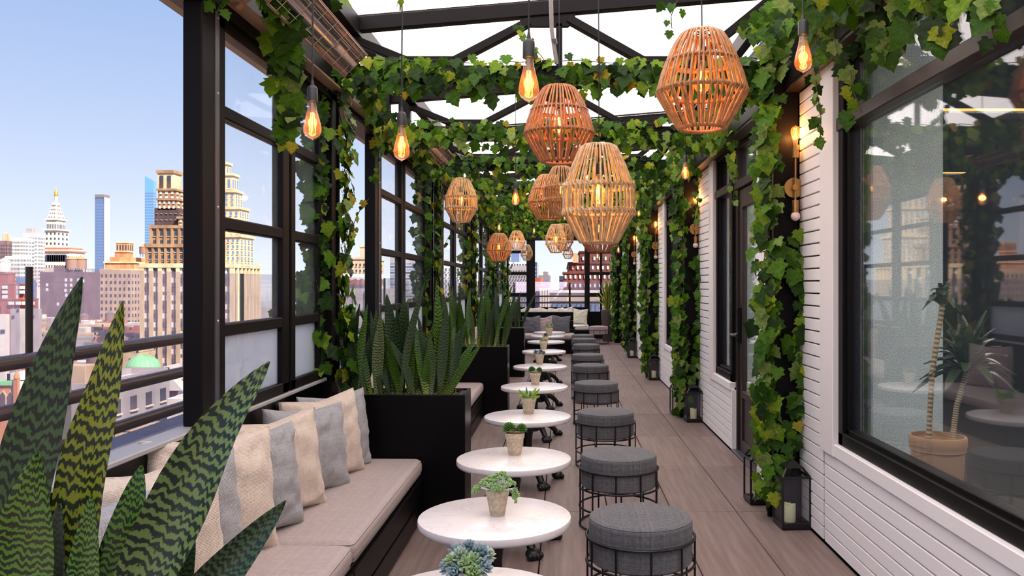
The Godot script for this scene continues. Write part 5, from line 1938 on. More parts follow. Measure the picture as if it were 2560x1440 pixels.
	for i in 26:
		var a := i * 2.4
		var s := i / 25.0
		var out := lerpf(0.06, 0.42, s)
		var h := lerpf(0.78, 0.30, s * s)
		var dir := Vector3(cos(a), 0, sin(a))
		var foot := dir * 0.03
		var tip := dir * out + Vector3(0, h, 0)
		sword(ag, [foot, foot.lerp(tip, 0.5) + Vector3(0, 0.07, 0) - dir * 0.03, tip], 0.062, (dir + Vector3(0, 0.4, 0)).normalized(), ye, 0.35, 0.0)
	# inside the window: a potted dracaena with two bare canes
	var pot := thing("potted_dracaena", "two bare ringed canes with dark leaves in a worn terracotta pot, behind the big window", "potted plant", V(1.682, 0.50, 3.62))
	var tp := MB.new()
	tp.lathe([Vector2(0, 0), Vector2(0.098, 0), Vector2(0.101, 0.006), Vector2(0.112, 0.20), Vector2(0.118, 0.206), Vector2(0.118, 0.222), Vector2(0.121, 0.228), Vector2(0.122, 0.262), Vector2(0.118, 0.27), Vector2(0.110, 0.27), Vector2(0.107, 0.24), Vector2(0, 0.24)], 36)
	obj("pot", tp, M.terracotta, pot)
	var so := MB.new()
	so.lathe([Vector2(0.108, 0.25), Vector2(0.06, 0.262), Vector2(0, 0.265)], 20)
	obj("soil", so, M.soil_bark, pot)
	var cane := mat("cane", Color(0.78, 0.72, 0.58), 0.85)
	cane.vertex_color_use_as_albedo = true
	for q in [[Vector3(-0.055, 0.25, 0.03), Vector3(-0.035, 0.55, 0.02), Vector3(0.022, 0.86, 0.0)], [Vector3(0.055, 0.25, 0.02), Vector3(0.085, 0.40, 0.0), Vector3(0.140, 0.565, -0.01)]]:
		var pts := []
		var rad := []
		for i in 61:
			var t := i / 60.0
			pts.append(q[0].lerp(q[1], t * 2.0) if t < 0.5 else q[1].lerp(q[2], t * 2.0 - 1.0))
			rad.append(0.0115 + (0.002 if i % 2 == 0 else -0.0012))
		var m := MB.new()
		m.tube(pts, rad, 10)
		for i in m.v.size():
			var ring := int(i / 10)
			m.col[i] = Color(0.16, 0.12, 0.08) if ring % 2 == 1 else Color(1, 1, 1)
		obj("cane", m, cane, pot)
		var top: Vector3 = q[2]
		var cnt := 14 if top.y > 0.7 else 40
		for i in cnt:
			var a := i * 2.4
			var s := float(i) / cnt
			var dir := Vector3(cos(a), 0, sin(a) * 0.7)
			var ln := 0.11 if top.y > 0.7 else 0.28
			var tip := top + dir * ln * lerpf(0.3, 0.9, s) + Vector3(0, ln * lerpf(0.95, -0.45, s), 0)
			tip.x = maxf(tip.x, -0.125)
			var mid := top.lerp(tip, 0.5) + Vector3(0, 0.035, 0)
			sword(pot, [top - Vector3(0, 0.01, 0), mid, tip], 0.046, (dir * 0.3 + Vector3(0, 1, 0)).normalized(), M.snake_dark, 0.3, 0.0)

# ---------------------------------------------------------------- ivy

var leaf_meshes := []
var leaf_mats := []

func leaf_mesh(seed_: int) -> ArrayMesh:
	var r := RandomNumberGenerator.new()
	r.seed = seed_
	var half := [Vector2(0.0, 0.03), Vector2(0.10, -0.10), Vector2(0.26, -0.12), Vector2(0.37, -0.03), Vector2(0.50, 0.06), Vector2(0.40, 0.17), Vector2(0.47, 0.28), Vector2(0.60, 0.40), Vector2(0.46, 0.50), Vector2(0.33, 0.55), Vector2(0.31, 0.68), Vector2(0.19, 0.80), Vector2(0.10, 0.90), Vector2(0.0, 1.03)]
	var out := []
	for p in half:
		out.append(p + Vector2(r.randf_range(-0.025, 0.025), r.randf_range(-0.025, 0.025)) * (1.0 if p.x > 0.05 else 0.0))
	for i in range(half.size() - 2, 0, -1):
		var p: Vector2 = half[i]
		out.append(Vector2(-p.x, p.y) + Vector2(r.randf_range(-0.03, 0.03), r.randf_range(-0.03, 0.03)))
	var cup := r.randf_range(0.10, 0.32)
	var curl := r.randf_range(0.05, 0.30)
	var ph := r.randf() * 6.0
	var z := func(p: Vector2) -> float: return cup * absf(p.x) * 0.8 - curl * p.y * p.y * 0.6 - 0.25 * cup * p.x * p.x + 0.035 * sin(p.x * 9.0 + ph) * sin(p.y * 8.0 + ph)
	var nrm := func(p: Vector2) -> Vector3:
		var e := 0.03
		var dx: float = (z.call(p + Vector2(e, 0)) - z.call(p - Vector2(e, 0))) / (2 * e)
		var dy: float = (z.call(p + Vector2(0, e)) - z.call(p - Vector2(0, e))) / (2 * e)
		return Vector3(-dx, dy, 1.0).normalized()
	var m := MB.new()
	# spine points and an inner ring so that the blade bends
	var spine := [Vector2(0, 0.06), Vector2(0, 0.28), Vector2(0, 0.52), Vector2(0, 0.76)]
	var put := func(p: Vector2) -> int: return m.vert(Vector3(p.x, -p.y, z.call(p)), nrm.call(p), Vector2(p.x * 0.78 + 0.5, p.y * 0.82 + 0.12))
	var si := []
	for p in spine:
		si.append(put.call(p))
	var oi := []
	for p in out:
		oi.append(put.call(p))
	var cnt := oi.size()
	for i in cnt:
		var p: Vector2 = (out[i] + out[(i + 1) % cnt]) * 0.5
		var k := 0 if p.y < 0.12 else 1 if p.y < 0.36 else 2 if p.y < 0.62 else 3
		m.face(si[k], oi[i], oi[(i + 1) % cnt])
		var q: Vector2 = (out[(i + 1) % cnt] + out[(i + 2) % cnt]) * 0.5
		var k2 := 0 if q.y < 0.12 else 1 if q.y < 0.36 else 2 if q.y < 0.62 else 3
		if k2 != k:
			m.face(si[k], si[k2], oi[(i + 1) % cnt])
	return m.mesh()

func leaf_texture() -> ImageTexture:
	var n := noise_image(128, 0.05, 91, 3)
	var im := Image.create(128, 128, false, Image.FORMAT_RGB8)
	for y in 128:
		for x in 128:
			var p := Vector2((x / 127.0 - 0.5) / 0.78, (y / 127.0 - 0.12) / 0.82)
			var best := 1.0
			for a in [0.0, 0.62, -0.62, 1.35, -1.35]:
				var d := Vector2(sin(a), cos(a))
				var o := p - Vector2(0, 0.05)
				var al := o.dot(d)
				if al > 0.0:
					var ac := absf(o.x * d.y - o.y * d.x)
					best = minf(best, ac / (0.018 + 0.01 * (1.0 - al)))
					var s := fmod(al * 7.0 + ac * 5.0, 1.0)
					best = minf(best, 0.75 + absf(s - 0.5) * 3.0 + ac * 2.2)
			var k := 1.0 - clampf(best, 0.0, 1.0)
			var g := 0.72 + 0.22 * n.get_pixel(x, y).r
			im.set_pixel(x, y, Color(g, g, g).lerp(Color(1.0, 1.0, 0.86), k * 0.75))
	return tex(im)

func ivy_materials() -> void:
	for k in 7:
		leaf_meshes.append(leaf_mesh(300 + k))
	var lt := leaf_texture()
	var cols := [Color(0.17, 0.30, 0.07), Color(0.25, 0.41, 0.08), Color(0.34, 0.52, 0.09), Color(0.48, 0.62, 0.13), Color(0.64, 0.69, 0.17), Color(0.68, 0.61, 0.11), Color(0.54, 0.64, 0.32), Color(0.12, 0.23, 0.06)]
	for k in cols.size():
		var m := mat("ivy_%d" % k, cols[k], 0.5)
		m.metallic_specular = 0.3
		m.albedo_texture = lt
		m.backlight_enabled = true
		m.backlight = Color(0.62, 0.66, 0.25)
		m.cull_mode = BaseMaterial3D.CULL_DISABLED
		leaf_mats.append(m)
	var mm := mat("ivy_far", Color.WHITE, 0.45)
	mm.albedo_texture = lt
	mm.metallic_specular = 0.3
	mm.vertex_color_use_as_albedo = true
	mm.backlight_enabled = true
	mm.backlight = Color(0.62, 0.66, 0.25)
	mm.cull_mode = BaseMaterial3D.CULL_DISABLED
	mat("vine_stem", Color(0.27, 0.24, 0.12), 0.8)

var ivy_rng := RandomNumberGenerator.new()

func leaf_xf(p: Vector3, out: Vector3, down: Vector3, size: float, wild: float) -> Transform3D:
	var r := ivy_rng
	var z := (out.normalized() + Vector3(r.randf_range(-1, 1), r.randf_range(-0.6, 0.9), r.randf_range(-1, 1)) * wild).normalized()
	var tip := (down + Vector3(r.randf_range(-1, 1), r.randf_range(-0.5, 0.5), r.randf_range(-1, 1)) * wild * 1.1).normalized()
	var y := (-tip + z * tip.dot(z)).normalized()
	var x := y.cross(z)
	return Transform3D(Basis(x, y, z).scaled(Vector3.ONE * size), p)

# vines along paths; each path is [points, leaves, spread, leaf size, out, weights of the leaf tints]
func ivy(label: String, group: String, paths: Array, far := false) -> void:
	var t := thing("ivy", label, "ivy", Vector3.ZERO, 0.0, group)
	var st := MB.new()
	var xfs := []
	var tints := []
	for pa in paths:
		var pts: Array = pa[0]
		var curve := Curve3D.new()
		for i in pts.size():
			var a: Vector3 = pts[maxi(i - 1, 0)]
			var b: Vector3 = pts[mini(i + 1, pts.size() - 1)]
			var tg := (b - a) / 6.0
			curve.add_point(pts[i], -tg, tg)
		var ln := curve.get_baked_length()
		# the stem wanders
		var sp := []
		var cnt := clampi(int(ln / 0.12), 4, 120)
		for i in cnt + 1:
			var p := curve.sample_baked(ln * i / cnt, true)
			sp.append(p + Vector3(ivy_rng.randf_range(-1, 1), ivy_rng.randf_range(-1, 1), ivy_rng.randf_range(-1, 1)) * minf(pa[2] * 0.35, 0.03))
		st.tube(sp, 0.0028 if not far else 0.004, 4)
		var total := 0.0
		for w in pa[5]:
			total += w
		var count := int(pa[1] * (1.18 if pa[1] > 30 else 1.0))
		for i in count:
			var s: float = (i + ivy_rng.randf()) / count
			var c := curve.sample_baked(ln * s, true)
			var spread: float = pa[2]
			var o := Vector3(ivy_rng.randf_range(-1, 1), ivy_rng.randf_range(-1, 1), ivy_rng.randf_range(-1, 1))
			o = o.normalized() * spread * sqrt(ivy_rng.randf())
			var out: Vector3 = pa[4]
			# keep to the free side of what carries the vine
			if o.dot(out) < 0.0:
				o -= out.normalized() * o.dot(out.normalized()) * 1.6
			var size: float = pa[3] * 0.76 * ivy_rng.randf_range(0.6, 1.3)
			xfs.append(leaf_xf(c + o, out, Vector3.DOWN, size, 0.55))
			var k := ivy_rng.randf() * total
			var pick := 0
			for w in pa[5]:
				if k < w:
					break
				k -= w
				pick += 1
			tints.append(mini(pick, leaf_mats.size() - 1))
			if not far and ivy_rng.randf() < 0.5:
				st.tube([c, c + o * 0.6 + Vector3(0, 0.01, 0), c + o], 0.0014, 3, false, false)
	obj("stem", st, M.vine_stem, t)
	var order := range(xfs.size())
	var most := 300 if not far else 0
	if far:
		pass
	for i in mini(most, xfs.size()):
		var o := obj("leaf", leaf_meshes[ivy_rng.randi() % leaf_meshes.size()], leaf_mats[tints[i]], t)
		o.transform = xfs[i]
	if xfs.size() > most:
		for v in 3:
			var mm := MultiMesh.new()
			mm.transform_format = MultiMesh.TRANSFORM_3D
			mm.use_colors = true
			mm.mesh = leaf_meshes[v * 2]
			var idx := []
			for i in range(most, xfs.size()):
				if i % 3 == v:
					idx.append(i)
			if idx.is_empty():
				continue
			mm.instance_count = idx.size()
			for i in idx.size():
				mm.set_instance_transform(i, xfs[idx[i]])
				mm.set_instance_color(i, leaf_mats[tints[idx[i]]].albedo_color.srgb_to_linear())
			var mi := MultiMeshInstance3D.new()
			mi.name = numbered("foliage", t)
			mi.multimesh = mm
			mi.material_override = M.ivy_far
			mi.set_meta("kind", "stuff")
			t.add_child(mi)

func build_ivy() -> void:
	ivy_materials()
	ivy_rng.seed = 909
	#            dark  mid  lively lime yellow gold pale deep
	var shade := [3.0, 3.0, 1.5, 0.5, 0.2, 0.1, 0.3, 2.0]
	var fresh := [2.2, 3.2, 3.0, 1.3, 0.3, 0.05, 1.2, 1.0]
	var pale := [1.2, 2.2, 2.4, 1.6, 0.4, 0.1, 2.6, 0.6]
	var gold := [1.6, 2.0, 2.0, 1.4, 1.1, 0.8, 0.3, 1.6]
	# posts on the house wall
	var wl := ["ivy climbing the nearest black wall post, broad fresh green leaves down to the lanterns", "ivy on the second wall post, left of the white boards before the door", "ivy on the third wall post", "ivy on the fourth wall post, yellower at its foot", "ivy on the farthest wall post beside the tall pot"]
	for k in 5:
		var s: float = POSTS[k]
		var sz: float = 0.125
		var out := Vector3(-0.7, 0.1, 0.75)
		var paths := [
			[[V(1.29, 2.95, s - 0.10), V(1.25, 2.3, s - 0.13), V(1.27, 1.7, s - 0.12), V(1.25, 1.1, s - 0.13), V(1.28, 0.55, s - 0.12), V(1.27, 0.22, s - 0.13)], 150, 0.10, sz, out, fresh if k > 0 else pale],
			[[V(1.26, 2.9, s - 0.02), V(1.25, 2.2, s + 0.02), V(1.26, 1.4, s + 0.0), V(1.26, 0.7, s + 0.02), V(1.27, 0.1, s - 0.03)], 90, 0.08, sz * 0.9, Vector3(-1, 0.1, 0.3), fresh],
			[[V(1.42, 1.75, s - 0.13), V(1.46, 1.35, s - 0.14), V(1.44, 0.95, s - 0.13), V(1.43, 0.6, s - 0.14), V(1.38, 0.42, s - 0.14)], 34 if k < 2 else 24, 0.06, sz, Vector3(-0.2, 0.1, 1), fresh],
			[[V(1.30, 0.95, s - 0.15), V(1.18, 0.50, s - 0.22), V(1.12, 0.42, s - 0.25)], 8, 0.04, sz * 0.5, out, pale]]
		ivy(wl[k], "ivy on the house wall posts", paths, s > 13.0)
	# posts on the open side
	var ol := ["ivy climbing the nearest post of the open side, dark green with backlit yellow edges", "ivy climbing the second post of the open side, behind the snake plants", "ivy on the third post of the open side", "ivy on the fourth post of the open side, strongly backlit", "ivy on the farthest post of the open side, at the end corner"]
	for k in 5:
		var s: float = POSTS[k]
		var out := Vector3(0.5, 0.1, 0.85)
		var paths := [
			[[V(-1.52, 2.85, s - 0.14), V(-1.53, 2.3, s - 0.15), V(-1.50, 1.8, s - 0.15), V(-1.54, 1.35, s - 0.15), V(-1.52, 0.95, s - 0.15)], 165, 0.10, 0.115, out, shade if k < 2 else gold],
			[[V(-1.40, 2.8, s - 0.02), V(-1.39, 2.2, s + 0.03), V(-1.40, 1.6, s + 0.02), V(-1.39, 1.1, s + 0.03), V(-1.40, 0.86, s)], 150, 0.09, 0.105, Vector3(1, 0.1, 0.2), gold],
			[[V(-1.55, 1.35, s - 0.15), V(-1.66, 1.26, s - 0.2), V(-1.74, 1.30, s - 0.2)], 9, 0.03, 0.06, out, pale],
			[[V(-1.34, 1.75, s - 0.02), V(-1.27, 1.92, s), V(-1.22, 1.98, s)], 6, 0.025, 0.05, out, gold]]
		ivy(ol[k], "ivy on the posts of the open side", paths, s > 13.0)
	# truss beams
	var bl := ["ivy garland along the beam of the nearest roof truss", "ivy garland along the beam of the second roof truss, pale in the light", "ivy garland along the beam of the third roof truss", "ivy garland along the beam of the fourth roof truss", "ivy garland along the beam of the fifth roof truss", "ivy garland along the beam of the sixth roof truss", "ivy garland along the beam of the seventh roof truss", "ivy garland along the beam of the eighth roof truss", "ivy garland along the beam of the farthest roof truss"]
	var bd := [5.05, 6.98, 8.83, 10.68, 12.52, 14.38, 16.24, 18.1, 19.95]
	for k in bd.size():
		var d: float = bd[k] - 0.07
		var mix := shade if k == 0 or k == 2 else pale if k == 1 else gold
		var paths := [
			[[V(-1.38, 2.74, d), V(-0.8, 2.78, d), V(-0.2, 2.71, d), V(0.4, 2.76, d), V(0.9, 2.70, d), V(1.30, 2.76, d)], 150 if k == 0 else 130, 0.085, 0.115, Vector3(0.1, 0.0, 1), mix],
			[[V(-1.2, 2.68, d), V(-0.6, 2.66, d), V(0.0, 2.67, d), V(0.6, 2.67, d), V(1.2, 2.66, d)], 55, 0.07, 0.10, Vector3(0, -0.2, 1), gold if k != 1 else pale],
			[[V(-1.35, 2.85, d), V(-0.6, 2.82, d), V(0.2, 2.83, d), V(1.3, 2.84, d)], 34, 0.05, 0.10, Vector3(0, 0.4, 1), gold],
			[[V(-0.10, 2.80, d), V(-0.20, 2.92, d - 0.02), V(-0.27, 3.06, d - 0.02)], 12, 0.03, 0.06, Vector3(0, 0, 1), gold]]
		ivy(bl[k], "ivy garlands on the roof trusses", paths, k > 3)
	# along the left header
	ivy("ivy cluster spilling over the top of the nearest side window, at the upper left", "", [
		[[V(-1.30, 2.85, 3.15), V(-1.28, 2.74, 3.6), V(-1.33, 2.60, 3.85), V(-1.36, 2.42, 3.95), V(-1.36, 2.28, 3.98)], 54, 0.08, 0.13, Vector3(0.5, 0.1, 0.85), fresh],
		[[V(-1.36, 2.45, 3.90), V(-1.38, 2.25, 3.95), V(-1.37, 2.12, 3.95)], 14, 0.05, 0.07, Vector3(0.5, 0.1, 0.85), gold],
		[[V(-1.40, 2.75, 3.28), V(-1.41, 2.63, 3.30), V(-1.42, 2.56, 3.30)], 12, 0.045, 0.06, Vector3(0.5, 0.1, 0.85), fresh],
		[[V(-1.1, 2.95, 3.3), V(-1.02, 2.80, 3.5), V(-0.98, 2.66, 3.55)], 10, 0.05, 0.07, Vector3(0.3, 0, 1), fresh]])
	for q in [[5.35, 6.6, "ivy along the header over the first open gap, yellow-green and hanging", 110], [6.7, 8.5, "ivy along the header over the second pair of side windows", 90]]:
		ivy(q[2], "", [
			[[V(-1.33, 2.78, q[0]), V(-1.30, 2.66, lerpf(q[0], q[1], 0.3)), V(-1.34, 2.58, lerpf(q[0], q[1], 0.6)), V(-1.36, 2.66, q[1])], q[3], 0.12, 0.095, Vector3(0.7, -0.2, 0.7), gold],
			[[V(-1.36, 2.62, lerpf(q[0], q[1], 0.5)), V(-1.40, 2.35, lerpf(q[0], q[1], 0.55)), V(-1.42, 2.22, lerpf(q[0], q[1], 0.55))], 12, 0.03, 0.05, Vector3(0.5, 0, 0.8), shade]])
	ivy("ivy along the far part of the open side header", "", [[[V(-1.34, 2.75, 9.0), V(-1.31, 2.66, 11.0), V(-1.34, 2.7, 13.0), V(-1.32, 2.66, 16.0), V(-1.34, 2.7, 19.5)], 420, 0.16, 0.10, Vector3(0.8, -0.2, 0.6), gold]], true)
	# along the house side
	ivy("thick ivy hanging from the roof at the upper right, in front of the big window", "", [
		[[V(1.22, 3.0, 4.9), V(1.24, 2.88, 4.2), V(1.22, 2.80, 3.6), V(1.20, 2.78, 3.1), V(1.22, 2.80, 2.75)], 120, 0.15, 0.125, Vector3(-0.6, -0.1, 0.8), fresh],
		[[V(1.30, 2.75, 4.2), V(1.33, 2.6, 3.9), V(1.34, 2.42, 3.75), V(1.35, 2.22, 3.68)], 22, 0.06, 0.10, Vector3(-0.6, -0.1, 0.8), fresh],
		[[V(1.34, 2.68, 4.35), V(1.36, 2.45, 4.28), V(1.35, 2.2, 4.25)], 16, 0.035, 0.07, Vector3(-0.6, 0, 0.8), pale],
		[[V(1.28, 2.8, 3.3), V(1.34, 2.62, 3.15), V(1.36, 2.44, 3.12)], 22, 0.07, 0.12, Vector3(-0.6, -0.1, 0.8), fresh],
		[[V(1.36, 2.72, 3.6), V(1.39, 2.55, 3.5), V(1.39, 2.46, 3.45)], 22, 0.08, 0.12, Vector3(-0.6, -0.1, 0.8), fresh],
		[[V(1.30, 2.70, 2.95), V(1.36, 2.5, 2.9), V(1.37, 2.38, 2.86)], 20, 0.08, 0.115, Vector3(-0.6, -0.1, 0.8), fresh],
		[[V(1.30, 2.62, 2.7), V(1.36, 2.42, 2.66), V(1.37, 2.34, 2.64)], 16, 0.07, 0.11, Vector3(-0.6, -0.1, 0.8), fresh],
		[[V(1.30, 2.55, 2.55), V(1.36, 2.34, 2.56), V(1.37, 2.22, 2.57)], 12, 0.035, 0.08, Vector3(-0.6, -0.1, 0.8), fresh],
		[[V(1.36, 2.78, 4.1), V(1.36, 2.74, 3.4), V(1.34, 2.70, 2.8), V(1.33, 2.66, 2.4)], 70, 0.10, 0.11, Vector3(-0.6, -0.1, 0.8), fresh]])
	ivy("thin sprig of small leaves dangling from the roof right of the top middle", "", [[[V(0.62, 3.12, 4.3), V(0.60, 2.98, 4.25), V(0.555, 2.86, 4.2), V(0.56, 2.79, 4.2)], 10, 0.07, 0.075, Vector3(0, 0, 1), gold]])
	ivy("thin sprig dangling from the roof near the left heater", "", [[[V(-0.62, 3.1, 2.95), V(-0.58, 2.62, 2.9), V(-0.60, 2.44, 2.9)], 7, 0.04, 0.05, Vector3(0, 0, 1), fresh]])
	for q in [[5.3, 7.0, "ivy on the house side header between the first wall post and the door", 130], [7.0, 8.7, "ivy on the house side header above the glazed door, hanging low", 150]]:
		ivy(q[2], "", [
			[[V(1.22, 2.85, q[0]), V(1.20, 2.74, lerpf(q[0], q[1], 0.35)), V(1.22, 2.66, lerpf(q[0], q[1], 0.7)), V(1.20, 2.78, q[1])], q[3], 0.17, 0.105, Vector3(-0.8, -0.1, 0.6), pale],
			[[V(1.30, 2.65, q[0] + 0.9), V(1.33, 2.35, q[0] + 0.92), V(1.33, 2.1, q[0] + 0.95)], 20, 0.05, 0.08, Vector3(-0.8, 0, 0.6), pale]])
	ivy("ivy along the far part of the house side header", "", [[[V(1.18, 2.75, 8.9), V(1.15, 2.62, 11.0), V(1.18, 2.66, 13.0), V(1.15, 2.6, 16.0), V(1.18, 2.66, 19.5)], 620, 0.24, 0.105, Vector3(-0.8, -0.2, 0.6), fresh]], true)

# ---------------------------------------------------------------- the city

# a block by the pixels of its near face at depth d; xs is the pixel of the far edge of the side that shows
func block(p: Node3D, called: String, x0: float, x1: float, xs: float, yt: float, yb: float, d: float, m: Material) -> AABB:
	var d2 := d + 12.0
	if xs > x1 and x1 < CX:
		d2 = d * (CX - x1) / (CX - xs)
	elif xs < x0 and xs > CX + 4.0:
		d2 = d * (x0 - CX) / (xs - CX)
	d2 = minf(d2, d * 1.6)
	var a := at(x0, yb, d)
	var b := at(x1, yt, d)
	var bx := AABB(Vector3(a.x, a.y, -d2), Vector3(b.x - a.x, b.y - a.y, d2 - d))
	var q := MB.new()
	var low := bx.position
	if called in ["wall", "shaft", "lower_body", "front", "wing"] and low.y > -45.5:
		low.y = -45.5
	q.span(low, bx.end)
	obj(called, q, m, p)
	return bx

# rows of windows on the face towards the terrace (z) and on the side face (x); each is a frame, a dark pane set back in it and a sill
func windows(p: Node3D, bx: AABB, rows: int, cols: int, side_cols: int, fw := 0.5, fh := 0.55, mt: Material = null, single := false, top_gap := 0.06, side := 1.0) -> void:
	if mt == null:
		mt = M.city_pane
	var joined := MB.new()
	var sills := MB.new()
	for face in 2:
		var n: int = cols if face == 0 else side_cols
		if n <= 0:
			continue
		var wide: float = bx.size.x if face == 0 else bx.size.z
		var cw := wide / n
		var chh := bx.size.y * (1.0 - top_gap) / rows
		for r in rows:
			for c in n:
				var y := bx.position.y + chh * (r + 0.5)
				var u := cw * (c + 0.5)
				var ctr: Vector3
				var sz: Vector3
				var ss: Vector3
				if face == 0:
					ctr = Vector3(bx.position.x + u, y, bx.end.z)
					sz = Vector3(cw * fw, chh * fh, 0.12); ss = Vector3(cw * fw * 1.15, chh * 0.05, 0.5)
				else:
					ctr = Vector3(bx.end.x if side > 0 else bx.position.x, y, bx.end.z - u)
					sz = Vector3(0.12, chh * fh, cw * fw); ss = Vector3(0.5, chh * 0.05, cw * fw * 1.15)
				if single:
					var o := obj("window", unit_box(), mt, p, ctr, Basis.from_scale(sz))
				else:
					joined.box(ctr, sz)
				if bx.position.z > -300.0:
					sills.box(ctr - Vector3(0, chh * (fh * 0.5 + 0.03), 0), ss)
	if not single:
		obj("windows", joined, mt, p).set_meta("kind", "stuff")
	if sills.v.size() > 0:
		obj("sills", sills, M.city_sill, p).set_meta("kind", "stuff")

var ub: ArrayMesh
func unit_box() -> ArrayMesh:
	if ub == null:
		var m := MB.new()
		m.box(Vector3.ZERO, Vector3.ONE)
		ub = m.mesh()
	return ub

func cornice(p: Node3D, bx: AABB, out: float, h: float, m: Material) -> void:
	var q := MB.new()
	q.box(bx.get_center() + Vector3(0, bx.size.y * 0.5, 0), Vector3(bx.size.x + out * 2, h, bx.size.z + out * 2))
	obj("cornice", q, m, p)

# upright piers standing proud between the window columns
func piers(p: Node3D, bx: AABB, n: int, ns: int, w: float, depth: float, m: Material) -> void:
	for i in n + 1:
		var q := MB.new()
		q.box(Vector3(bx.position.x + bx.size.x * i / n, bx.get_center().y, bx.end.z), Vector3(w, bx.size.y, depth * 2))
		obj("pier", q, m, p)
	for i in range(1, ns + 1):
		var q := MB.new()
		q.box(Vector3(bx.end.x, bx.get_center().y, bx.end.z - bx.size.z * i / ns), Vector3(depth * 2, bx.size.y, w))
		obj("pier", q, m, p)

func water_tank(p: Node3D, c: Vector3, r: float, m: Material, roof: Material) -> void:
	var q := MB.new()
	q.lathe([Vector2(0, 0), Vector2(r, 0), Vector2(r * 1.02, r * 1.7), Vector2(0, r * 1.7)], 14, c + Vector3(0, r * 0.7, 0))
	for k in 4:
		var a := PI * 0.25 + k * PI / 2
		q.tube([c + Vector3(cos(a) * r * 0.8, 0, sin(a) * r * 0.8), c + Vector3(cos(a) * r * 0.8, r * 0.75, sin(a) * r * 0.8)], r * 0.07, 5)
	obj("water_tank", q, m, p)
	var t := MB.new()
	t.lathe([Vector2(r * 1.1, r * 2.4), Vector2(0, r * 3.1)], 14, c)
	obj("tank_roof", t, roof, p)

func build_city() -> void:
	mat("city_pane", Color(0.20, 0.22, 0.28), 0.15)
	mat("city_pane_lit", Color(0.82, 0.84, 0.86), 0.25)
	mat("city_pane_blue", Color(0.36, 0.45, 0.62), 0.12)
	mat("city_sill", Color(0.80, 0.76, 0.70), 0.8)
	for q in [["limestone", Color(0.731, 0.687, 0.652), Color(0.818, 0.783, 0.757)], ["cream_brick", Color(0.696, 0.600, 0.470), Color(0.800, 0.722, 0.600)], ["brown_brick", Color(0.487, 0.374, 0.287), Color(0.592, 0.479, 0.374)], ["orange_brick", Color(0.661, 0.418, 0.287), Color(0.766, 0.539, 0.400)], ["plum_brick", Color(0.365, 0.287, 0.313), Color(0.452, 0.365, 0.392)], ["red_brick", Color(0.522, 0.270, 0.217), Color(0.626, 0.365, 0.296)], ["tan_brick", Color(0.644, 0.539, 0.452), Color(0.739, 0.644, 0.557)], ["net_brown", Color(0.226, 0.157, 0.165), Color(0.313, 0.226, 0.235)], ["white_wall", Color(0.748, 0.722, 0.722), Color(0.827, 0.809, 0.809)], ["grey_wall", Color(0.539, 0.513, 0.539), Color(0.626, 0.600, 0.618)], ["roof_tar", Color(0.505, 0.452, 0.435), Color(0.644, 0.592, 0.574)], ["concrete_city", Color(0.644, 0.583, 0.505), Color(0.722, 0.670, 0.592)], ["dark_red", Color(0.313, 0.131, 0.104), Color(0.400, 0.191, 0.157)]]:
		var m := mat(q[0], Color.WHITE, 0.85)
		m.albedo_texture = tint_texture(128, 0.04, hash(q[0]) % 997, q[1], q[2], 4, 1.6)
		tri(m, Vector3(0.05, 0.02, 0.05))
	mat("gold_leaf", Color(0.90, 0.68, 0.24), 0.35, 0.7)
	mat("verdigris", Color(0.50, 0.76, 0.58), 0.7)
	mat("copper_trim", Color(0.85, 0.45, 0.35), 0.7)
	mat("glass_tower", Color(0.38, 0.46, 0.62), 0.12, 0.3)
	mat("glass_tower_pale", Color(0.66, 0.68, 0.76), 0.2, 0.2)
	mat("sky_tower", Color(0.42, 0.62, 0.80), 0.15, 0.3)
	mat("slate", Color(0.42, 0.40, 0.42), 0.8)
	mat("tank_wood", Color(0.50, 0.40, 0.38), 0.9)
	mat("asphalt", Color(0.50, 0.45, 0.44), 0.9)
	city_left()
	city_low()
	city_end()

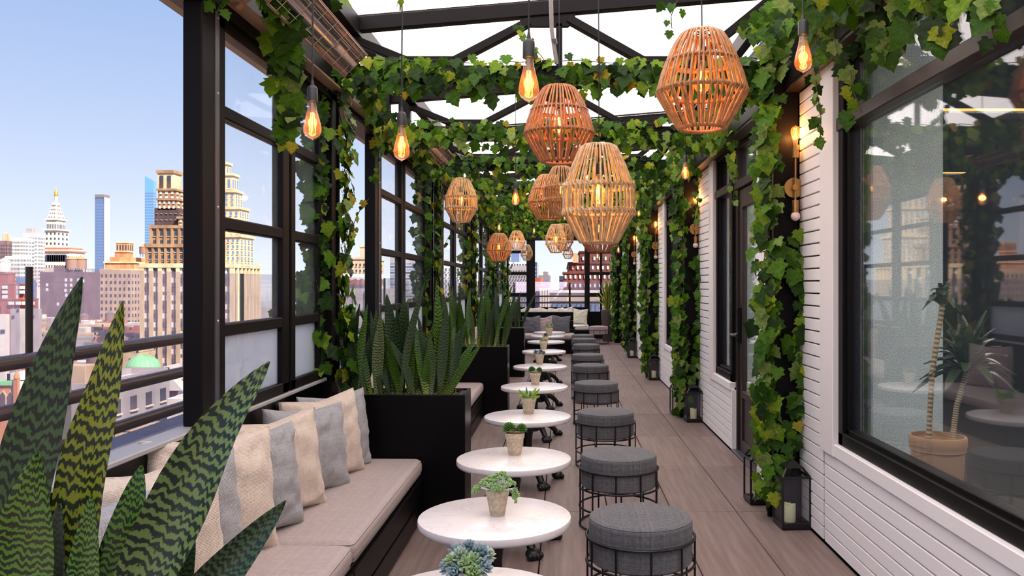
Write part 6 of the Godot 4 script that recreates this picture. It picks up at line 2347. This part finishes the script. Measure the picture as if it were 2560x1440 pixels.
func city_left() -> void:
	# clock tower with a pyramid roof
	var d := 800.0
	var p := thing("clock_tower", "pale stone tower with a steep pyramid roof and gilded cupola, tallest landmark at the left", "tower")
	var b := block(p, "shaft", 112, 142, 172, 574, 640, d, M.limestone)
	windows(p, b, 5, 3, 3, 0.4, 0.45)
	var b2 := block(p, "upper_shaft", 116, 141.5, 164, 548, 576, d * 1.002, M.limestone)
	windows(p, b2, 1, 6, 6, 0.5, 0.6, null, false, 0.3)
	cornice(p, b2, 1.2, 1.6, M.limestone)
	cornice(p, b, 1.5, 1.6, M.limestone)
	var c := b2.get_center()
	var y0 := b2.end.y
	var y1 := at(140, 503, d).y
	var hw := b2.size.x * 0.5
	var hz := b2.size.z * 0.5
	var pyr := MB.new()
	for k in 4:
		var s0: Vector2 = [Vector2(1, 1), Vector2(1, -1), Vector2(-1, -1), Vector2(-1, 1)][k]
		var s1: Vector2 = [Vector2(1, 1), Vector2(1, -1), Vector2(-1, -1), Vector2(-1, 1)][(k + 1) % 4]
		var a0 := Vector3(c.x + s0.x * hw, y0, c.z + s0.y * hz)
		var a1 := Vector3(c.x + s1.x * hw, y0, c.z + s1.y * hz)
		var t0 := Vector3(c.x + s0.x * hw * 0.33, y1, c.z + s0.y * hz * 0.33)
		var t1 := Vector3(c.x + s1.x * hw * 0.33, y1, c.z + s1.y * hz * 0.33)
		pyr.quad(a0, a1, t1, t0, (a1 - a0).cross(t0 - a0).normalized() * (1.0 if (a1 - a0).cross(t0 - a0).dot(a0 - c + Vector3.UP * (c.y - y0)) > 0 else -1.0))
	obj("pyramid_roof", pyr, M.limestone, p)
	var dm := MB.new()
	for r in 4:
		for k in 3:
			var yy := lerpf(y0, y1, 0.12 + r * 0.22)
			var sh := lerpf(1.0, 0.33, 0.12 + r * 0.22)
			dm.box(Vector3(c.x + (k - 1) * hw * 0.55 * sh, yy, c.z + hz * sh), Vector3(0.9, 1.6, 0.8))
			dm.box(Vector3(c.x + hw * sh, yy, c.z + (k - 1) * hz * 0.55 * sh), Vector3(0.8, 1.6, 0.9))
	obj("dormers", dm, M.slate, p).set_meta("kind", "stuff")
	var lw := hw * 0.36
	var cu := MB.new()
	cu.lathe([Vector2(lw * 1.2, y1), Vector2(lw * 1.2, y1 + 0.8), Vector2(lw * 0.85, y1 + 0.8), Vector2(lw * 0.8, at(0, 487, d).y), Vector2(lw * 1.1, at(0, 486.6, d).y), Vector2(0, at(0, 486, d).y)], 12, Vector3(c.x, 0, c.z))
	obj("lantern_stage", cu, M.limestone, p)
	var gy := at(0, 486.5, d).y
	var gt := at(0, 473, d).y
	var gd := MB.new()
	gd.lathe([Vector2(lw * 0.95, gy), Vector2(lw * 1.0, lerpf(gy, gt, 0.3)), Vector2(lw * 0.75, lerpf(gy, gt, 0.7)), Vector2(lw * 0.3, gt), Vector2(lw * 0.28, gt + 2.0), Vector2(lw * 0.1, gt + 2.4), Vector2(0, at(0, 461, d).y)], 14, Vector3(c.x, 0, c.z))
	obj("gilded_cupola", gd, M.gold_leaf, p)
	# arcaded block at its foot
	p = thing("building", "long pale building with a row of tall arches at the foot of the pyramid-roofed tower", "building")
	b = block(p, "wall", 106, 174, 212, 628, 700, 690, M.limestone)
	windows(p, b, 3, 10, 8, 0.4, 0.3)
	var ar := MB.new()
	for k in 9:
		var x := lerpf(b.position.x + 4, b.end.x - 4, k / 8.0)
		var pts := PackedVector2Array()
		for i in 9:
			pts.append(Vector2(x + 1.7 * cos(PI * i / 8.0), at(0, 641, 690).y + 1.7 * sin(PI * i / 8.0)))
		pts.append(Vector2(x - 1.7, at(0, 654, 690).y)); pts.append(Vector2(x + 1.7, at(0, 654, 690).y))
		ar.prism(pts, b.end.z, b.end.z + 0.15)
	obj("arches", ar, M.city_pane, p).set_meta("kind", "stuff")
	cornice(p, b, 1.2, 0.9, M.copper_trim)
	var bt := block(p, "attic", 112, 172, 206, 620, 629, 695, M.limestone)
	cornice(p, bt, 0.5, 0.8, M.copper_trim)
	# white stepped building
	p = thing("building", "white stepped apartment building with rows of small windows, left of the pyramid-roofed tower", "building")
	b = block(p, "wall", 28, 60, 86, 594, 720, 640, M.white_wall)
	windows(p, b, 13, 11, 7, 0.45, 0.5)
	b = block(p, "wall", 58, 90, 112, 583, 720, 660, M.white_wall)
	windows(p, b, 14, 8, 6, 0.45, 0.5)
	block(p, "penthouse", 65, 88, 98, 571, 590, 668, M.grey_wall)
	b = block(p, "wing", 12, 70, 78, 640, 740, 600, M.white_wall)
	windows(p, b, 9, 16, 2, 0.45, 0.5)
	p = thing("building", "dark grey building with a lit side at the far left edge", "building")
	b = block(p, "wall", -40, 18, 30, 602, 720, 620, M.plum_brick)
	windows(p, b, 12, 14, 3, 0.5, 0.5)
	block(p, "roof_house", 5, 20, 27, 585, 604, 624, M.tan_brick)
	# slim dark glass tower
	p = thing("tower", "slim grey-blue glass tower standing alone, dark band at its top", "tower")
	b = block(p, "shaft", 237, 260, 274, 493, 760, 900, M.glass_tower)
	var sd := MB.new()
	sd.box(b.get_center() + Vector3(b.size.x * 0.5, 0, 0), Vector3(0.6, b.size.y, b.size.z))
	obj("side_wall", sd, M.glass_tower_pale, p)
	block(p, "crown", 237, 260, 274, 486, 494, 899.5, M.slate)
	windows(p, b, 34, 7, 5, 0.8, 0.6, M.city_pane_blue)
	# slanted glass tower
	p = thing("tower", "tall sky-blue glass tower with a slanted top, half behind the brown stepped building", "tower")
	b = block(p, "shaft", 362, 384, 391, 462, 760, 1000, M.sky_tower)
	var sl := MB.new()
	var yl := at(0, 440, 1000).y
	var yr := at(0, 453, 1000).y
	sl.prism(PackedVector2Array([Vector2(b.position.x, b.end.y), Vector2(b.end.x, b.end.y), Vector2(b.end.x, yr), Vector2(b.position.x, yl)]), b.position.z, b.end.z)
	obj("slanted_top", sl, M.sky_tower, p)
	windows(p, b, 40, 5, 2, 0.86, 0.5, M.city_pane_blue)
	# orange brick tower with wings
	p = thing("building", "orange brick tower building with stepped shoulders and arched top windows", "building")
	b = block(p, "turret", 290, 318, 334, 606, 630, 430, M.orange_brick)
	windows(p, b, 1, 4, 3, 0.5, 0.6)
	cornice(p, b, 0.3, 0.7, M.cream_brick)
	b = block(p, "tower", 287, 316, 333, 629, 660, 428, M.orange_brick)
	cornice(p, b, 0.4, 0.6, M.cream_brick)
	b = block(p, "shoulder", 274, 325, 366, 643, 700, 425, M.orange_brick)
	b = block(p, "shoulder", 262, 335, 362, 656, 700, 422, M.orange_brick)
	cornice(p, b, 0.5, 0.8, M.cream_brick)
	b = block(p, "front", 249, 328, 357, 672, 830, 418, M.tan_brick)
	windows(p, b, 9, 7, 4, 0.42, 0.5)
	water_tank(p, at(360, 642, 430), 2.2, M.tank_wood, M.orange_brick)
	# the big stepped brown building
	big_building()
	# plum block behind the railing
	p = thing("building", "wide plum-brown brick building behind the glass balustrade, few white windows", "building")
	b = block(p, "wall", 100, 210, 250, 680, 860, 330, M.plum_brick)
	for w in [[118, 712], [165, 700], [178, 700], [196, 700], [165, 713], [178, 713], [118, 724], [164, 726], [178, 726], [166, 738], [208, 702], [145, 760], [190, 770]]:
		var g := at(w[0], w[1], 330)
		obj("window", unit_box(), M.city_pane_lit, p, Vector3(g.x, g.y, b.end.z), Basis.from_scale(Vector3(0.9, 1.25, 0.3)))
	block(p, "stair_house", 134, 160, 172, 664, 690, 334, M.plum_brick)
	water_tank(p, at(180, 681, 336), 2.3, M.tank_wood, M.orange_brick)
	water_tank(p, at(201, 681, 338), 2.3, M.tank_wood, M.orange_brick)
	var rx := MB.new()
	for k in 9:
		rx.box(at(150 + k * 9, 678, 336 + k) , Vector3(1.6, 1.4, 1.4))
	obj("roof_plant", rx, M.white_wall, p).set_meta("kind", "stuff")
	# red brick group at the left edge
	p = thing("building", "red brick building with white windows at the left edge, above the railing", "building")
	for q in [[-60, 20, 38, 684, 800, 262], [2, 34, 40, 710, 800, 256], [46, 78, 92, 710, 800, 258], [4, 92, 96, 748, 820, 250]]:
		b = block(p, "wall", q[0], q[1], q[2], q[3], q[4], q[5], M.red_brick)
		cornice(p, b, 0.15, 0.4, M.red_brick)
	for w in [[12, 718], [12, 730], [12, 742], [55, 719], [55, 730], [72, 719], [72, 730], [28, 758], [46, 758], [62, 758], [80, 758]]:
		var dd := 249.4 if w[1] > 750 else 255.4 if w[0] < 40 else 257.4
		var g := at(w[0], w[1], dd)
		obj("window", unit_box(), M.city_pane_lit, p, g, Basis.from_scale(Vector3(1.5, 1.0, 0.4)))
	var gl := block(p, "glass_box", 40, 66, 70, 693, 712, 262, M.city_pane_blue)
	gl = block(p, "glass_shaft", 78, 86, 90, 700, 745, 257, M.city_pane_blue)
	water_tank(p, at(10, 690, 300), 2.2, M.white_wall, M.white_wall)
	p = thing("building", "blank mauve-grey wall building below the red brick group at the left", "building")
	b = block(p, "wall", 26, 96, 104, 772, 860, 215, M.grey_wall)
	for w in [[33, 792], [83, 792], [45, 776]]:
		obj("window", unit_box(), M.city_pane, p, at(w[0], w[1], 214.9), Basis.from_scale(Vector3(0.5, 0.7, 0.3)))
	p = thing("building", "pale stucco house with a square window at the left edge, under the mauve wall", "building")
	b = block(p, "wall", -40, 14, 24, 786, 900, 190, M.white_wall)
	obj("window", unit_box(), M.city_pane, p, at(7, 828, 189.9), Basis.from_scale(Vector3(0.9, 0.8, 0.3)))
	# tan building seen between the first post and the second mullion
	p = thing("building", "mauve-tan apartment block with a roof house, seen through the second open gap", "building")
	b = block(p, "wall", 770, 925, 960, 646, 790, 240, M.tan_brick)
	windows(p, b, 9, 16, 2, 0.42, 0.42)
	cornice(p, b, 0.3, 0.6, M.tan_brick)
	var b4 := block(p, "roof_house", 900, 924, 940, 616, 648, 243, M.tan_brick)
	cornice(p, b4, 0.2, 0.5, M.tan_brick)
	p = thing("building", "low white and red building in front of the mauve-tan block", "building")
	b = block(p, "wall", 780, 930, 960, 684, 800, 175, M.white_wall)
	windows(p, b, 4, 9, 2, 0.5, 0.5)
	block(p, "red_band", 780, 930, 960, 700, 712, 174.4, M.red_brick)
	p = thing("building", "green-striped grey building low in the second open gap", "building")
	b = block(p, "wall", 800, 960, 990, 722, 860, 140, M.grey_wall)
	for k in 5:
		var stp := MB.new()
		stp.box(at(830 + k * 28, 750, 139.8), Vector3(0.25, 3.6, 0.2))
		obj("stripe", stp, M.verdigris, p)
	# behind the farther side windows
	p = thing("building", "pale building with banded windows behind the second pair of side windows", "building")
	b = block(p, "wall", 975, 1085, 1125, 640, 860, 150, M.grey_wall)
	windows(p, b, 14, 8, 6, 0.8, 0.4, M.city_pane_blue)
	p = thing("building", "white building glimpsed through the third pair of side windows", "building")
	b = block(p, "wall", 1110, 1180, 1205, 655, 860, 130, M.white_wall)
	windows(p, b, 14, 7, 4, 0.5, 0.5)

func big_building() -> void:
	var p := thing("building", "massive stepped brown brick building with two towers, filling the view round the first mullion", "building")
	var d := 230.0
	# west tower
	var b := block(p, "turret", 394, 433, 453, 429, 476, d + 7, M.cream_brick)
	for w in [[404, 446], [423, 446]]:
		obj("window", unit_box(), M.city_pane, p, at(w[0], w[1], d + 6.9), Basis.from_scale(Vector3(1.0, 1.7, 0.3)))
		obj("window", unit_box(), M.net_brown, p, at(w[0], w[1] + 16, d + 6.9), Basis.from_scale(Vector3(1.0, 1.6, 0.3)))
	cornice(p, b, 0.35, 0.9, M.brown_brick)
	for q in [[395, 438, 470, 474, 500, 5, 2, 3], [394, 440, 476, 498, 524, 4, 2, 4], [470, 505, 520, 457, 500, 12, 3, 3]]:
		b = block(p, "tier", q[0], q[1], q[2], q[3], q[4], d + q[5], M.brown_brick)
		windows(p, b, q[6], q[7], 3, 0.4, 0.5, M.city_pane_lit)
		cornice(p, b, 0.4, 0.6, M.brown_brick)
	b = block(p, "netted_tier", 386, 446, 480, 520, 570, d + 4, M.net_brown)
	windows(p, b, 3, 5, 3, 0.4, 0.4)
	b = block(p, "tier", 446, 520, 545, 544, 570, d + 3, M.brown_brick)
	windows(p, b, 2, 6, 3, 0.45, 0.5, M.city_pane_lit)
	cornice(p, b, 0.4, 0.6, M.brown_brick)
	b = block(p, "tier", 378, 520, 560, 567, 620, d + 2, M.brown_brick)
	windows(p, b, 2, 8, 5, 0.42, 0.6)
	piers(p, b, 8, 5, 0.7, 0.4, M.brown_brick)
	cornice(p, b, 0.5, 0.9, M.brown_brick)
	b = block(p, "tier", 368, 540, 580, 614, 668, d + 1, M.brown_brick)
	windows(p, b, 3, 11, 6, 0.42, 0.6)
	piers(p, b, 11, 6, 0.7, 0.4, M.brown_brick)
	cornice(p, b, 0.6, 1.0, M.brown_brick)
	# lower body: dark window bays between light piers
	var lo := block(p, "lower_body", 357, 581, 646, 664, 960, d, M.plum_brick)
	piers(p, lo, 10, 7, 1.1, 0.6, M.cream_brick)
	cornice(p, lo, 0.7, 1.2, M.cream_brick)
	var rows := 13
	for face in 2:
		var n := 10 if face == 0 else 7
		for c in n:
			for r in rows:
				var y := lo.end.y - 1.6 - r * 2.55
				for s in [-0.22, 0.22]:
					if face == 0:
						var cw := lo.size.x / n
						obj("window", unit_box(), M.city_pane_lit if (r * 7 + c * 3) % 5 < 3 else M.city_pane, p, Vector3(lo.position.x + cw * (c + 0.5 + s), y, lo.end.z), Basis.from_scale(Vector3(0.7, 1.5, 0.2)))
					elif s > 0:
						var cz := lo.size.z / n
						obj("window", unit_box(), M.city_pane, p, Vector3(lo.end.x, y, lo.end.z - cz * (c + 0.5)), Basis.from_scale(Vector3(0.2, 1.5, cz * 0.4)))
	# east tower behind the first side window
	for q in [[536, 566, 578, 408, 440, 12, 1, 2, 2], [534, 580, 596, 436, 480, 11, 1, 3, 3], [530, 588, 606, 478, 530, 10, 4, 4, 3], [528, 598, 622, 520, 600, 8, 4, 5, 4], [530, 600, 634, 590, 668, 4, 5, 6, 4]]:
		b = block(p, "east_tier", q[0], q[1], q[2], q[3], q[4], d + q[5], M.cream_brick)
		windows(p, b, q[6], q[7], q[8], 0.4, 0.55, M.city_pane_blue)
		cornice(p, b, 0.4, 0.7, M.cream_brick)
	var mast := MB.new()
	mast.tube([at(547, 408, d + 14), at(547, 397, d + 14)], 0.06, 5)
	obj("mast", mast, M.slate, p)

# one low house with its roof clutter
func low_house(label: String, x: float, z: float, w: float, l: float, top: float, wall: Material, r: RandomNumberGenerator, group: String) -> void:
	var p := thing("low_building", label, "building", Vector3(x, top, z), 0.0, group)
	var m := MB.new()
	m.span(Vector3(-w * 0.5, -40, -l * 0.5), Vector3(w * 0.5, 0, l * 0.5))
	obj("walls", m, wall, p)
	var pr := MB.new()
	for s in [-1, 1]:
		pr.box(Vector3(s * (w * 0.5 - 0.2), 0.35, 0), Vector3(0.4, 0.9, l))
		pr.box(Vector3(0, 0.35, s * (l * 0.5 - 0.2)), Vector3(w, 0.9, 0.4))
	obj("parapet", pr, wall, p)
	var rf := MB.new()
	rf.box(Vector3(0, 0.03, 0), Vector3(w - 0.6, 0.08, l - 0.6))
	obj("roof", rf, M.roof_tar if r.randf() < 0.6 else M.white_wall, p)
	for k in r.randi_range(2, 4):
		var s := Vector3(r.randf_range(1.0, 3.2), r.randf_range(0.8, 2.6), r.randf_range(1.0, 3.0))
		var q := MB.new()
		q.box(Vector3(r.randf_range(-0.38, 0.38) * w, s.y * 0.5, r.randf_range(-0.38, 0.38) * l), s, 0.05)
		obj("roof_box", q, [M.white_wall, M.grey_wall, M.tan_brick, M.slate][r.randi() % 4], p)
	if r.randf() < 0.3:
		water_tank(p, Vector3(r.randf_range(-0.25, 0.25) * w, 0, r.randf_range(-0.25, 0.25) * l), 1.5, M.tank_wood, M.slate)
	var bx := AABB(Vector3(-w * 0.5, -13, -l * 0.5), Vector3(w, 13, l))
	windows(p, bx, 4, maxi(3, int(w / 2.6)), maxi(3, int(l / 2.8)), 0.4, 0.5)

func city_low() -> void:
	var g := structure("ground")
	var q := MB.new()
	q.box(Vector3(-300, -46, -700), Vector3(2400, 1, 1800))
	obj("street_level", q, M.asphalt, g)
	var r := RandomNumberGenerator.new()
	r.seed = 77
	var mats := [[M.red_brick, "red brick"], [M.tan_brick, "tan brick"], [M.white_wall, "white"], [M.orange_brick, "orange brick"], [M.grey_wall, "grey"], [M.cream_brick, "cream brick"]]
	var ord := ["first", "second", "third", "fourth", "fifth", "sixth", "seventh", "eighth", "ninth"]
	var nth := {}
	for i in 9:
		for j in 8:
			var d := 88.0 + i * 22.0 + r.randf_range(-3, 3)
			var lat := -0.73 + j * 0.085 + (0.03 if i % 2 else 0.0)
			# leave room for the dome and the big building
			var px := CX + lat * F
			if d > 185.0 and px > 300.0 and px < 680.0:
				continue
			if d > 100.0 and d < 215.0 and px > 225.0 and px < 500.0:
				continue
			if (d > 160.0 and px < 150.0) or (d > 200.0 and px < 280.0):
				continue
			if d < 160.0 and px < 130.0:
				continue
			if px > 740.0 and d > 100.0:
				continue
			var top := -9.0 - r.randf_range(0.0, 6.0) - (d - 88.0) * 0.035
			var k := r.randi() % 6
			nth[i] = nth.get(i, 0) + 1
			low_house("low %s rooftop house, %s row out from the railing, %s from left" % [mats[k][1], ord[i], ord[nth[i] - 1]], lat * d, -d, r.randf_range(0.62, 0.84) * 0.085 * d, r.randf_range(13, 18), top, mats[k][0], r, "low rooftops below the terrace")
	# small houses at the foot of the big brick buildings
	var small := [[115, 300, 14, 10, 800], [130, 265, 12, 9, 830], [150, 290, 12, 10, 812], [170, 262, 11, 9, 838], [190, 305, 13, 12, 806], [200, 222, 12, 9, 868], [215, 262, 12, 10, 835], [228, 285, 14, 10, 815], [255, 258, 12, 9, 845], [262, 302, 12, 10, 808], [270, 225, 11, 9, 872], [300, 285, 13, 10, 822], [302, 257, 12, 9, 846], [320, 220, 10, 9, 878], [335, 302, 12, 10, 812], [340, 250, 7, 9, 852]]
	var so := ["leftmost", "second", "third", "fourth", "fifth", "sixth", "seventh", "eighth", "ninth", "tenth", "eleventh", "twelfth", "thirteenth", "fourteenth", "fifteenth", "rightmost"]
	for k in small.size():
		var q2: Array = small[k]
		var mm: Array = mats[r.randi() % 6]
		low_house("small %s rooftop house at the foot of the big brick buildings, %s of them" % [mm[1], so[k]], (q2[0] - CX) * q2[1] / F, -q2[1], q2[2], q2[3], EYE - (q2[4] - CY) * q2[1] / F, mm[0], r, "low rooftops below the terrace")
	# grey slate roof right below the railing
	var sr := thing("low_building", "building with a grey slate pitched roof right below the railing at the lower left", "building", Vector3(-32, -11.5, -46))
	var pm := MB.new()
	pm.prism(PackedVector2Array([Vector2(-9, -2), Vector2(9, -2), Vector2(0, 2.2)]), -9, 9)
	obj("pitched_roof", pm, M.slate, sr)
	var wm := MB.new()
	wm.span(Vector3(-8.6, -30, -8.6), Vector3(8.6, -2, 8.6))
	obj("walls", wm, M.tan_brick, sr)
	# church wall with pointed arches
	var ch := thing("church", "church gable wall with pointed gothic arches at the left edge, between the rails", "church")
	var b := block(ch, "wall", -60, 34, 46, 958, 1060, 100, M.orange_brick)
	cornice(ch, b, 0.25, 0.5, M.verdigris)
	for k in 3:
		var x := at([-12, 8, 27][k], 0, 100).x
		for s in 2:
			var ph := PackedVector2Array()
			var w: float = [0.48, 0.34][s]
			var y0 := at(0, 1012, 100).y
			var y1 := at(0, 992, 100).y
			ph.append(Vector2(x - w, y0)); ph.append(Vector2(x + w, y0)); ph.append(Vector2(x + w, y1))
			ph.append(Vector2(x + w * 0.62, y1 + w * 1.0)); ph.append(Vector2(x, y1 + w * 1.75)); ph.append(Vector2(x - w * 0.62, y1 + w * 1.0)); ph.append(Vector2(x - w, y1))
			var am := MB.new()
			am.prism(ph, b.end.z, b.end.z + 0.12 + 0.06 * s)
			obj("arch_surround" if s == 0 else "arch_window", am, M.cream_brick if s == 0 else M.net_brown, ch)
	var sp := MB.new()
	sp.box(at(46, 970, 100) + Vector3(0, -2, 0.3), Vector3(0.5, 6.5, 0.5))
	sp.lathe([Vector2(0.4, 0), Vector2(0, 1.3)], 4, at(46, 970, 100) + Vector3(0, 1.25, 0.3))
	obj("pinnacle", sp, M.orange_brick, ch)
	# copper dome
	var c := at(358, 926, 150)
	var dm := thing("dome", "green copper dome on a low drum, seen between the two upper rails", "dome", c)
	var dr := MB.new()
	var rd := 3.0
	dr.lathe([Vector2(rd * 1.0, -1.9), Vector2(rd * 1.0, -0.3), Vector2(rd * 1.08, -0.25), Vector2(rd * 1.08, 0.0), Vector2(rd, 0.05), Vector2(0, 0.1)], 32)
	obj("drum", dr, M.verdigris, dm)
	var cp := MB.new()
	var prof := []
	for i in 10:
		var a := i * PI / 18.0
		prof.append(Vector2(rd * cos(a), 0.05 + rd * 0.95 * sin(a)))
	cp.lathe(prof, 32)
	for k in 20:
		var a := TAU * k / 20
		var rb := []
		for i in 9:
			var t := i * PI / 18.0
			rb.append(Vector3(rd * 1.01 * cos(t) * cos(a), 0.05 + rd * 0.965 * sin(t), rd * 1.01 * cos(t) * sin(a)))
		cp.tube(rb, 0.05, 4)
	obj("ribbed_cap", cp, M.verdigris, dm)
	var wd := MB.new()
	for k in 16:
		var a := TAU * k / 16
		wd.box(Vector3(cos(a) * rd * 1.0, -0.95, sin(a) * rd * 1.0), Vector3(0.18, 0.8, 0.75), 0.0, Basis(Vector3.UP, -a))
	obj("drum_windows", wd, M.city_pane_lit, dm).set_meta("kind", "stuff")
	var bs := MB.new()
	bs.span(Vector3(-5, -30, -5), Vector3(5.5, -1.9, 5))
	obj("walls", bs, M.tan_brick, dm)
	var gb := MB.new()
	gb.prism(PackedVector2Array([Vector2(3.2, -3.2), Vector2(9.5, -3.2), Vector2(6.9, -0.2), Vector2(6.8, 1.2), Vector2(6.0, 1.2), Vector2(5.9, -0.2)]), -1, 4.5)
	obj("pale_gable", gb, M.white_wall, dm)

func city_end() -> void:
	var p := thing("building", "pale grey apartment building behind the left end window", "building")
	var b := block(p, "wall", 1240, 1322, 1330, 664, 800, 120, M.grey_wall)
	windows(p, b, 9, 12, 1, 0.4, 0.45)
	b = block(p, "upper", 1270, 1318, 1326, 655, 670, 124, M.white_wall)
	windows(p, b, 1, 7, 0, 0.5, 0.5)
	block(p, "roof_tower", 1278, 1298, 1303, 630, 660, 132, M.glass_tower)
	p = thing("tower", "dark slim tower just right of the first end mullion", "tower")
	b = block(p, "shaft", 1320, 1342, 1346, 655, 800, 300, M.city_pane)
	windows(p, b, 14, 4, 1, 0.6, 0.5, M.city_pane_blue)
	p = thing("building", "distant dark blue-grey tower block in the middle of the end view", "building")
	b = block(p, "wall", 1345, 1374, 1377, 688, 820, 420, M.slate)
	windows(p, b, 16, 7, 1, 0.5, 0.5, M.city_pane_blue)
	block(p, "roof_house", 1358, 1368, 1371, 679, 690, 424, M.slate)
	p = thing("building", "red brick building with pale upright bands, low in the middle of the end view", "building")
	b = block(p, "wall", 1336, 1352, 1358, 694, 860, 140, M.red_brick)
	windows(p, b, 12, 3, 2, 0.4, 0.5)
	b = block(p, "wall", 1352, 1372, 1376, 720, 860, 136, M.red_brick)
	piers(p, b, 3, 0, 0.35, 0.2, M.limestone)
	# red brick apartment house at the right of the end view
	p = thing("building", "dark red brick apartment house with a tall chimney, right of the end view", "building")
	var d := 85.0
	b = block(p, "wall", 1409, 1560, 1404, 682, 820, d, M.dark_red)
	cornice(p, b, 0.12, 0.18, M.dark_red)
	for r in 3:
		for c in 12:
			var o := at(1414 + c * 12.2, 692 + r * 22, d - 0.05)
			obj("window", unit_box(), M.city_pane_lit, p, o, Basis.from_scale(Vector3(0.19, 0.36, 0.12)))
	b = block(p, "upper_wall", 1422, 1560, 1418, 657, 684, d + 3, M.dark_red)
	cornice(p, b, 0.12, 0.18, M.dark_red)
	for c in 10:
		obj("window", unit_box(), M.city_pane_lit, p, at(1432 + c * 12.5, 669, d + 2.95), Basis.from_scale(Vector3(0.19, 0.36, 0.12)))
	b = block(p, "top_wall", 1450, 1540, 1446, 629, 660, d + 5, M.dark_red)
	cornice(p, b, 0.1, 0.18, M.dark_red)
	for c in 6:
		obj("window", unit_box(), M.city_pane_lit, p, at(1458 + c * 14, 646, d + 4.95), Basis.from_scale(Vector3(0.19, 0.38, 0.12)))
	var chm := MB.new()
	chm.span(at(1432, 657, d + 2.5), at(1444, 634, d + 3.6))
	obj("chimney", chm, M.orange_brick, p)
	p = thing("building", "small pale building at the foot of the dark red brick house", "building")
	b = block(p, "wall", 1398, 1412, 1396, 690, 800, 110, M.grey_wall)
	windows(p, b, 8, 3, 1, 0.5, 0.4, M.city_pane)
	p = thing("building", "low concrete building with a long blank parapet across the end view", "building")
	b = block(p, "wall", 1374, 1640, 1373, 729, 860, 48, M.concrete_city)
	var cap := MB.new()
	cap.box(b.get_center() + Vector3(0, b.size.y * 0.5, b.size.z * 0.5), Vector3(b.size.x + 0.2, 0.15, 0.3))
	obj("coping", cap, M.white_wall, p)
	var bnd := MB.new()
	for k in 2:
		bnd.box(Vector3(b.get_center().x, b.end.y - 0.55 - k * 0.4, b.end.z), Vector3(b.size.x, 0.03, 0.1))
	obj("band", bnd, M.grey_wall, p)
	for k in 10:
		obj("window", unit_box(), M.city_pane_blue, p, at(1386 + k * 12, 768, 47.95), Basis.from_scale(Vector3(0.18, 0.5, 0.12)))
